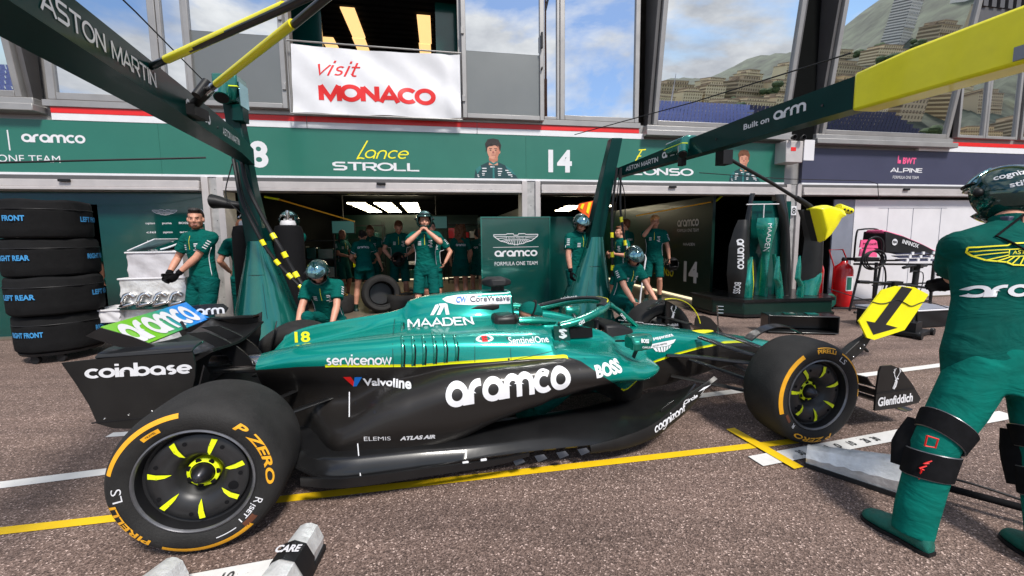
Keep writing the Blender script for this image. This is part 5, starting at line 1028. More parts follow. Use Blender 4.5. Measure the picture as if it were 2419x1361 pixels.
        g = MB(); g.lathe([(0, 0), (.05, 0), (.05, .10), (.04, .10), (.035, .03), (0, .03)], 20, T=Matrix.Translation((40, 0, 0))) if False else g.tube([(-.05, -.17, -.03), (-.09, -.24, -.12)], .055, 0, 20); g.build('lens_tube', 'gantry_lt', po)
        g = MB(); g.tube([(-.0905, -.2409, -.1212), (-.093, -.245, -.127)], .045, 0, 20); g.build('lens', 'black', po)
        g = MB(); g.box(-.03, .04, -.12, -.04, -.22, -.08); g.build('bracket', 'black', po, bevel=.01)
    return t
GL = gantry(-1, 'left glossy green gantry whose dark boom carries two yellow banded struts'); GR = gantry(1, 'right glossy green gantry whose boom ends in a bright yellow casing')
def strut(pts, parent, ya, yb, r=.021):
    P = [Vector(p) for p in pts]; g = MB(); g.tube(P, r, 0, 12); d = P[-1]-P[0]; o = g.build('strut', 'carbon', parent)
    g = MB(); g.tube([P[0]+d*ya, P[0]+d*yb], r+.004, 0, 12); g.build('yellow_sleeve', 'yellow', o); return o
strut([(-1.86, 3.14, 2.58), (-.72, 2.29, 2.60), (-.35, 2.02, 2.62)], GL, .12, .74); strut([(-1.70, 3.50, 2.56), (-.76, 2.48, 2.60), (-.35, 2.02, 2.62)], GL, .10, .70)
g = MB(); g.tube([(-1.98, 3.78, 2.50), (-1.70, 3.50, 2.56)], .035, seg=10); g.box(-2.02, -1.86, 3.62, 3.82, 2.42, 2.50); g.cyl((-1.74, 3.42, 2.50), (-1.70, 3.50, 2.63), .03); g.build('strut_clamp', 'black', GL)
g = MB(); g.tube([(-1.74, 3.54, 2.55), (-1.62, 3.42, 2.565)], .030, seg=12); g.build('clamp_collar', 'steel', GL)
# right hanging rod with its yellow lamp head
g = MB(); g.tube([(3.22, 4.25, 2.36), (3.9, 4.22, 2.03), (4.42, 4.2, 1.755)], .020, seg=10); rd = g.build('hanging_rod', 'carbon_matt', GR)
g = MB(); g.tube([(4.22, 4.2, 1.86), (4.34, 4.2, 1.80), (4.42, 4.2, 1.755)], .032, seg=10); g.box(3.2, 3.32, 4.18, 4.32, 2.24, 2.40); g.build_each('rod_joint', 'black', rd)
lh = thing('lamp_head', None, None); lh.parent = GR; lh.location = (4.50, 4.15, 1.72)
Tq = frame((0, 0, 0), (.86, 0, -.5), (.5, 0, .86)) 
g = MB(); g.loft([[Vector(Tq @ Vector((x, r*math.cos(a)*1.0, r*.8*math.sin(a)-.08))) for a in np.linspace(0, 2*PI, 20)[:-1]] for x, r in ((-.02, .03), (.0, .08), (.06, .14), (.14, .20))][::1]); 
g = MB(); ring = lambda c, r, k: [Vector((c[0]+r*math.cos(a)*k, c[1]+r*math.sin(a), c[2]-.5*r*math.cos(a)*k)) for a in np.linspace(0, 2*PI, 24)[:-1]]
g.loft([ring((.30, 0, -.06), .05, .6), ring((.24, 0, -.10), .11, .7), ring((.14, 0, -.18), .17, .75), ring((.05, 0, -.24), .20, .8)][::-1]) 
g = MB()
fan = [(-.13, .02), (.02, .055), (.19, .02), (.30, -.01), (.34, -.08), (.27, -.11), (.22, -.20), (.12, -.33), (.03, -.40)]
for dy in (1,): g.loft([[(x*k+.0, y, z*k-.02*(1-k)) for x, z in fan] for y, k in ((-.11, .55), (-.07, .92), (0, 1), (.07, .92), (.11, .55))])
g.build('shade', 'yellow', lh, bevel=.012)
g = MB(); g.tube([(.26, 0, .03), (.44, 0, -.02)], [.055, .05], seg=12, sq=(1, .8)); 
for k in range(3): g.cyl((.30+.05*k, -.055, .0-.012*k), (.30+.05*k, -.045, .0-.012*k), .014, mi=1)
g.build('socket', ['yellow', 'black'], lh, bevel=.01)
g = MB(); g.add([(-.12, .02, .0), (.02, .02, -.38), (-.01, .08, -.37), (-.15, .08, .0)], [(0, 1, 2, 3)]); g.build('reflector', 'black', lh)
# air hoses with yellow bands
def hose(label, pts, r, bands, grp='banded air hoses on the gantries'):
    P = [W(*p) for p in pts]; Q = [Vector(p) for p in crom([tuple(p) for p in P], 6)]
    t = thing('air_hose', label, 'air hose', (0, 0, 0), 0, grp); g = MB(); g.tube(Q, r, seg=8); g.build('hose', 'black', t)
    for b in bands:
        i = int(b*(len(Q)-2)); g = MB(); g.tube([Q[i], Q[i]+(Q[i+1]-Q[i]).normalized()*.075], r+.007, seg=10); g.build('yellow_band', 'yellow', t)
hose('black air hose with yellow bands down the left gantry, nearer its mast', [(-2.55, 5.72, 2.45), (-2.42, 5.55, 1.95), (-2.28, 5.5, 1.6), (-2.13, 5.5, 1.28), (-1.93, 5.5, 1.0), (-1.72, 5.45, .78)], .022, (.55, .70, .86, .97))
hose('black air hose with yellow bands down the left gantry, nearer the bottles', [(-2.45, 5.7, 2.45), (-2.36, 5.6, 2.1), (-2.15, 5.55, 1.62), (-1.99, 5.5, 1.33), (-1.85, 5.5, 1.02), (-1.70, 5.45, .78)], .026, (.50, .68, .84))
hose('left of two black hanging hoses with yellow bands at the right gantry', [(2.56, 5.6, 2.42), (2.47, 5.55, 1.8), (2.46, 5.5, 1.2), (2.47, 5.5, .85)], .018, (.55, .72, .90))
hose('right of two black hanging hoses with yellow bands at the right gantry', [(2.62, 5.6, 2.42), (2.60, 5.55, 1.8), (2.66, 5.5, 1.3), (2.67, 5.5, 1.02)], .016, (.42, .66, .86))
for k, (a, b, c) in enumerate((((-2.52, 5.74, 2.42), (-2.44, 5.66, 2.0), (-2.30, 5.66, 1.62)), ((-2.58, 5.74, 2.4), (-2.66, 5.7, 2.0), (-2.48, 5.7, 1.75)), ((2.60, 5.72, 2.40), (2.70, 5.66, 2.1), (2.75, 5.7, 1.7)), ((2.66, 5.72, 2.42), (2.58, 5.66, 1.9), (2.52, 5.7, 1.4)))):
    cable(('thin black cable looping against the left mast above the bottles', 'thin black cable curling left of the left mast', 'thin black cable curling right of the right mast', 'thin black cable close to the right mast')[k], [W(*p) for p in crom([a, b, c], 8)], .007)
# ================================================================ TYRE STACK
ty = wthing('tyre_dolly', 'black wheeled dolly under the stack of covered tyres', 'dolly', -4.72, 5.85)
g = MB(); g.lathe([(.05, .10), (.36, .10), (.37, .13), (.05, .13)], 28); g.build('platform', 'black', ty)
for a in (-100, -55, 80, 170):
    g = MB(); c = (.30*math.cos(R_(a)), .30*math.sin(R_(a))); g.lathe([(.0, -.02), (.045, -.02), (.05, 0), (.045, .02), (0, .02)], 16, T=Matrix.Translation((c[0], c[1], .05)) @ Matrix.Rotation(R_(90), 4, 'X')); g.box(c[0]-.03, c[0]+.03, c[1]-.03, c[1]+.03, .085, .105); g.build('caster', 'black', ty)
M['cover'] = mat('tyre_blanket_black', (.009, .009, .0095), .85, 0, .25, 8, bump=.7, bscale=6, spec=.12)
for k, (a, b, lb) in enumerate((('RIGHT FRONT', 'RIGHT FRONT', 'black covered tyre printed RIGHT FRONT, lowest in the stack'), ('LEFT REAR', 'LEFT REAR', 'black covered tyre printed LEFT REAR, second from the bottom'), ('RIGHT REAR', 'RIGHT REAR', 'black covered tyre printed RIGHT REAR, second from the top'), ('LEFT FRONT', 'LEFT FRONT', 'black covered tyre printed LEFT FRONT, topmost in the stack'))):
    zb = .135+.45*k; t = wthing('tyre_bundle', lb, 'covered tyre', -4.72+.02*math.sin(k*2.1), 5.85+.02*math.cos(k*3), zb, 'covered tyres in the stack'); r = .415 if k in (1, 2) else .40
    g = MB(); rg = []
    for z, q in ((.0, .80), (.006, .955), (.03, .992), (.12, 1), (.30, 1.0), (.33, 1.004), (.335, .996), (.41, .992), (.440, .955), (.447, .80), (.449, .3)):
        rg.append([((q*r+.006*math.sin(7*t_+k*2)*(1 if q > .9 else .3)+.004*math.sin(19*t_+z*20))*math.cos(t_), (q*r+.006*math.sin(7*t_+k))*math.sin(t_), z+.008*math.sin(5*t_+k)*(z > .4)) for t_ in np.linspace(0, 2*PI, 65)[:-1]])
    g.loft(rg); rt = lambda txt, mid, sp, z: None
    for txt, mid in ((a, -89), (b, 26)):
        v, f, l = text2d(txt, .035); v = v-[v[:, 0].min(), 0]; L = v[:, 0].max(); sx = .35/L; sc = .058/.7; bm = bmesh.new(); bs = [bm.verts.new((p[0]*sx, p[1]*sc, 0)) for p in v]
        for q in f:
            try: bm.faces.new([bs[i] for i in q])
            except ValueError: pass
        for c in np.arange(.02, .35, .02): bmesh.ops.bisect_plane(bm, geom=bm.verts[:]+bm.edges[:]+bm.faces[:], plane_co=(c, 0, 0), plane_no=(1, 0, 0))
        bm.verts.index_update(); rr = r+.010; g.add([(rr*math.cos(R_(mid)-BW+(q.co.x-.175)/r), rr*math.sin(R_(mid)-BW+(q.co.x-.175)/r), .20+q.co.y) for q in bm.verts], [[x.index for x in q.verts] for q in bm.faces], 1); bm.free()
    g.build('cover', ['cover', 'blue_txt'], t, angle=60)
    g = MB(); g.tube([((r+.004)*math.cos(a_), (r+.004)*math.sin(a_), .335) for a_ in np.linspace(0, 2*PI, 49)], .005, seg=6); g.build('zip_seam', 'black', t)
# ================================================================ SILVER BOXES AND DUCTS
def sbox(name, label, s0, s1, n0, n1, z0, z1, m='silvercloth', lid=False, cat='box'):
    t = wthing(name, label, cat, s0, n0, z0); w, d, h = s1-s0, n1-n0, z1-z0; g = MB(); nx = 10
    gr = [[(w*i/nx+.006*math.sin(j*2.3), -.012*math.sin(i*1.3+j)*math.sin(PI*j/6)-.004, h*j/6) for j in range(7)] for i in range(nx+1)]
    g.box(0, w, 0, d, 0, h); g.sheet(gr, -.01); g.build('body', m, t, bevel=.01)
    g = MB(); P = [(-.006, -.02, h), (w+.006, -.02, h), (w+.006, d, h), (-.006, d, h), (-.006, -.02, h)]; g.tube(P, .012, seg=8); g.build('edge_piping', 'white_dull', t)
    if lid:
        g = MB(); g.box(.02, w-.02, .01, d-.02, h+.001, h+.004); g.build('box_lining', 'visor', t)
        g = MB(); g.sheet([[(-.02, d*.1+v*d*.9, h+.02+.0*v), (.25+.10*v, d*.3+d*.7*v, h+.17)] for v in (0, 1)], .012); g.build('lid_flap', 'silvercloth', t)
        g = MB(); g.sheet([[(w*.55+.5*w*u, d*.15+v*d*.85, h+.03+.30*u**1.2*(.4+.6*v)) for v in np.linspace(0, 1, 3)] for u in np.linspace(0, 1, 6)], .012); g.build('lid', 'black', t)
        g = MB(); g.tube([(w*.55+.5*w*u, d*.15, h+.035+.30*u**1.2*.4) for u in np.linspace(0, 1, 6)], .012, seg=8); g.build('lid_piping', 'white', t)
    return t
sbox('insulated_box', 'tall pale silver fabric box with raised black lid beside the standing man', -4.02, -3.38, 6.0, 6.45, .955, 1.29, lid=True)
sbox('insulated_box', 'quilted silver foil box directly under the open lidded box', -4.12, -3.36, 5.98, 6.5, .64, .95, 'foil')
sbox('insulated_box', 'crinkled silver foil box lowest behind the four chrome ducts', -4.12, -3.36, 5.98, 6.5, .02, .55, 'foil')
sbox('insulated_box', 'small pale grey box left of the chrome ducts', -4.42, -4.10, 5.9, 6.3, .40, .56, 'white_dull')
t = wthing('duct_tray', 'dark green tray holding the chrome ducts between foil boxes', 'tray', -4.12, 5.88, .555); g = MB(); g.box(0, .78, 0, .6, 0, .03); g.build('tray', 'panel_green', t, bevel=.006)
for k in range(4):
    t = wthing('chrome_duct', ('leftmost of the four chrome elbow ducts on the tray', 'second from left of the four chrome elbow ducts', 'third from left of the four chrome elbow ducts', 'rightmost of the four chrome elbow ducts on the tray')[k], 'duct', -4.0+.185*k, 5.93, .585, 'chrome elbow ducts')
    g = MB(); g.tube(crom([(-.06, -.02, .01), (-.07, -.02, .07), (-.045, 0, .145), (.0, .02, .165), (.04, .03, .13)], 5), [.022]*5+[.026]*5+[.03]*5+[.032]*6, seg=12); g.build('elbow', 'steel', t)
    g = MB(); g.tube([(.085*math.cos(a), .05*math.sin(a)-.02, .035+.02*math.cos(a)) for a in np.linspace(0, 2*PI, 25)], .022, seg=10); g.build('ring', 'steel', t)
# gas bottles and the chrome air horn
for k, (s, lb) in enumerate(((-2.62, 'black wrapped gas bottle left of the left gantry base'), (-2.10, 'black wrapped gas bottle right of the left gantry mast'))):
    t = wthing('gas_bottle', lb, 'gas bottle', s, 6.12, 0, 'gas bottles behind the gantry'); g = MB(); g.lathe([(0, 0), (.185, 0), (.19, .03), (.19, 1.52), (.165, 1.62), (.09, 1.64), (0, 1.64)], 28); g.build('sleeve', 'black_matt', t)
    g = MB(); g.lathe([(.10, 1.63), (.10, 1.66), (.085, 1.70), (.0, 1.70)], 20); g.build('collar', 'white_dull', t)
    g = MB(); g.lathe([(.02, 1.69), (.03, 1.72), (.022, 1.76), (.03, 1.79), (.02, 1.84), (0, 1.84)], 12); g.tube([(0, 0, 1.76), (-.07, -.01, 1.78), (-.10, -.01, 1.74)], .012, seg=8); g.cyl((-.05, 0, 1.72), (.06, 0, 1.72), .016); g.build('valve', 'steel', t)
t = wthing('air_funnel', 'black open scoop on a chrome tube beside the left mast', 'air scoop', -2.70, 5.85, 1.93); g = MB()
g.loft([[(x, r*1.0*math.cos(a), z+r*.75*math.sin(a)) for a in np.linspace(0, 2*PI, 20)[:-1]] for x, r, z in ((.16, .05, -.04), (.02, .075, -.03), (-.10, .105, 0), (-.19, .125, .01), (-.185, .118, .01), (-.09, .095, 0), (.02, .06, -.03))], caps=False); g.build('scoop', 'black', t, angle=70)
g = MB(); g.tube([(.15, 0, -.05), (.26, 0, -.02), (.30, 0, -.12)], .05, seg=12); g.build('tube', 'steel', t)
# ================================================================ CABINETS
def cabinet(label, s0, s1, n0, h, logo, d=.5):
    t = wthing('tool_cabinet', label, 'cabinet', s0, n0); w = s1-s0; g = MB(); g.box(0, w, 0, d, .10, h)
    if logo:
        wings(g, (w/2, 0, 1.40), (1, 0, 0), (0, 0, 1), .37, 1, w=.010); put(g, 'aramco', (w/2, 0, 1.115), (1, 0, 0), (0, 0, 1), .10, 1, st=.25, width=.72, align='c'); put(g, 'FORMULA ONE TEAM', (w/2, 0, .97), (1, 0, 0), (0, 0, 1), .062, 1, bold=.012, width=.72, align='c'); g.box(w/2-.38, w/2+.38, -.004, -.001, 1.265, 1.272, 1)
    g.build('body', ['panel_green', 'white'], t)
    g = MB(); e = .018
    for a, b, c, q in ((0, w, h-e, h), (0, w, .10, .10+e)): g.box(a, b, -.012, .02, c, q)
    g.box(0, e, -.012, .02, .10+e, h-e); g.box(w-e, w, -.012, .02, .10+e, h-e); g.build('edge_trim', 'gantry_lt', t)
    for x in (.12, w-.12):
        g = MB(); g.lathe([(0, -.02), (.05, -.02), (.05, .02), (0, .02)], 14, T=Matrix.Translation((x, .12, .05)) @ Matrix.Rotation(R_(90), 4, 'Y')); g.build('caster', 'black', t)
cabinet('tall green cabinet with white winged emblem between the two garages', .64, 1.80, 6.5, 1.765, True)
cabinet('tall plain green cabinet behind the helmeted man', 1.98, 2.75, 7.3, 1.80, False)
t = wthing('marker_board', 'orange board with yellow stripes tilted behind the right mast', 'marker board', 2.36, 6.8, 1.70); g = MB(); P = [(.0, .22), (.05, .30), (.33, .36), (.40, .30), (.34, -.02), (.30, -.04)]; g.prism(P, .02, 0, frame((0, 0, 0), (1, 0, 0), (0, 0, 1)))
for q in ([(.06, .225), (.10, .20), (.14, .30), (.09, .295)], [(.17, .155), (.21, .12), (.27, .33), (.21, .32)], [(.28, .07), (.31, .04), (.375, .29), (.335, .335)]): g.prism(q, .004, 1, frame((0, -.025, 0), (1, 0, 0), (0, 0, 1)))
M['orange'] = mat('signal_orange', S(238, 92, 20), .4, 0, .05); g.build('board', ['orange', 'yellow'], t)
g = MB(); g.tube([(.36, .03, .34), (.42, .05, .2), (.36, .06, -.2)], .018); g.build('post', 'black', t)
t = wthing('light_stand', 'thin white tubular stand bent over beside the crouching man', 'stand', 3.02, 6.2); g = MB(); g.tube(crom([(0, 0, 1.10), (.28, 0, 1.12), (.345, 0, 1.06), (.335, 0, .95), (.27, 0, .45), (.24, 0, .02)], 5), .014, seg=8); g.cyl((0, 0, 1.10), (-.03, 0, 1.10), .028); g.cyl((.2, 0, 1.115), (.25, 0, 1.118), .026); g.build('tube', 'white', t)
# yellow pit lane marker arms inside the garages
for lb, a, b, c in (('thin yellow arm slanting across the central garage doorway', (-2.83, 7.3, 2.14), (-2.62, 7.3, 2.10), (-1.5, 7.6, 1.74)), ('thin yellow arm slanting across the right garage doorway', (5.58, 7.3, 2.20), (5.45, 7.3, 2.10), (3.9, 7.6, 1.83))):
    t = thing('marker_arm', lb, 'marker arm', (0, 0, 0), BW, 'yellow marker arms'); g = MB(); g.tube([b, c], .012, seg=8); g.build('rod', 'orange_y', t)
    g = MB(); g.tube([a, b], .035, seg=8, sq=(1, .5)); g.build('tip', 'lime', t)
# loose tyres in the central garage
def loose(label, s, n, z, rx, r=.36, w=.35):
    t = thing('racing_slick', label, 'tyre', W(s, n, z), BW, 'bare tyres on the garage floor'); t.rotation_euler = (rx, 0, BW+.25); g = MB()
    pr = [(.23, .02), (.26, 0), (.31, 0), (.345, .03), (.36, .10), (.36, w-.10), (.345, w-.03), (.31, w), (.26, w), (.23, w-.02)]; g.lathe(pr+[pr[0]], 40, cap=False); g.build('rubber', 'rubber', t)
    g = MB(); g.lathe([(.23, .03), (.22, w/2), (.23, w-.03)], 36, cap=False); g.lathe([(0, .12), (.2, .12), (.225, .08)], 36, 1, cap=False); g.lathe([(.235, w+.002), (.245, w+.003)], 36, 2 if z < .1 else 0, cap=False); g.build('rim', ['black', 'cover_black', 'orange_y'], t)
loose('bare tyre standing upright behind the bending woman', -1.20, 8.1, .36, R_(82)); loose('bare tyre lying flat near the helmeted man', -.70, 8.0, .005, 0); loose('bare tyre lying flat behind the crouching helmet', -2.05, 8.1, .005, 0); loose('bare tyre lying flat further back by the wall', -.4, 8.9, .005, 0)
# ================================================================ BODYWORK RACK
t = wthing('bodywork_rack', 'low green and black cart with upright spare bodywork', 'cart', 4.72, 6.05); g = MB(); g.loft([[(x, y, z) for x, y in ((0, .25), (.32, -.12), (1.95, -.25), (2.2, .1), (2.2, .85), (0, .85))] for z in (.06, .30)]); g.build('tray', 'panel_dark', t, bevel=.015)
g = MB(); g.loft([[(x, y, z) for x, y in ((-.02, .25), (.31, -.14), (1.97, -.28), (2.23, .1), (2.23, .88), (-.02, .88))] for z in (.28, .33)]); g.loft([[(x, y, z) for x, y in ((-.02, .25), (.31, -.14), (1.97, -.28), (2.23, .1), (2.23, .88), (-.02, .88))] for z in (.03, .07)]); g.build('trim', 'carbon', t)
g = MB(); g.box(.75, 1.55, .30, .36, .33, 2.02); g.build('back_panel', 'panel_green', t)
g = MB(); g.tube([(.55, .2, 1.95), (1.2, .2, 1.96)], .010); g.tube([(.90, .2, 1.96), (.90, .2, 1.72)], .010); g.build('hook_rail', 'white_dull', t)
def shell(name, parent, prof, mt, th=.02, off=0):
    """upright curved shell: rows of (z, x_left, x_right, depth bulge)"""
    g = MB(); gr = []
    for z, xa, xb, dp in prof: gr.append([(xa+(xb-xa)*u, off-dp*math.sin(PI*u), z) for u in np.linspace(0, 1, 9)])
    g.sheet(gr, -th); return g
def spare(name, label, s, n, mats, rows, txt=None, mt0='carbon_matt', green=None):
    q = wthing(name, label, 'bodywork panel', s, n, .335, 'spare bodywork panels on the cart'); rows = [tuple(r) for r in rows]; zs = [r[0] for r in rows]; Z = np.linspace(zs[0], zs[-1], 28); A = [np.interp(Z, zs, [r[k] for r in rows]) for k in (1, 2, 3)]
    g = MB(); gr = [[(A[0][i]+(A[1][i]-A[0][i])*u, -A[2][i]*math.sin(PI*u), z) for u in np.linspace(0, 1, 11)] for i, z in enumerate(Z)]; g.sheet(gr, -.015); bv = g.bvh()
    if txt:
        for T_, x, z, L, h, st, mi in txt:
            v, f, l = text2d(T_, .02, 0, st); v = v-[v[:, 0].min(), 0]; v = v*[L/v[:, 0].max(), h/(1 if st else .7)]; drape(g, bv, v, f, l, lambda a, b: (x+b, -2, z-a), (0, 1, 0), mi)
    g.build('panel', mats, q, angle=60)
    if green:
        zs = [r[0] for r in green]; Z2 = np.linspace(zs[0], zs[-1], 14); B = [np.interp(Z2, zs, [r[k] for r in green]) for k in (1, 2, 3)]
        g = MB(); g.sheet([[(B[0][i]+(B[1][i]-B[0][i])*u, -.012-B[2][i]*math.sin(PI*u), z) for u in np.linspace(0, 1, 9)] for i, z in enumerate(Z2)], -.012); g.build('green_cover', 'teal', q, angle=60)
        g = MB(); g.tube([(B[0][i]+(B[1][i]-B[0][i])*.02 if x == 0 else B[1][i], -.03, z) for i, z in enumerate(Z2) for x in ([0] if green[0][1] > .1 else [1])], .008, seg=6); g.build('yellow_edge', 'yellow', q)
spare('spare_bodywork', 'tall black curved panel lettered aramco at the left of the cart', 5.0, 6.25, ['carbon_matt', 'white'], [(0, .0, .30, .16), (.4, -.06, .34, .18), (.9, -.04, .34, .16), (1.2, .05, .34, .12), (1.35, .12, .32, .08)], [('aramco', .045, 1.02, .52, .085, .25, 1), ('BOSS', .03, .27, .20, .07, None, 1)], green=[(0, .10, .45, .18), (.25, .08, .46, .18), (.42, .18, .44, .12), (.70, .38, .41, .05)])
spare('spare_bodywork', 'narrow black upright fin rising above the left black panel', 5.26, 6.35, ['carbon'], [(0, .10, .30, .10), (.6, .02, .20, .10), (1.2, .05, .17, .07), (1.6, .12, .20, .05), (1.82, .16, .26, .02)])
spare('spare_bodywork', 'teal engine cover hung upside down in the middle of the cart', 5.46, 6.2, ['teal', 'white'], [(.0, .10, .24, .12), (.38, .10, .20, .12), (.75, .12, .26, .10), (1.05, .02, .36, .12), (1.25, -.02, .42, .14), (1.38, .0, .42, .10)], [('MAADEN', .115, 1.28, .48, .06, None, 1)])
spare('spare_bodywork', 'small teal strake standing left of centre low on the cart', 5.58, 5.92, ['teal', 'red'], [(0, .08, .20, .05), (.2, .08, .20, .05), (.32, .0, .12, .05), (.55, .02, .12, .04), (.72, .06, .09, .02)])
spare('spare_bodywork', 'small teal strake standing right of centre low on the cart', 5.98, 5.92, ['teal', 'red'], [(0, .10, .22, .05), (.2, .10, .22, .05), (.32, .02, .14, .05), (.55, .04, .14, .04), (.72, .08, .11, .02)])
spare('spare_bodywork', 'teal curved blade leaning behind the two small strakes', 5.72, 6.15, ['teal'], [(0, .14, .30, .08), (.4, .08, .22, .08), (.75, .02, .08, .04)])
spare('spare_bodywork', 'tall black blade leaning inward at the right of the cart', 5.90, 6.3, ['carbon'], [(0, .12, .40, .14), (.6, .16, .34, .12), (1.1, .14, .30, .10), (1.5, .06, .26, .08), (1.80, -.02, .20, .03)])
spare('spare_bodywork', 'wide black curved panel with teal foot at the right end of the cart', 6.32, 6.2, ['carbon_matt'], [(0, .02, .48, .18), (.5, .08, .52, .18), (1.0, .12, .50, .16), (1.35, .02, .30, .10), (1.52, -.06, .08, .04)], green=[(0, .0, .42, .19), (.25, .06, .50, .19), (.40, .12, .50, .17), (.62, .14, .22, .05)])
# ================================================================ FIRE POINT
for s, n, lb, sc in ((7.62, 6.45, 'large red wheeled fire extinguisher with green and white label', 1.0), (7.30, 6.75, 'red fire extinguisher half hidden behind the larger one', .95)):
    t = wthing('fire_extinguisher', lb, 'fire extinguisher', s, n, 0, 'fire extinguishers by the pillar'); r = .155*sc
    g = MB(); g.lathe([(0, .03), (r*.95, .03), (r, .06), (r, .72), (r*.85, .80), (r*.4, .86), (r*.25, .90), (0, .90)], 28); g.build('cylinder', 'extred', t)
    g = MB(); g.lathe([(.035, .89), (.045, .93), (.03, .97), (0, .97)], 12); g.tube([(0, 0, .95), (.12, -.02, .96)], .014); g.build('valve', 'black', t)
    if sc == 1.0:
        g = MB(); g.add([((r+.003)*math.cos(a), (r+.003)*math.sin(a), z) for a in np.linspace(R_(-120), R_(-35), 9) for z in (.34, .62)], [(2*i, 2*i+2, 2*i+3, 2*i+1) for i in range(8)], 0); g.add([((r+.006)*math.cos(a), (r+.006)*math.sin(a), z) for a in np.linspace(R_(-116), R_(-84), 5) for z in (.36, .60)], [(2*i, 2*i+2, 2*i+3, 2*i+1) for i in range(4)], 1); g.build('label', ['white', 'green_label'] if 'green_label' in M else ['white', 'sign_green'], t)
        g = MB(); g.tube([(-.18, .05, .3), (-.20, .02, .8), (-.36, .0, 1.12), (-.05, 0, 1.12), (.10, .02, .90), (.16, .05, .4)], .012, seg=8); g.build('handle', 'extred', t)
        g = MB(); g.lathe([(0, -.03), (.12, -.03), (.14, 0), (.12, .03), (0, .03)], 24, T=Matrix.Translation((-.26, .0, .14)) @ Matrix.Rotation(R_(90), 4, 'X')); g.build('wheel', 'sign_green', t)
t = wthing('hose_trolley', 'black tubular trolley with a coiled hose in front of the extinguisher', 'trolley', 7.10, 5.85); g = MB(); g.tube(crom([(.0, 0, .06), (.12, 0, .65), (.25, 0, 1.22), (.42, 0, 1.36), (.60, 0, 1.25), (.58, 0, .8), (.50, 0, .06)], 5), .018, seg=8); g.tube([(-.02, -.1, .05), (.75, -.25, .03)], .02); g.tube([(-.02, .3, .05), (.75, .3, .03)], .02); g.tube([(.75, -.25, .03), (.75, .3, .03)], .02); g.tube([(.03, 0, .25), (.52, 0, .25)], .012); g.build('frame', 'black', t)
g = MB(); 
for k in range(3): g.tube([(.36+.20*math.cos(a)+.02*k, -.03-.02*k, .95+.16*math.sin(a)+.01*k) for a in np.linspace(0, 2*PI, 25)], .013, seg=7)
g.tube(crom([(.50, -.05, .9), (.62, -.05, .8), (.66, -.05, .55), (.60, -.05, .3)], 5), .013); g.build('hose', 'black', t)
for x in (-.02, .75):
    g = MB(); g.lathe([(0, -.02), (.055, -.02), (.055, .02), (0, .02)], 16, T=Matrix.Translation((x, -.27, .06)) @ Matrix.Rotation(R_(90), 4, 'X')); g.build('wheel', 'black', t)
# neighbour's pink nose on its stand
t = wthing('nose_stand', 'black tubular stand carrying a pink car nose', 'stand', 7.9, 6.2); g = MB()
for x in (.15, 1.5): g.tube([(x, 0, .02), (x, 0, .88)], .025); g.tube([(x, -.3, .02), (x, .3, .02)], .02)
g.tube([(-.35, 0, .86), (1.8, 0, .80)], .02); g.tube([(-.1, .2, .90), (1.8, .2, .88)], .018); g.tube([(.1, 0, .45), (1.5, 0, .45)], .015); g.tube([(.12, 0, .1), (.15, .0, .1), (1.5, 0, .1)], .015)
g.tube(crom([(.0, .3, .9), (.02, .3, 1.42), (.12, .3, 1.50), (.48, .3, 1.50), (.56, .3, 1.40), (.56, .3, 1.2)], 4), .016); g.build('frame', 'black', t)
t = wthing('spare_nose', 'pink and black car nose with front wing resting on the tubular stand', 'car nose', 7.9, 6.2, .90); g = MB(); NP = ((.05, .56, .22), (.5, .46, .19), (1.0, .30, .16), (1.55, .10, .10))
g.loft([[(x, y, z) for y, z in ((-w, .18-.10*x/1.5), (w, .18-.10*x/1.5), (w*.9, zt), (-w*.9, zt))] for x, zt, w in NP]); g.build('nose_cone', 'black', t, bevel=.02)
g = MB(); g.loft([[(x, y, z) for y, z in ((-w*.93, zt-.05), (w*.93, zt-.05), (w*.6, zt+.03), (-w*.6, zt+.03))] for x, zt, w in NP]); g.build('nose_top', 'pink', t, bevel=.015)
g = MB(); put(g, 'INFINOX', (.42, -.20, .34), (1, .05, -.24), (.2, 0, 1), .07, 0, width=.42, bold=.02); v = [(.24+.06*math.cos(a), -.215, .36+.06*math.sin(a)) for a in np.linspace(0, 2*PI, 20)[:-1]]; g.add(v, [tuple(range(19))], 0); put(g, 'FIA', (.195, -.217, .34), (1, 0, 0), (0, 0, 1), .045, 1, bold=.03, width=.09); g.build('lettering', ['white', 'black'], t)
g = MB()
for z, y0 in ((.02, -.35), (.08, -.28), (.14, -.22)): g.sheet([[(.30+.75*u, y0+.15*v, z+.03*v) for v in (0, 1)] for u in np.linspace(0, 1, 8)], .01, 0)
for k in range(9): g.box(.34+.08*k, .39+.08*k, -.36+.02*(k % 3), -.34+.02*(k % 3), .01+.06*(k % 3), .06+.06*(k % 3), 1)
g.build('wing_element', ['sign_navy', 'white'], t)
g = MB(); 
for z in (.27, .11): g.prism([(-.42, z), (-.02, z-.02), (-.06, z+.11), (-.12, z+.14), (-.40, z+.14)], .02, 0, frame((0, -.12, 0), (1, 0, 0), (0, 0, 1)))
g.box(-.46, .05, -.13, .05, .03, .08, 1); put(g, 'Microsoft', (-.36, -.141, .31), (1, 0, 0), (0, 0, 1), .05, 1, bold=.01, width=.3); g.build('endplate', ['pink', 'black'], t)
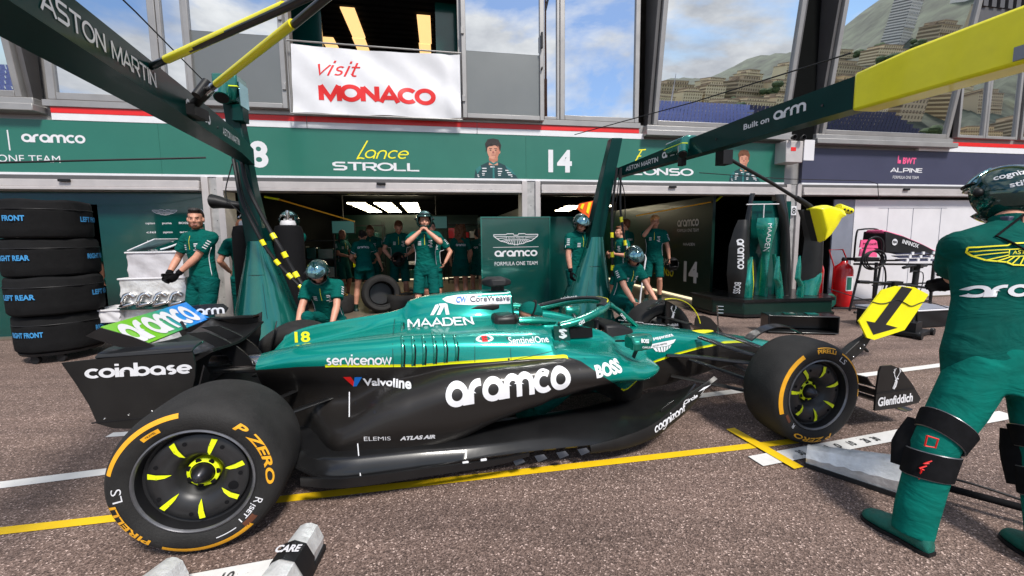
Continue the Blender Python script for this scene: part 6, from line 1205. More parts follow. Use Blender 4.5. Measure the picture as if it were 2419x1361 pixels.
# front jacks: handlebar on a post, foot plate
def jack(label, s, n, rz, tilt):
    t = wthing('pit_jack', label, 'front jack', s, n, 0, 'front jacks', rz); g = MB(); g.tube([(0, 0, .12), (.10*tilt, 0, .98)], .035, seg=12); g.box(-.06+.1*tilt, .06+.1*tilt, -.05, .05, .94, 1.0); g.build('post', 'black', t)
    g = MB(); g.tube([(-.42, .0, .97), (-.30, 0, .985), (.45, 0, .96)], .014); g.tube([(-.40, 0, .97), (-.20, 0, .98)], .020); g.tube([(.25, 0, .965), (.45, 0, .96)], .020); g.build('handlebar', 'black', t)
    g = MB(); g.tube([(-.22, -.02, .90), (-.10, -.03, .91), (.05, -.02, .90)], .008); g.cyl((-.10, 0, .90), (-.10, 0, .97), .018); g.tube(crom([(.05, -.03, .9), (.20, -.04, .86), (.25, -.03, .7), (.08, -.03, .5)], 5), .006); g.build('brake_lever', 'black', t)
    g = MB(); g.box(-.22, .30, -.16, .16, .03, .07); g.box(-.12, .12, -.10, .10, .07, .20)
    for x in (-.2, .28): g.lathe([(0, -.02), (.05, -.02), (.05, .02), (0, .02)], 16, T=Matrix.Translation((x, -.17, .05)) @ Matrix.Rotation(R_(90), 4, 'X'))
    g.tube([(.12, -.05, .10), (.05, -.05, .35)], .015); g.build('foot', 'black', t)
jack('black front jack with handlebar standing in front of the low black box', 6.42, 4.45, R_(20), 1)
ec = sbox('equipment_case', 'low black case with grey top behind the front jack', 6.45, 7.6, 4.75, 5.2, .01, .27, 'black', cat='case')
g = MB(); g.box(-.02, 1.17, -.02, .48, .265, .295); g.build('top_plate', 'grey_panel', ec, bevel=.008); g = MB(); g.tube(crom([(.2, .3, .29), (.2, .3, .42), (.5, .3, .43), (.72, .3, .40), (.75, .3, .29)], 4), .014); g.build('grab_rail', 'steel', ec)
# arrow board on its jack arm in front of the nose
t = wthing('arrow_board', 'bright yellow board with a black downward arrow on a dark arm', 'marker board', 4.95, 3.6); AF = frame((0, 0, 0), (1, 0, 0), (0, .55, .84)) 
P = [(-.49, .48), (-.37, .29), (-.27, .26), (.13, .35), (.42, .74), (.21, .83), (-.03, .85), (-.22, .81)]
BT = frame((0, -.02, 0), (1, 0, 0), (0, 0, 1)); g = MB(); g.prism(P, .018, 0, BT); A = [(-.40, .48), (-.285, .457), (.035, .845), (.185, .815), (-.135, .427), (.03, .382), (-.29, .32)]; g.add([(x, y, .0215) for x, y in A], [tuple(range(7))], 1, BT)
g.build('board', ['yellow', 'cover_black'], t, bevel=0)
g = MB(); g.loft([[Vector(p) for p in q] for q in ([(-.74, .02, .0), (-.58, .02, -.0), (-.58, .10, .0), (-.74, .10, .0)], [(-.62, .02, .06), (-.50, .02, .0), (-.50, .10, .0), (-.62, .10, .06)], [(-.48, .0, .20), (-.35, .0, .13), (-.35, .08, .13), (-.48, .08, .20)], [(-.31, .03, .29), (-.22, .03, .26), (-.22, .07, .26), (-.31, .07, .29)], [(.02, .05, .87), (.12, .05, .85), (.12, .08, .85), (.02, .08, .87)])]); g.tube([(-.34, .03, .18), (-.27, .02, .11)], .016); g.build('arm', 'carbon_matt', t, bevel=.006)
for x, z in ((-.45, .165), (-.53, .075), (-.40, .20)):
    g = MB(); g.ball((x+.03, -.012, z), .010); g.build('bolt', 'steel', t)
g = MB(); g.tube([(-.42, .06, .90), (.10, .06, .865), (.80, .06, .76)], .014); g.tube([(-.42, .06, .90), (-.28, .06, .89)], .020); g.box(.02, .14, .02, .10, .845, .89); g.build('handlebar', 'black', t)
g = MB(); g.tube(crom([(-.9, -.03, .85), (-.35, -.04, .69), (-.18, -.045, .665), (-.02, -.045, .70), (.10, -.045, .655), (.20, -.045, .62), (.42, -.04, .655), (.9, -.03, .52)], 6), .005, seg=6); g.build('cable', 'black', t)
# open black tray behind the front wheel
t = wthing('skid_tray', 'black open channel tray with upturned ends lying on the asphalt', 'tray', 4.62, 4.95); g = MB(); th = .018
tf = Matrix.Rotation(R_(-20), 4, 'Z'); g.box(0, .92, 0, .26, .015, .035, 0, tf); g.box(0, .92, .24, .26, .035, .27, 0, tf); g.box(0, .02, 0, .26, .035, .27, 0, tf); g.box(.90, .92, 0, .26, .035, .27, 0, tf); g.box(.0, .92, 0, .26, .25, .27, 0, tf) ; g.build('tray', 'carbon', t, bevel=.01)
g = MB()
for x in (.25, .55): g.box(x, x+.15, .10, .20, .272, .285, 0, tf)
g.build('green_patch', 'gantry_lt', t)
# silver covered wheel guns on the ground
def gun(label, tip, tail, w0, w1, h0, h1, txt=None, rod=None, strap=None):
    a = Vector(W(*tip)); b = Vector(W(*tail)); d = (b-a); L = d.length; t = thing('covered_wheel_gun', label, 'covered tool', a, math.atan2(d.y, d.x), 'silver covered tools on the ground'); g = MB(); rg = []
    for u in np.linspace(0, 1, 14):
        w = (w0+(w1-w0)*u)/2; h = h0+(h1-h0)*u; c = .006*math.sin(u*37); rg.append([(u*L, -w, .01), (u*L, -w-.008, h*.5+c), (u*L, -w*.7, h*.92), (u*L, -w*.2, h+c), (u*L, w*.2, h-c), (u*L, w*.7, h*.92), (u*L, w+.008, h*.5-c), (u*L, w, .01)])
    g.loft(rg, 0); g.build('foil_cover', 'foil', t, angle=25); g = MB(); g.loft([[(x, -w-.014, .004), (x, w+.014, .004), (x, w+.012, .028), (x, -w-.012, .028)] for x, w in ((-.006, w0/2), (L*.5, (w0+w1)/4), (L, w1/2))]); g.build('black_base', 'black', t)
    g = MB(); g.tube([(L, -w1/2, .02), (L, -w1/2-.005, h1*.5), (L, -w1*.3, h1*.95), (L, w1*.3, h1*.95), (L, w1/2, h1*.5), (L, w1/2, .02)], .012, seg=8); g.box(L-.02, L+.004, -w1/2+.01, w1/2-.01, .012, h1*.9); g.build('black_hem', 'black', t)
    if strap:
        g = MB(); u = strap; w = (w0+(w1-w0)*u)/2+.004; h = h0+(h1-h0)*u+.006; g.loft([[(x, -w-.006, .01), (x, -w-.012, h*.5), (x, -w*.7, h*.93), (x, 0, h+.006), (x, w*.7, h*.93), (x, w+.012, h*.5), (x, w+.006, .01)] for x in (u*L-.05, u*L+.05)], closed=False)
        put(g, txt, (u*L+.02, -.05, h+.009), (0, 1, 0), (-1, 0, 0), .036, 1, bold=.04, width=.10, off=.002) if txt else None; g.build('strap', ['black', 'white_dull'], t)
    if rod:
        g = MB(); g.tube([(L, 0, h1*.45), (L+rod, .02, h1*.45)], .018); g.tube([(L-.05, 0, h1*.45), (L+.05, 0, h1*.45)], .045); g.build('rod', 'black_matt', t)
        g = MB(); g.tube(crom([(L, .04, h1*.6), (L+.2, .05, .13), (L+.4, .08, .10), (L+rod, .02, .1)], 5), .006); g.build('cable', 'black', t)
gun('silver foil covered tool with a black rod beside the ruler by the front wheel', (2.225, 2.03), (2.52, 1.66), .10, .19, .12, .205, rod=.62)
gun('silver foil covered tool with a black strap below the rear wheel, right of the ruler', (-.635, 1.86), (-.72, 1.28), .11, .17, .14, .16, 'CARE', strap=.30)
gun('silver foil covered tool at the bottom edge, left of the ruler', (-1.13, 1.765), (-1.32, 1.20), .11, .17, .13, .16)
# folded black straps behind the rear wing
t = wthing('strap_bundle', 'loose bundle of black straps lying by the tyre dolly', 'straps', -3.75, 5.55); g = MB()
for k in range(7): g.tube(crom([(-.35+.03*k, -.10+.03*k, .03+.015*k), (.0, -.06+.02*k, .05+.018*k), (.35, .02*k, .04+.015*k), (.40, .10, .03+.01*k)], 4), .022, seg=6, sq=(1, .5))
g.build('straps', 'black', t)

# ================================================================ EQUIPMENT IN THE GARAGES
def rack(label, s, n, w, h, seed):
    t = wthing('equipment_rack', label, 'rack', s, n, .03, 'equipment racks in the garage'); r = random.Random(seed); g = MB()
    for x in (0, w-.03): g.box(x, x+.03, 0, .03, 0, h); g.box(x, x+.03, .45, .48, 0, h)
    for z in np.arange(.1, h, .42): g.box(.031, w-.031, 0, .48, z, z+.025)
    g.build('frame', 'black', t)
    for z in np.arange(.1, h-.3, .42):
        x = .05
        while x < w-.2:
            ww = r.uniform(.12, .34); hh = r.uniform(.10, .32)
            if r.random() < .75: g = MB(); g.box(x, min(x+ww, w-.04), .03, .4, z+.027, z+.027+hh); g.build('case', r.choice(['panel_dark', 'panel_green', 'black', 'carbon', 'white_dull', 'extred', 'lime', 'black', 'panel_green']), t, bevel=.01)
            x += ww+.04
for k, (s, n, w, h, lb) in enumerate(((-3.1, 12.6, 1.4, 1.9, 'tall rack of cases furthest left at the back of the central garage'), (-1.5, 13.2, 1.6, 1.6, 'low rack of cases behind the man looking down'), (.2, 12.4, 1.1, 2.0, 'tall rack of cases behind the curly haired woman'), (2.2, 11.5, 1.2, 1.9, 'tall rack of cases at the back of the right garage'), (3.6, 12.8, 1.3, 1.7, 'lower rack of cases behind the curly haired man'), (-3.2, 9.4, .9, 1.5, 'narrow rack of cases against the left garage wall'))): rack(lb, s, n, w, h, k+3)
for s, n, z, lb in ((-2.6, 11.6, 1.75, 'hanging monitor at the left of the central garage'), (-.1, 11.2, 1.85, 'hanging monitor above the curly haired woman'), (2.6, 10.6, 1.8, 'hanging monitor in the right garage')):
    t = wthing('monitor', lb, 'monitor', s, n, z, 'hanging monitors'); g = MB(); g.box(-.3, .3, 0, .05, -.18, .18); g.cyl((0, .03, .18), (0, .03, .9), .02); g.build('casing', 'black', t, bevel=.01); g = MB(); g.box(-.28, .28, -.004, -.001, -.16, .16); g.build('screen', 'screen_glow', t)
# ================================================================ PEOPLE
def solid(mb, voxel, it=3):
    """fuse overlapping closed shapes into one continuous smooth surface; returns points and faces"""
    me = bpy.data.meshes.new('solid'); me.from_pydata([tuple(p) for p in mb.v], [], mb.f); o = bpy.data.objects.new('solid', me); COL.objects.link(o)
    r = o.modifiers.new('r', 'REMESH'); r.mode = 'VOXEL'; r.voxel_size = voxel
    s = o.modifiers.new('s', 'SMOOTH'); s.factor = .5; s.iterations = it
    dg = bpy.context.evaluated_depsgraph_get(); e = o.evaluated_get(dg); m2 = bpy.data.meshes.new_from_object(e)
    v = np.empty(len(m2.vertices)*3); m2.vertices.foreach_get('co', v); f = [tuple(p.vertices) for p in m2.polygons]
    bpy.data.objects.remove(o); bpy.data.meshes.remove(me); bpy.data.meshes.remove(m2)
    q = MB(); q.v = [Vector(p) for p in v.reshape(-1, 3)]; q.f = [list(x) for x in f]; q.m = [0]*len(f); return q
def ik(a, t, l1, l2, pole):
    a = Vector(a); t = Vector(t); d = t-a; L = min(d.length, (l1+l2)*.995); d.normalize(); t = a+d*L
    x = (l1*l1-l2*l2+L*L)/(2*L); h = math.sqrt(max(0, l1*l1-x*x)); p = Vector(pole); p = p-d*p.dot(d); p.normalize(); return a+d*x+p*h, t
def rot(yaw=0, pitch=0, roll=0): return (Matrix.Rotation(R_(yaw), 3, 'Z') @ Matrix.Rotation(R_(-pitch), 3, 'X') @ Matrix.Rotation(R_(roll), 3, 'Y'))
def hand(mb, w, el, nrm, curl=.5, sc=1.0, side=1):
    """palm, four bent fingers of unequal length and a thumb leaving the side of the palm"""
    d = (Vector(w)-Vector(el)).normalized(); n = Vector(nrm); n = (n-d*n.dot(d)).normalized(); s = d.cross(n)*side; w = Vector(w)
    mb.tube([w-d*.03, w+d*.01, w+d*.05*sc, w+d*.088*sc], [.024*sc, .027*sc, .040*sc, .040*sc], seg=10, sq=(1, .40), up=n)
    for k, L in enumerate((.070, .080, .075, .058)):
        b = w+d*.082*sc+s*(.027-.018*k)*sc; p = [b]; a = .15
        for q in (.45, .32, .25): a += curl*.75; p.append(p[-1]+(d*math.cos(a)+n*math.sin(a))*L*q*sc)
        mb.tube(p, [.0095*sc, .0092*sc, .0085*sc, .0072*sc], seg=7)
    b = w+d*.025*sc+s*.030*sc; mb.tube([b, b+(d*.55+s*.6+n*.25)*.045*sc, b+(d*.85+s*.42+n*.5)*.075*sc], [.013*sc, .011*sc, .009*sc], seg=7)
def head_shapes(mb, c, Rm, s=1.0):
    A = Rm; B = lambda p: Vector(c)+A @ (Vector(p)*s); b = lambda p, r: mb.ball(B(p), tuple(q*s for q in r), seg=18, A=A)
    b((0, -.018, .035), (.074, .094, .085)); b((0, .022, -.02), (.061, .070, .088)); b((0, .045, -.082), (.042, .042, .032)); b((0, .035, -.06), (.052, .05, .05))
    mb.tube([B((0, .085, .018)), B((0, .103, -.012)), B((0, .110, -.028))], [.009*s, .012*s, .015*s], seg=8); b((0, .092, -.033), (.020, .016, .010))
    b((0, .074, .028), (.048, .018, .011)); b((0, .086, -.060), (.024, .012, .009))
    for q in (-1, 1): b((q*.077, -.006, -.012), (.010, .021, .030)); b((q*.036, .064, -.022), (.024, .022, .022))
def face_bits(t, c, Rm, s, brow):
    B = lambda p: Vector(c)+Rm @ (Vector(p)*s)
    for q in (-1, 1):
        g = MB(); g.ball(B((q*.030, .0835, .004)), (.0085*s, .004*s, .0042*s), A=Rm, seg=10); g.build('eye', 'eye', t)
        g = MB(); g.tube([B((q*.014, .094, .024)), B((q*.032, .093, .029)), B((q*.048, .080, .024))], .0032*s, seg=6); g.build('eyebrow', brow, t)
    g = MB(); g.tube([B((-.022, .094, -.061)), B((0, .100, -.060)), B((.022, .094, -.061))], .0045*s, seg=6); g.build('mouth', 'lip', t)
def hair(t, c, Rm, style, m, s=1.0):
    B = lambda p: Vector(c)+Rm @ (Vector(p)*s); g = MB(); b = lambda p, r: g.ball(B(p), tuple(q*s for q in r), A=Rm, seg=14)
    b((0, -.030, .055), (.079, .092, .078)); b((0, .030, .098), (.062, .055, .030)); b((0, -.072, .0), (.066, .045, .075))
    for q in (-1, 1): b((q*.066, -.030, .030), (.018, .045, .055))
    if style == 'quiff':
        b((0, .055, .108), (.058, .035, .026))
    if style == 'curly':
        for k in range(40):
            a = rng.uniform(0, 2*PI); e = rng.uniform(.1, 1.45); b((.078*math.cos(a)*math.cos(e), -.012+.092*math.sin(a)*math.cos(e) if math.sin(a) < .6 else .05, .055+.078*math.sin(e)), (.022, .022, .022))
    if style == 'long':
        for k in range(90):
            z = rng.uniform(-.26, .12); a = rng.uniform(PI*.95, PI*2.05); w = .10 if z < .05 else .085; b((w*1.05*math.cos(a), -.04+.075*math.sin(a), z), (.026, .026, .034))
    if style == 'bun': b((0, -.105, .045), (.042, .04, .042)); b((0, -.10, -.05), (.03, .025, .07))
    if style == 'beard': pass
    q = solid(g, .009, 2); q.build('hair', m, t, angle=180)
def helmet(t, c, Rm, vis=35, s=1.0, txt=None, vmat='visor', mt='helmet'):
    B = lambda p: Vector(c)+Rm @ (Vector(p)*s); o = Vector((0, -.005, .025)); na, ne = 48, 26
    def P(az, el, k=1): r = (.128*k, .155*k, .140*k); return B((o.x+r[0]*math.sin(az)*math.cos(el), o.y+r[1]*math.cos(az)*math.cos(el)*(1+.06*max(0, math.cos(az))*max(0, -math.sin(el)+.2)), o.z+r[2]*math.sin(el)*(1.0 if el > 0 else 1.12)))
    g = MB(); idx = {}
    for i in range(na):
        for j in range(ne+1):
            az = -PI+2*PI*i/na; el = R_(-62)+(R_(90)-R_(-62))*j/ne; idx[i, j] = len(g.v); g.v.append(P(az, el))
    for i in range(na):
        for j in range(ne):
            az = abs(-180+360*(i+.5)/na); el = -62+152*(j+.5)/ne
            if az < 58 and -34 < el < 20: continue
            if az > 75 and el < -50: continue
            g.f.append([idx[i, j+1], idx[(i+1) % na, j+1], idx[(i+1) % na, j], idx[i, j]]); g.m.append(0)
    ho = g.build('helmet', mt, t, angle=70); sm = ho.modifiers.new('thick', 'SOLIDIFY'); sm.thickness = .014*s; sm.offset = -1
    g = MB(); g.sheet([[P(R_(az), R_(el), 1.035) for el in np.linspace(vis-14, min(84, vis+34), 8)] for az in np.linspace(-76, 76, 24)], -.004); g.build('visor', vmat, ho)
    g = MB(); g.tube([P(R_(az), R_(vis-13), 1.045) for az in np.linspace(-72, 72, 22)], .006*s, seg=6)
    for q in (-1, 1): g.ball(P(R_(q*80), R_(5), 1.02), (.022*s,)*3, 1, 10)
    g.tube([P(R_(az), R_(-60), .99) for az in np.linspace(-180, 180, 40)], .007*s, 1, 6); g.build_each('helmet_trim', ['black', 'black'], ho)
    if txt:
        g = MB(); bvh_ = None
        for T_, az, el, L, h in txt:
            v, f, l = text2d(T_, .02); v = v-v.mean(0); k = L/(v[:, 0].max()-v[:, 0].min())
            bm = bmesh.new(); bs = [bm.verts.new((p[0]*k, p[1]*h/.7, 0)) for p in v]
            for q in f:
                try: bm.faces.new([bs[i] for i in q])
                except ValueError: pass
            for cx_ in np.arange(-L/2+.01, L/2, .01): bmesh.ops.bisect_plane(bm, geom=bm.verts[:]+bm.edges[:]+bm.faces[:], plane_co=(cx_, 0, 0), plane_no=(1, 0, 0))
            bm.verts.index_update(); g.add([P(R_(az)-(p.co.x)/(.145*s), R_(el)+p.co.y/(.14*s), 1.012) for p in bm.verts], [[x.index for x in q.verts] for q in bm.faces]); bm.free()
        g.build('helmet_lettering', 'white', ho, angle=180)
    return ho
def dress(t, J, o):
    """build body, clothes and head from joints J (local coordinates) and options o"""
    vox = o.get('vox', .011); fem = o.get('fem', 0); s = o.get('s', 1.0); pel, nb = Vector(J['pel']), Vector(J['nb']); up = (nb-pel).normalized()
    rt = (Vector(J['shR'])-Vector(J['shL'])).normalized(); hx = (Vector(J['hipR'])-Vector(J['hipL'])).normalized()
    rows = ((-.10, .150, .112), (.0, .162, .118), (.10, .152, .108), (.22, .146, .104), (.34, .165, .118), (.44, .178, .118), (.50, .165, .098), (.545, .085, .070))
    if fem: rows = ((-.10, .158, .115), (.0, .165, .118), (.10, .146, .104), (.22, .126, .095), (.34, .142, .116), (.44, .152, .106), (.50, .140, .088), (.545, .07, .062))
    L = (nb-pel).length/.55
    tk = o.get('tk', 1.0)
    def torso(mb, k, lo=-.10, hi=.6):
        rg = []
        for z, rx, ry in rows:
            if z < lo or z > hi: continue
            u = min(1, max(0, z/.5)); x = (hx*(1-u)+rt*u); x = (x-up*x.dot(up)).normalized(); y = up.cross(x); c = pel+up*z*L; rg.append([c+x*rx*s*k*(tk if z < .5 else 1)*math.cos(a)+y*ry*s*k*math.sin(a) for a in np.linspace(0, 2*PI, 25)[:-1]])
        mb.loft(rg)
    hc, HR = Vector(J['hc']), J['HR']
    # ---- body: one continuous surface
    b = MB(); torso(b, .90); b.tube([nb-up*.04, nb+up*.02, hc-HR @ Vector((0, .01, .06))*s], [.066*s, .058*s, .054*s], seg=14); head_shapes(b, hc, HR, s)
    gl = o.get('gloves'); gb = MB()
    for q, sd in (('R', 1), ('L', -1)):
        sh, el, ha = (Vector(J[k+q]) for k in ('sh', 'el', 'ha')); ka = .92 if fem else 1.0
        b.tube([sh, sh*.5+el*.5, el], [.050*s*ka, .047*s*ka, .040*s*ka], seg=12); m1 = el*.7+ha*.3; b.tube([el, m1, ha], [.041*s*ka, .042*s*ka, .027*s*ka], seg=12); b.ball(el, .041*s*ka)
        nn = J.get('pn'+q, Vector((-sd, 0, 0)) if True else None); hand(gb if gl else b, ha, el, nn, o.get('curl', .5), s*(1.08 if gl else 1.0), sd)
        if gl: gb.tube([ha+(el-ha).normalized()*.05, ha], [.036*s, .034*s], seg=10)
        hp, kn, an = (Vector(J[k+q]) for k in ('hip', 'kn', 'an')); b.tube([hp, hp*.5+kn*.5, kn], [.080*s, .070*s, .054*s], seg=14); c1 = kn*.65+an*.35; back = Vector(J['fw'])*-.015
        b.tube([kn, c1+back, an*.8+kn*.2, an], [.054*s, .058*s, .040*s, .036*s], seg=14); b.ball(kn, .056*s)
        td = (Vector(J['toe'+q])-an); b.tube([an, an+td*.2-Vector((0, 0, .02))], [.034*s, .022*s])
    solid(b, o.get('bvox', .009), 3).build('body', o.get('skin', 'skin'), t, angle=180)
    if gl: solid(gb, .006, 2).build('gloves', 'glove', t, angle=180)
    # ---- shirt with sleeves and print
    c = MB(); torso(c, 1.06, lo=o.get('shirt_lo', -.10))
    for q in 'RL':
        sh, el = Vector(J['sh'+q]), Vector(J['el'+q]); d = el-sh; c.tube([sh-(sh-nb).normalized()*.0, sh+d*.3, sh+d*.68], [.078*s*o.get('shk', 1), .078*s*o.get('shk', 1), .076*s*o.get('shk', 1)] if not fem else [.066*s, .060*s, .056*s], seg=14); c.ball(sh, .076*s if not fem else .064*s); c.tube([nb-up*.035, sh], [.07*s, .072*s], seg=12)
    sh_ = solid(c, vox, 4); bv = sh_.bvh(); fwv = up.cross(rt)*1.0
    fwv = rt.cross(up)*-1.0; fwv.normalize()
    if fwv.dot(Vector(J['fw'])) < 0: fwv = -fwv
    def on(pt, w, h, mi, back=False):
        dd = -fwv if not back else fwv; v = np.array([(0, 0), (w, 0), (w, h), (0, h)], float); sg = 1 if not back else 1
        drape(sh_, bv, v, [(0, 1, 2, 3)], np.zeros(4), lambda a, z: pel+up*((pt[1]+z)*L)+rt*(pt[0]+a)-dd*1.0, dd, mi, .003, .02)
    def txt(T_, x, z, w, h, mi, st=None, bold=.02, back=True):
        dd = fwv if back else -fwv; ex = rt if back else -rt; v, f, l = text2d(T_, bold, 0, st); v = v-[(v[:, 0].max()+v[:, 0].min())/2, 0]; v = v*[w/(v[:, 0].max()-v[:, 0].min()), h/(1 if st else .7)]
        drape(sh_, bv, v, f, l, lambda a, b_: pel+up*((z)*L+b_)+ex*(x+a)-dd*1.0, dd, mi, .003, .02)
    if o.get('front', 1):
        for r in range(5): on((-.115+.01*(r % 2), .40-.024*r), .055-.012*(r % 3), .012, 1)
        for r in range(3): on((.055, .385-.024*r), .050, .012, 1)
        on((-.003, .34), .006, .16, 2)
        for q in 'RL':
            sh, el = Vector(J['sh'+q]), Vector(J['el'+q]); d = (el-sh).normalized(); outv = (rt if q == 'R' else -rt)+fwv*.7; outv = (outv-d*outv.dot(d)).normalized()
            for k in range(4): 
                p = sh+d*(.055+.03*k)*s; drape(sh_, bv, np.array([(-.022, 0), (.022, 0), (.022, .012), (-.022, .012)]), [(0, 1, 2, 3)], np.zeros(4), lambda a, z: p+d.cross(outv)*a-d*z+outv*.3, -outv, 1, .003, .02)
    for k in o.get('back', ()): txt(*k)
    for q, sx in (('R', 1), ('L', -1)):                            # pale piping down the sides
        P = []
        for z in np.linspace(.02, .36, 12):
            p = pel+up*z*L+rt*sx*1.0+fwv*.03; h = bv.ray_cast(p, -rt*sx)
            if h[0]: P.append(h[0]+h[1]*.001)
        if len(P) > 3 and o.get('piping', 1): sh_.tube(P, .005, 1, 5)
    sh_.build('shirt', [o.get('shirt_m', 'shirt'), 'white', 'yellow_vinyl'], t, angle=180)
    c = MB(); c.tube([nb-up*.022, nb+up*.030+fwv*.004], [.074*s, .070*s], seg=20); c.build('collar', o.get('shirt_m', 'shirt'), t)
    # ---- lower clothes
    c = MB(); rg = []
    for z, rx, ry in ((-.13, .15, .115), (-.06, .170, .128), (.02, .168, .124), (.09, .156, .113)):
        x = (hx-up*hx.dot(up)).normalized(); y = up.cross(x); cc = pel+up*z*L; rg.append([cc+x*rx*s*tk**.8*math.cos(a)+y*ry*s*math.sin(a) for a in np.linspace(0, 2*PI, 25)[:-1]])
    c.loft(rg); lo = o.get('legs', 'shorts')
    for q in 'RL':
        hp, kn, an = (Vector(J[k+q]) for k in ('hip', 'kn', 'an'))
        if lo == 'shorts': c.tube([hp+up*.02, hp*.5+kn*.5, hp*.08+kn*.92], [.096*s, .090*s, .086*s], seg=16)
        elif lo == 'short': c.tube([hp+up*.02, hp*.5+kn*.5], [.100*s, .088*s], seg=16)
        elif lo == 'skirt': c.tube([hp+up*.02, hp*.45+kn*.55], [.105*s, .105*s], seg=16); c.tube([(Vector(J['hipR'])+Vector(J['hipL']))/2, ((Vector(J['knR'])+Vector(J['knL']))*.5*.55+(Vector(J['hipR'])+Vector(J['hipL']))*.5*.45)], [.11*s, .10*s])
        else:
            f2 = Vector(J['fw'])*.0; lk = o.get('legk', 1)*s; c.tube([hp+up*.02, hp*.5+kn*.5, kn, kn*.5+an*.5, an*.8+kn*.2, an+Vector((0, 0, -.045))], [.108*lk**.8, .096*lk, .079*lk, .076*lk, .074*lk, .070*lk], seg=18); c.ball(kn, .082*lk)
    q_ = solid(c, vox, 4); q_.build('trousers' if lo == 'long' else 'skirt' if lo == 'skirt' else 'shorts', o.get('legs_m', 'shorts'), t, angle=180)
    for q in 'RL':
        an, toe = Vector(J['an'+q]), Vector(J['toe'+q]); d = toe-an; d.z = 0; d.normalize(); sd = Vector((d.y, -d.x, 0)); base = Vector((an.x, an.y, toe.z)); c = MB(); sk = o.get('shoek', 1.0)
        def rr(x, w, h): return [base+d*x*s*sk+sd*w*s*sk*1.06*math.cos(a)+Vector((0, 0, max(.0, h*s*sk*o.get('shoeh', 1)*(.5+.5*math.sin(a))))) for a in np.linspace(0, 2*PI, 17)[:-1]]
        c.loft([rr(x, w, h) for x, w, h in ((-.075, .022, .05), (-.06, .036, .085), (-.01, .040, .105), (.04, .042, .09), (.10, .049, .066), (.15, .047, .056), (.18, .038, .046), (.197, .020, .032))]); so_ = c.build('shoe', o.get('shoe_m', 'shoe'), t, angle=70)
        c = MB(); P_o = [(-.08, .024), (-.05, .040), (.0, .038), (.05, .040), (.10, .053), (.15, .051), (.185, .040), (.204, .018)]; P_o = [(x, w) for x, w in P_o]+[(x, -w) for x, w in P_o[::-1]]; c.loft([[base+d*x*s*sk+sd*w*s*sk*1.06+Vector((0, 0, z_)) for x, w in P_o] for z_ in (.001, .018*sk)]); c.build('sole', o.get('sole_m', 'black'), so_)
    if lo != 'long' and o.get('socks', 1):
        for q in 'RL':
            an, kn = Vector(J['an'+q]), Vector(J['kn'+q]); c = MB(); c.tube([an, an+(kn-an).normalized()*.09*s], [.043*s, .046*s], seg=14); c.build('sock', 'panel_dark', t)
    hd = o.get('head', ('short', 'hair'))
    if hd[0] == 'helmet':
        helmet(t, hc, HR, hd[1], s, o.get('htxt'))
        if o.get('face', 1): face_bits(t, hc, HR, s, 'hair')
        g = MB(); B = lambda p: hc+HR @ (Vector(p)*s); g.ball(B((0, -.02, -.07)), (.072*s, .078*s, .06*s), A=HR); g.build('balaclava', 'black_matt', t)
    elif hd[0] == 'cap':
        B = lambda p: hc+HR @ (Vector(p)*s); g = MB(); rg = []
        for e in np.linspace(0, PI/2*.98, 9): rg.append([B((.082*math.cos(e)*math.cos(a), -.012+.102*math.cos(e)*math.sin(a), .035+.090*math.sin(e))) for a in np.linspace(0, 2*PI, 25)[:-1]])
        g.loft(rg); g.build('cap', 'shirt', t, angle=70); g = MB(); g.sheet([[B((x, .075+.085*v*math.cos(x*9), .035-.02*v-x*x*2.5)) for v in np.linspace(0, 1, 5)] for x in np.linspace(-.068, .068, 9)], .006); g.build('cap_peak', 'shirt', t)
        g = MB(); g.tube([B((.080*math.cos(a)*1.02, -.01+.02*math.sin(a)-.01, .03+.098*math.sin(a))) for a in np.linspace(-.1, PI+.1, 16)], .018*s, seg=8, sq=(1, .4)); g.build('headset_band', 'black', t)
        for sd in (-1, 1):
            g = MB(); g.ball(B((sd*.086, -.01, -.012)), (.022*s, .035*s, .042*s), A=HR); g.build('ear_cup', 'black', t)
        face_bits(t, hc, HR, s, 'hair')
    elif hd[0] == 'bald': face_bits(t, hc, HR, s, 'hair')
    else: hair(t, hc, HR, hd[0], hd[1], s); face_bits(t, hc, HR, s, hd[1] if hd[1] != 'hair_g' else 'hair_b')
    if o.get('beard'):
        B = lambda p: hc+HR @ (Vector(p)*s); g = MB(); g.ball(B((0, .042, -.088)), (.047*s, .047*s, .036*s), A=HR)
        for sd in (-1, 1): g.ball(B((sd*.055, .015, -.058)), (.014*s, .04*s, .045*s), A=HR)
        solid(g, .008, 1).build('beard', o['beard'], t, angle=180)
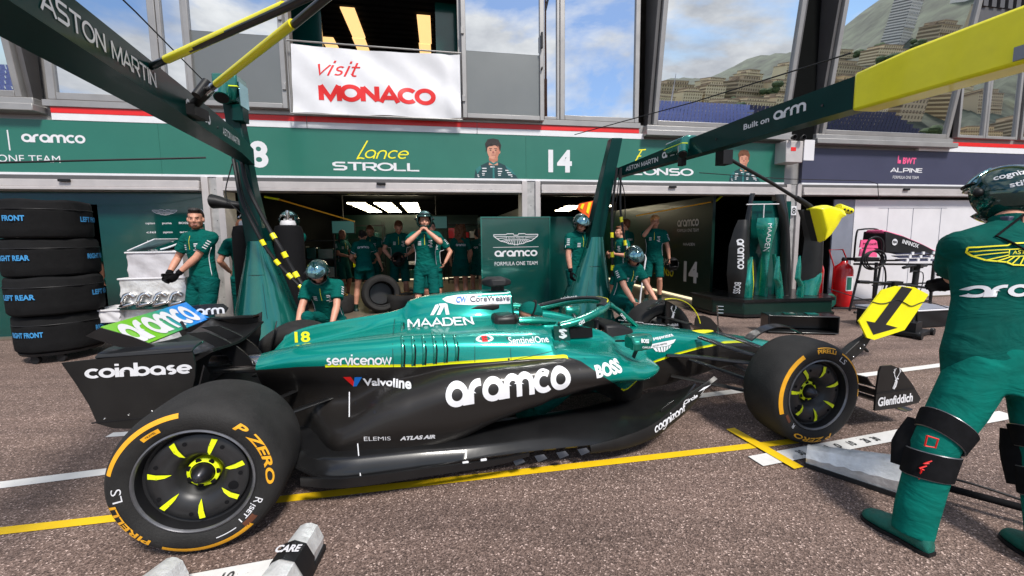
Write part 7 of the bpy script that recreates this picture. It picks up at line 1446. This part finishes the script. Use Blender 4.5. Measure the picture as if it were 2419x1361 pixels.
def person(label, s, n, face, H=1.78, z=0, lean=0, twist=0, side=0, pelz=None, pely=0, head=(0, 0), hr=(.26, .05, .85), hl=(-.26, .05, .85), er=(.6, -.5, -.5), el=(-.6, -.5, -.5), fr=(.12, .0, 10), fl=(-.12, .0, -10), kr=(.1, 1, 0), kl=(-.1, 1, 0), pnr=None, pnl=None, loc=None, rz=None, grp='team members in green uniform', **o):
    """pose in the person's own frame: y forwards, x to the right; hr / hl hand targets, fr / fl foot x, y and toe angle"""
    t = thing('person', label, 'person', loc or W(s, n, z), (BW+R_(face)) if rz is None else rz, grp); k = H/1.78; o['s'] = k; J = {'fw': Vector((0, 1, 0))}
    pz = (.95 if pelz is None else pelz)*k; pel = Vector((0, pely, pz)); Rt = Matrix.Rotation(R_(-lean), 3, 'X') @ Matrix.Rotation(R_(side), 3, 'Y') @ Matrix.Rotation(R_(twist*.5), 3, 'Z'); Rs = Rt @ Matrix.Rotation(R_(twist*.5), 3, 'Z')
    J['pel'] = pel; J['nb'] = pel+Rt @ Vector((0, 0, .55*k)); w = .150 if o.get('fem') else .175; shc = pel+Rt @ Vector((0, -.01, .475*k)); J['shR'] = shc+Rs @ Vector((w*k, 0, 0)); J['shL'] = shc+Rs @ Vector((-w*k, 0, 0))
    J['hipR'] = pel+Vector((.09*k, 0, -.04*k)); J['hipL'] = pel+Vector((-.09*k, 0, -.04*k))
    hp = head[1]; J['HR'] = Matrix.Rotation(R_(twist), 3, 'Z') @ rot(head[0], -hp) if False else (Matrix.Rotation(R_(head[0]+twist), 3, 'Z') @ Matrix.Rotation(R_(-hp), 3, 'X')); nk = J['nb']+Rt @ Vector((0, 0, .02*k)); J['hc'] = nk+Rt @ Vector((0, .012, .045*k))+J['HR'] @ Vector((0, .012*k, .085*k))
    for q, h_, e_, f_, k_, pn in (('R', hr, er, fr, kr, pnr), ('L', hl, el, fl, kl, pnl)):
        J['el'+q], J['ha'+q] = ik(J['sh'+q], Vector(h_)*k, .285*k, .255*k, e_)
        fz = f_[3]*k if len(f_) > 3 else 0; an = Vector((f_[0]*k, f_[1]*k, fz+.085*k)); J['kn'+q], J['an'+q] = ik(J['hip'+q], an, .43*k, .42*k, k_)
        J['an'+q] = an if (an-J['hip'+q]).length < .85*k else J['an'+q]; ta = R_(-f_[2]); J['toe'+q] = Vector((J['an'+q].x+math.sin(-ta)*.18*k, J['an'+q].y+math.cos(ta)*.18*k, fz+.0)); J['toe'+q].z = max(0, J['an'+q].z-.085*k)
        J['pn'+q] = Vector(pn) if pn else Vector((-1 if q == 'R' else 1, .2, 0))
    dress(t, J, o); return t, J
AR = ('aramco', 0, .36, .21, .042, 1, .25)
person('man with short dark hair pulling on black gloves left of the left gantry', -2.95, 5.62, 138, 1.84, head=(42, 6), lean=2, hr=(.10, .24, .95), hl=(-.05, .30, .93), er=(.8, -.6, -.2), el=(-.9, -.3, -.3), gloves=1, curl=.5, legs='long', head_=0, pnr=(-.5, -.5, .7), pnl=(.5, -.6, .6), **{'vox': .010, 'bvox': .008, 'beard': 'hair'}) if False else None
def P_(label, *a, hd=None, **k): 
    if hd: k['head_style'] = hd
    return person2(label, *a, **k)
def person2(label, s, n, face, H=1.78, look=(0, 0), style=('short', 'hair'), **k):
    o = {q: k.pop(q) for q in list(k) if q in ('gloves', 'curl', 'legs', 'vox', 'bvox', 'beard', 'fem', 'skin', 'front', 'back', 'htxt', 'shirt_m', 'legs_m', 'piping', 'shoe_m', 'socks', 'face', 'shirt_lo')}
    hs = style
    return person_(label, s, n, face, H, look, hs, o, **k)
def person_(label, s, n, face_, H, look, hs, o, **k):
    global _hs; _o = dict(o); fc = _o.pop('face', 1); _o['head'] = hs
    # head angles are passed separately so that options may carry the head style
    return personX(label, s, n, face_, H, look, _o, fc, **k)
def personX(label, s, n, face_, H, look, oo, fc, z=0, lean=0, twist=0, side=0, pelz=None, pely=0, hr=(.26, .05, .85), hl=(-.26, .05, .85), er=(.6, -.5, -.5), el=(-.6, -.5, -.5), fr=(.12, .0, 10), fl=(-.12, .0, -10), kr=(.1, 1, 0), kl=(-.1, 1, 0), pnr=None, pnl=None, loc=None, rz=None, grp='team members in green uniform'):
    t = thing('person', label, 'person', loc or W(s, n, z), (BW+R_(face_)) if rz is None else rz, grp); k = H/1.78; o = dict(oo); o['s'] = k; o['face'] = fc; J = {'fw': Vector((0, 1, 0))}
    pz = (.95 if pelz is None else pelz)*k; pel = Vector((0, pely, pz)); Rt = Matrix.Rotation(R_(-lean), 3, 'X') @ Matrix.Rotation(R_(side), 3, 'Y') @ Matrix.Rotation(R_(twist*.5), 3, 'Z'); Rs = Rt @ Matrix.Rotation(R_(twist*.5), 3, 'Z')
    J['pel'] = pel; J['nb'] = pel+Rt @ Vector((0, 0, .55*k)); w = .150 if o.get('fem') else .175; shc = pel+Rt @ Vector((0, -.01, .475*k)); J['shR'] = shc+Rs @ Vector((w*k, 0, 0)); J['shL'] = shc+Rs @ Vector((-w*k, 0, 0))
    J['hipR'] = pel+Vector((.09*k, 0, -.04*k)); J['hipL'] = pel+Vector((-.09*k, 0, -.04*k)); J['HR'] = Matrix.Rotation(R_(look[0]+twist), 3, 'Z') @ Matrix.Rotation(R_(-look[1]), 3, 'X'); nk = J['nb']+Rt @ Vector((0, 0, .02*k)); J['hc'] = nk+Rt @ Vector((0, .012, .045*k))+J['HR'] @ Vector((0, .012*k, .085*k))
    for q, h_, e_, f_, k_, pn in (('R', hr, er, fr, kr, pnr), ('L', hl, el, fl, kl, pnl)):
        J['el'+q], J['ha'+q] = ik(J['sh'+q], Vector(h_)*k, .285*k, .255*k, e_); fz = f_[3]*k if len(f_) > 3 else 0; an = Vector((f_[0]*k, f_[1]*k, fz+.085*k)); J['kn'+q], J['an'+q] = ik(J['hip'+q], an, .43*k, .42*k, k_)
        ta = R_(f_[2]); J['toe'+q] = Vector((J['an'+q].x+math.sin(ta)*.18*k, J['an'+q].y+math.cos(ta)*.18*k, max(0, J['an'+q].z-.085*k))); J['pn'+q] = Vector(pn) if pn else Vector((-1 if q == 'R' else 1, .2, 0))
    dress(t, J, o); return t, J
pp = person2
pp('man with short dark hair pulling on black gloves beside the silver boxes', -2.95, 5.62, 156, 1.84, (42, 6), ('quiff', 'hair'), lean=2, hr=(.25, .22, 1.0), hl=(.10, .27, .96), er=(.9, -.6, -.2), el=(-.9, -.4, -.2), gloves=1, legs='long', pnr=(-.5, -.5, .7), pnl=(.5, -.6, .6), bvox=.008, beard='hair_b')
pp('man turned away behind the man with gloves, one hand on his hip', -2.82, 6.42, 20, 1.74, (10, 0), ('short', 'hair_b'), hr=(.20, -.02, .98), er=(1, -.2, 0), hl=(-.2, .1, 1.0), legs='long', bvox=.011)
pp('helmeted crew member with folded arms behind the right gas bottle', -2.28, 6.75, 150, 1.84, (25, 0), ('helmet', 40), hr=(-.12, .22, 1.16), hl=(.10, .24, 1.12), er=(.9, -.1, -.5), el=(-.9, -.1, -.5), legs='long', bvox=.010)
pp('crouching crew member in a helmet at the right of the left gantry base', -1.46, 5.42, 176, 1.80, (6, 48), ('helmet', 38), pelz=.42, pely=-.10, lean=26, hr=(.20, .42, .42), hl=(-.18, .42, .40), fr=(.14, .22, 5), fl=(-.16, -.30, -5, .06), kl=(-.1, 1, -.4), legs='long', bvox=.009, htxt=[('aramco', 0, 22, .12, .022)])
pp('bald man in shorts checking something in his hands at the back left', -2.30, 10.0, -118, 1.66, (-6, 15), ('bald', 'hair'), hr=(.10, .30, 1.10), hl=(-.08, .32, 1.10), bvox=.011, skin='skin2')
pp('woman with a dark bun bending towards an upright tyre, seen from behind', -1.48, 8.15, 12, 1.68, (-10, 35), ('bun', 'hair'), fem=1, lean=24, pely=-.05, hr=(.42, .34, .80), hl=(-.16, .40, 1.0), er=(.6, -.3, .2), fr=(.20, .0, 18), fl=(-.20, .02, -18), legs='short', front=0, back=[AR], bvox=.010)
pp('man in a cap shaped haircut facing out behind the bending woman', -1.52, 9.3, 180, 1.74, (0, 30), ('short', 'hair_b'), hr=(.14, .28, 1.0), hl=(-.14, .28, 1.0), bvox=.012)
_, JD = pp('man looking down at the black helmet he holds, in the central garage', -.86, 8.6, 186, 1.82, (10, 40), ('short', 'hair_b'), lean=6, hr=(.16, .30, 1.02), hl=(-.16, .28, 1.08), er=(.9, -.2, -.2), el=(-.9, -.2, -.2), bvox=.010)
pp('man in an open helmet fastening its chin strap in the central doorway', -.245, 6.6, 178, 1.83, (4, 2), ('helmet', 52), hr=(.055, .20, 1.50), hl=(-.055, .20, 1.50), er=(.9, .1, -.8), el=(-.9, .1, -.8), pnr=(-1, -.2, 0), pnl=(1, -.2, 0), curl=.9, fr=(.14, .02, 14), fl=(-.14, 0, -14), beard='hair_b', bvox=.008)
pp('person mostly hidden behind the man fastening his helmet, one arm bent', -.17, 7.5, 180, 1.74, (0, 0), ('short', 'hair'), hr=(.20, .10, .95), hl=(-.24, .12, 1.0), el=(-1, -.3, 0), bvox=.012)
pp('woman with long curly brown hair in a skirt, seen from behind', .40, 8.4, 4, 1.70, (0, 0), ('long', 'hair_b'), fem=1, hr=(.20, .16, .95), hl=(-.20, .16, .95), fr=(.09, 0, 4), fl=(-.09, 0, -4), legs='skirt', front=0, back=[('aramco', 0, .37, .20, .042, 1, .25)], bvox=.010)
pp('person half hidden behind the left edge of the emblem cabinet', .80, 8.9, 10, 1.62, (0, 0), ('short', 'hair'), fem=1, front=0, back=[AR], legs='skirt', bvox=.012)
pp('standing crew member in a helmet looking down beside the right gantry', 2.08, 6.0, -152, 1.77, (-18, 38), ('helmet', 36), lean=4, hr=(.30, .18, .80), hl=(-.30, .34, .86), er=(.9, -.6, -.2), el=(-.9, -.5, -.2), gloves=1, legs='long', bvox=.008)
pp('crouching crew member in a mirrored helmet at the foot of the right gantry', 2.66, 5.5, -166, 1.80, (-16, 46), ('helmet', 30), pelz=.50, pely=-.10, lean=22, hr=(.16, .40, .50), hl=(-.24, .42, .46), fr=(.16, .20, 8), fl=(-.14, -.28, -4, .06), kl=(-.1, 1, -.4), legs='long', bvox=.009)
pp('brown haired man turned away left of the curly haired man', 4.02, 8.3, 32, 1.80, (20, 0), ('short', 'hair_b'), hr=(.30, .22, .98), hl=(-.2, .25, 1.0), front=0, back=[AR], bvox=.010)
_, JC = pp('man with curly fair hair rubbing his cheek in the right garage', 4.48, 7.9, 150, 1.84, (18, 4), ('curly', 'hair_g'), hr=(.06, .17, 1.58), hl=(-.30, .04, .88), er=(.7, .3, -1), el=(-.8, -.4, -.2), pnr=(-.6, -.8, 0), curl=.8, fr=(.13, .04, 12), fl=(-.13, 0, -12), bvox=.008)
pp('person with bare arms partly hidden behind the hanging hoses', 3.38, 7.2, 100, 1.62, (0, 0), ('short', 'hair_b'), hr=(.15, .20, 1.2), hl=(-.15, .22, 1.2), bvox=.012)
pp('person in the dark doorway between the tyre stack and the green wall', -5.36, 7.75, 5, 1.60, (0, 0), ('short', 'hair'), front=0, back=[AR], legs='long', bvox=.012)
# helmets held in hands
def held(label, p):
    t = thing('held_helmet', label, 'helmet', p, BW, 'black open helmets'); helmet(t, (0, 0, 0), Matrix.Rotation(R_(180), 3, 'Z') @ Matrix.Rotation(R_(20), 3, 'X'), 30, 1.0, None, 'black', 'black')
held('black helmet held by the man looking down in the central garage', W(-.84, 8.22, 1.0)); held('black helmet hanging from the hand of the curly haired man', W(4.80, 7.72, .80))
# driver in the cockpit: low seat, legs forward under the nose
pp('mechanic in a green cap and headset sitting in the car cockpit', 0, 0, 0, 1.74, (0, 16), ('cap', 'hair'), loc=C2(1.86, 0, .0), rz=PH-R_(90), pelz=.13, pely=-.0, lean=-2, hr=(.14, .56, .66), hl=(-.12, .55, .62), er=(.7, .2, -.7), el=(-.7, .2, -.7), fr=(.09, .78, 0, .10), fl=(-.09, .78, 0, .10), kr=(0, .2, 1), kl=(0, .2, 1), legs='long', bvox=.008)
# ---------------------------------------------------------------- foreground crew member, seen from behind
ft = thing('person', 'large helmeted crew member in the right foreground with black knee wraps, back turned', 'person', (2.3, 1.8, 0), 0, 'team members in green uniform')
fo_ = Vector((2.3, 1.8, 0)); q = lambda *p: Vector(p)-fo_
J = dict(fw=Vector((.12, .99, 0)), pel=q(2.315, 1.86, .83), nb=q(2.455, 1.985, 1.475), shL=q(2.225, 1.985, 1.37), shR=q(2.655, 1.925, 1.375), hipL=q(2.225, 1.85, .78), hipR=q(2.44, 1.80, .78), knL=q(1.975, 1.79, .43), anL=q(1.835, 1.72, .095), toeL=q(1.775, 1.93, .0), knR=q(2.385, 1.70, .40), anR=q(2.285, 1.57, .09), toeR=q(2.33, 1.80, 0), elL=q(2.44, 2.20, 1.19), haL=q(2.66, 2.22, 1.16), elR=q(2.76, 2.15, 1.17), haR=q(2.60, 2.30, 1.14), hc=q(2.505, 2.06, 1.605), HR=Matrix.Rotation(R_(12), 3, 'Z') @ Matrix.Rotation(R_(-14), 3, 'X'))
J['pnL'] = Vector((0, -1, 0)); J['pnR'] = Vector((0, -1, 0))
M['shoe_fg'] = mat('trainer_green', S(8, 92, 80), .6, 0, .25, 30, bump=.3, bscale=60)
dress(ft, J, dict(s=1.0, vox=.009, bvox=.008, gloves=1, legs='long', legk=1.05, tk=1.27, shoek=.98, shoeh=1.3, shk=1.10, legs_m='trouser_fg', shirt_m='shirt_fg', shoe_m='shoe_fg', head=('helmet', 42), face=0, front=0, piping=0, back=[('BOSS', .05, .455, .14, .026, 1, None, .04), ('aramco', .02, .245, .45, .056, 1, .25)], htxt=[('cognizant', -134, 26, .17, .030), ('stilo', -132, 4, .075, .026)]))
# back emblem outlined in yellow on the shirt
sh = [c for c in ft.children if c.name.startswith('shirt')][0]; me = sh.data; bvf_ = BVHTree.FromPolygons([v.co.copy() for v in me.vertices], [tuple(p.vertices) for p in me.polygons])
up_ = (J['nb']-J['pel']).normalized(); rt_ = (J['shR']-J['shL']).normalized(); fw_ = up_.cross(rt_); fw_ = fw_ if fw_.dot(J['fw']) > 0 else -fw_; fw_.normalize()
flat = MB(); wings(flat, (0, 0, 0), (1, 0, 0), (0, 1, 0), .235, 0, w=.0055); V2 = np.array([(p.x, p.y) for p in flat.v]); LZ = np.array([p.z for p in flat.v])*400
g = MB(); drape(g, bvf_, V2, flat.f, LZ*0+np.round(LZ), lambda a, b: J['pel']+up_*(.405*(J['nb']-J['pel']).length/.55+b)+rt_*a-fw_*1.0, fw_, 0, .004, .02); g.build('back_emblem', 'yellow_vinyl', ft, angle=180)
# collar stripe, knee wraps, cord
g = MB(); a = J['nb']; d = -fw_; 
for k, m in enumerate((0, 1, 2)): g.tube([a+d*.074+rt_*(.012*(k-1))-up_*.02, a+d*.072+rt_*(.012*(k-1))+up_*.03], .006, k, 6)
g.build('collar_stripe', ['skin2', 'white', 'glove'], ft)
def wrap(c0, c1, r0, r1, tilt, name='knee_wrap'):
    c0, c1 = Vector(c0), Vector(c1); d = (c1-c0).normalized(); x = d.cross(Vector((0, 1, 0))).normalized(); y = d.cross(x); g = MB(); n = 30; gr = []
    for k in range(n+1):
        a = 2*PI*k/n; o = d*tilt*math.cos(a); gr.append([c0+(c1-c0)*u+o+(x*math.cos(a)+y*math.sin(a))*(r0+(r1-r0)*u) for u in np.linspace(0, 1, 5)])
    g.sheet(gr, -.006); w = g.build(name, 'glove', ft, angle=60)
    for u in (0, 1):
        g = MB(); g.tube([gr[k][0 if u == 0 else -1] for k in range(n+1)], .0045, seg=6); g.build('wrap_edge', 'cover_black' if False else 'rim_grey', w)
    return w
for Q in 'LR':
    hp, kn, an = J['hip'+Q], J['kn'+Q], J['an'+Q]; up1 = (hp-kn).normalized(); dn = (an-kn).normalized()
    wrap(kn+up1*.135, kn+up1*.045, .101, .092, .018); wrap(kn+dn*.02, kn+dn*.135, .090, .084, -.022)
    g = MB(); fr_ = Vector((-.75, .66, 0)); g.tube([kn+up1*.12+fr_*.094, kn+fr_*.092+up1*.03, kn+fr_*.090-up1*.02, kn+dn*.12+fr_*.085], [.045, .055, .055, .045], seg=12, sq=(1, .3)); g.build('knee_pad', 'glove', ft)
    if Q == 'L':
        g = MB()
        for z0, kk in ((.07, 0), (-.045, 1), (-.095, 2)):
            c = kn+Vector((-.102, -.048 if kk else -.058, z0)); pts = [c+Vector((-.012, -.012, .02)), c+Vector((.016, -.018, .012)), c+Vector((.012, -.016, -.016)), c+Vector((-.014, -.010, -.012)), c+Vector((-.012, -.012, .02))] if kk != 1 else [c+Vector((-.016, -.010, -.012)), c+Vector((.022, -.018, .010)), c+Vector((-.006, -.012, .004)), c+Vector((.024, -.018, .022))]
            g.tube([c+(p-c)*1.5 for p in pts], .004, seg=5)
        g.build('red_print', 'red', ft)
g = MB(); B = lambda p: J['hc']+J['HR'] @ Vector(p); pts = []
for u in np.linspace(0, 1, 14):
    x = -.14+.34*u; z = .505-.24*u
    h = bvf_.ray_cast(J['pel']+up_*(z*1.17)+rt_*x-fw_*1.0, fw_)
    if h[0]: pts.append(h[0]-fw_*.008)
g.tube([B((-.08, -.11, -.10))]+pts, .005, seg=6); g.build('radio_cord', 'glove', ft)
g = MB(); g.box(-.03, .03, -.02, .02, -.03, .03); rdo = g.build('radio_clip', 'sign_navy', ft, bevel=.006); rdo.location = B((-.105, -.05, -.14))
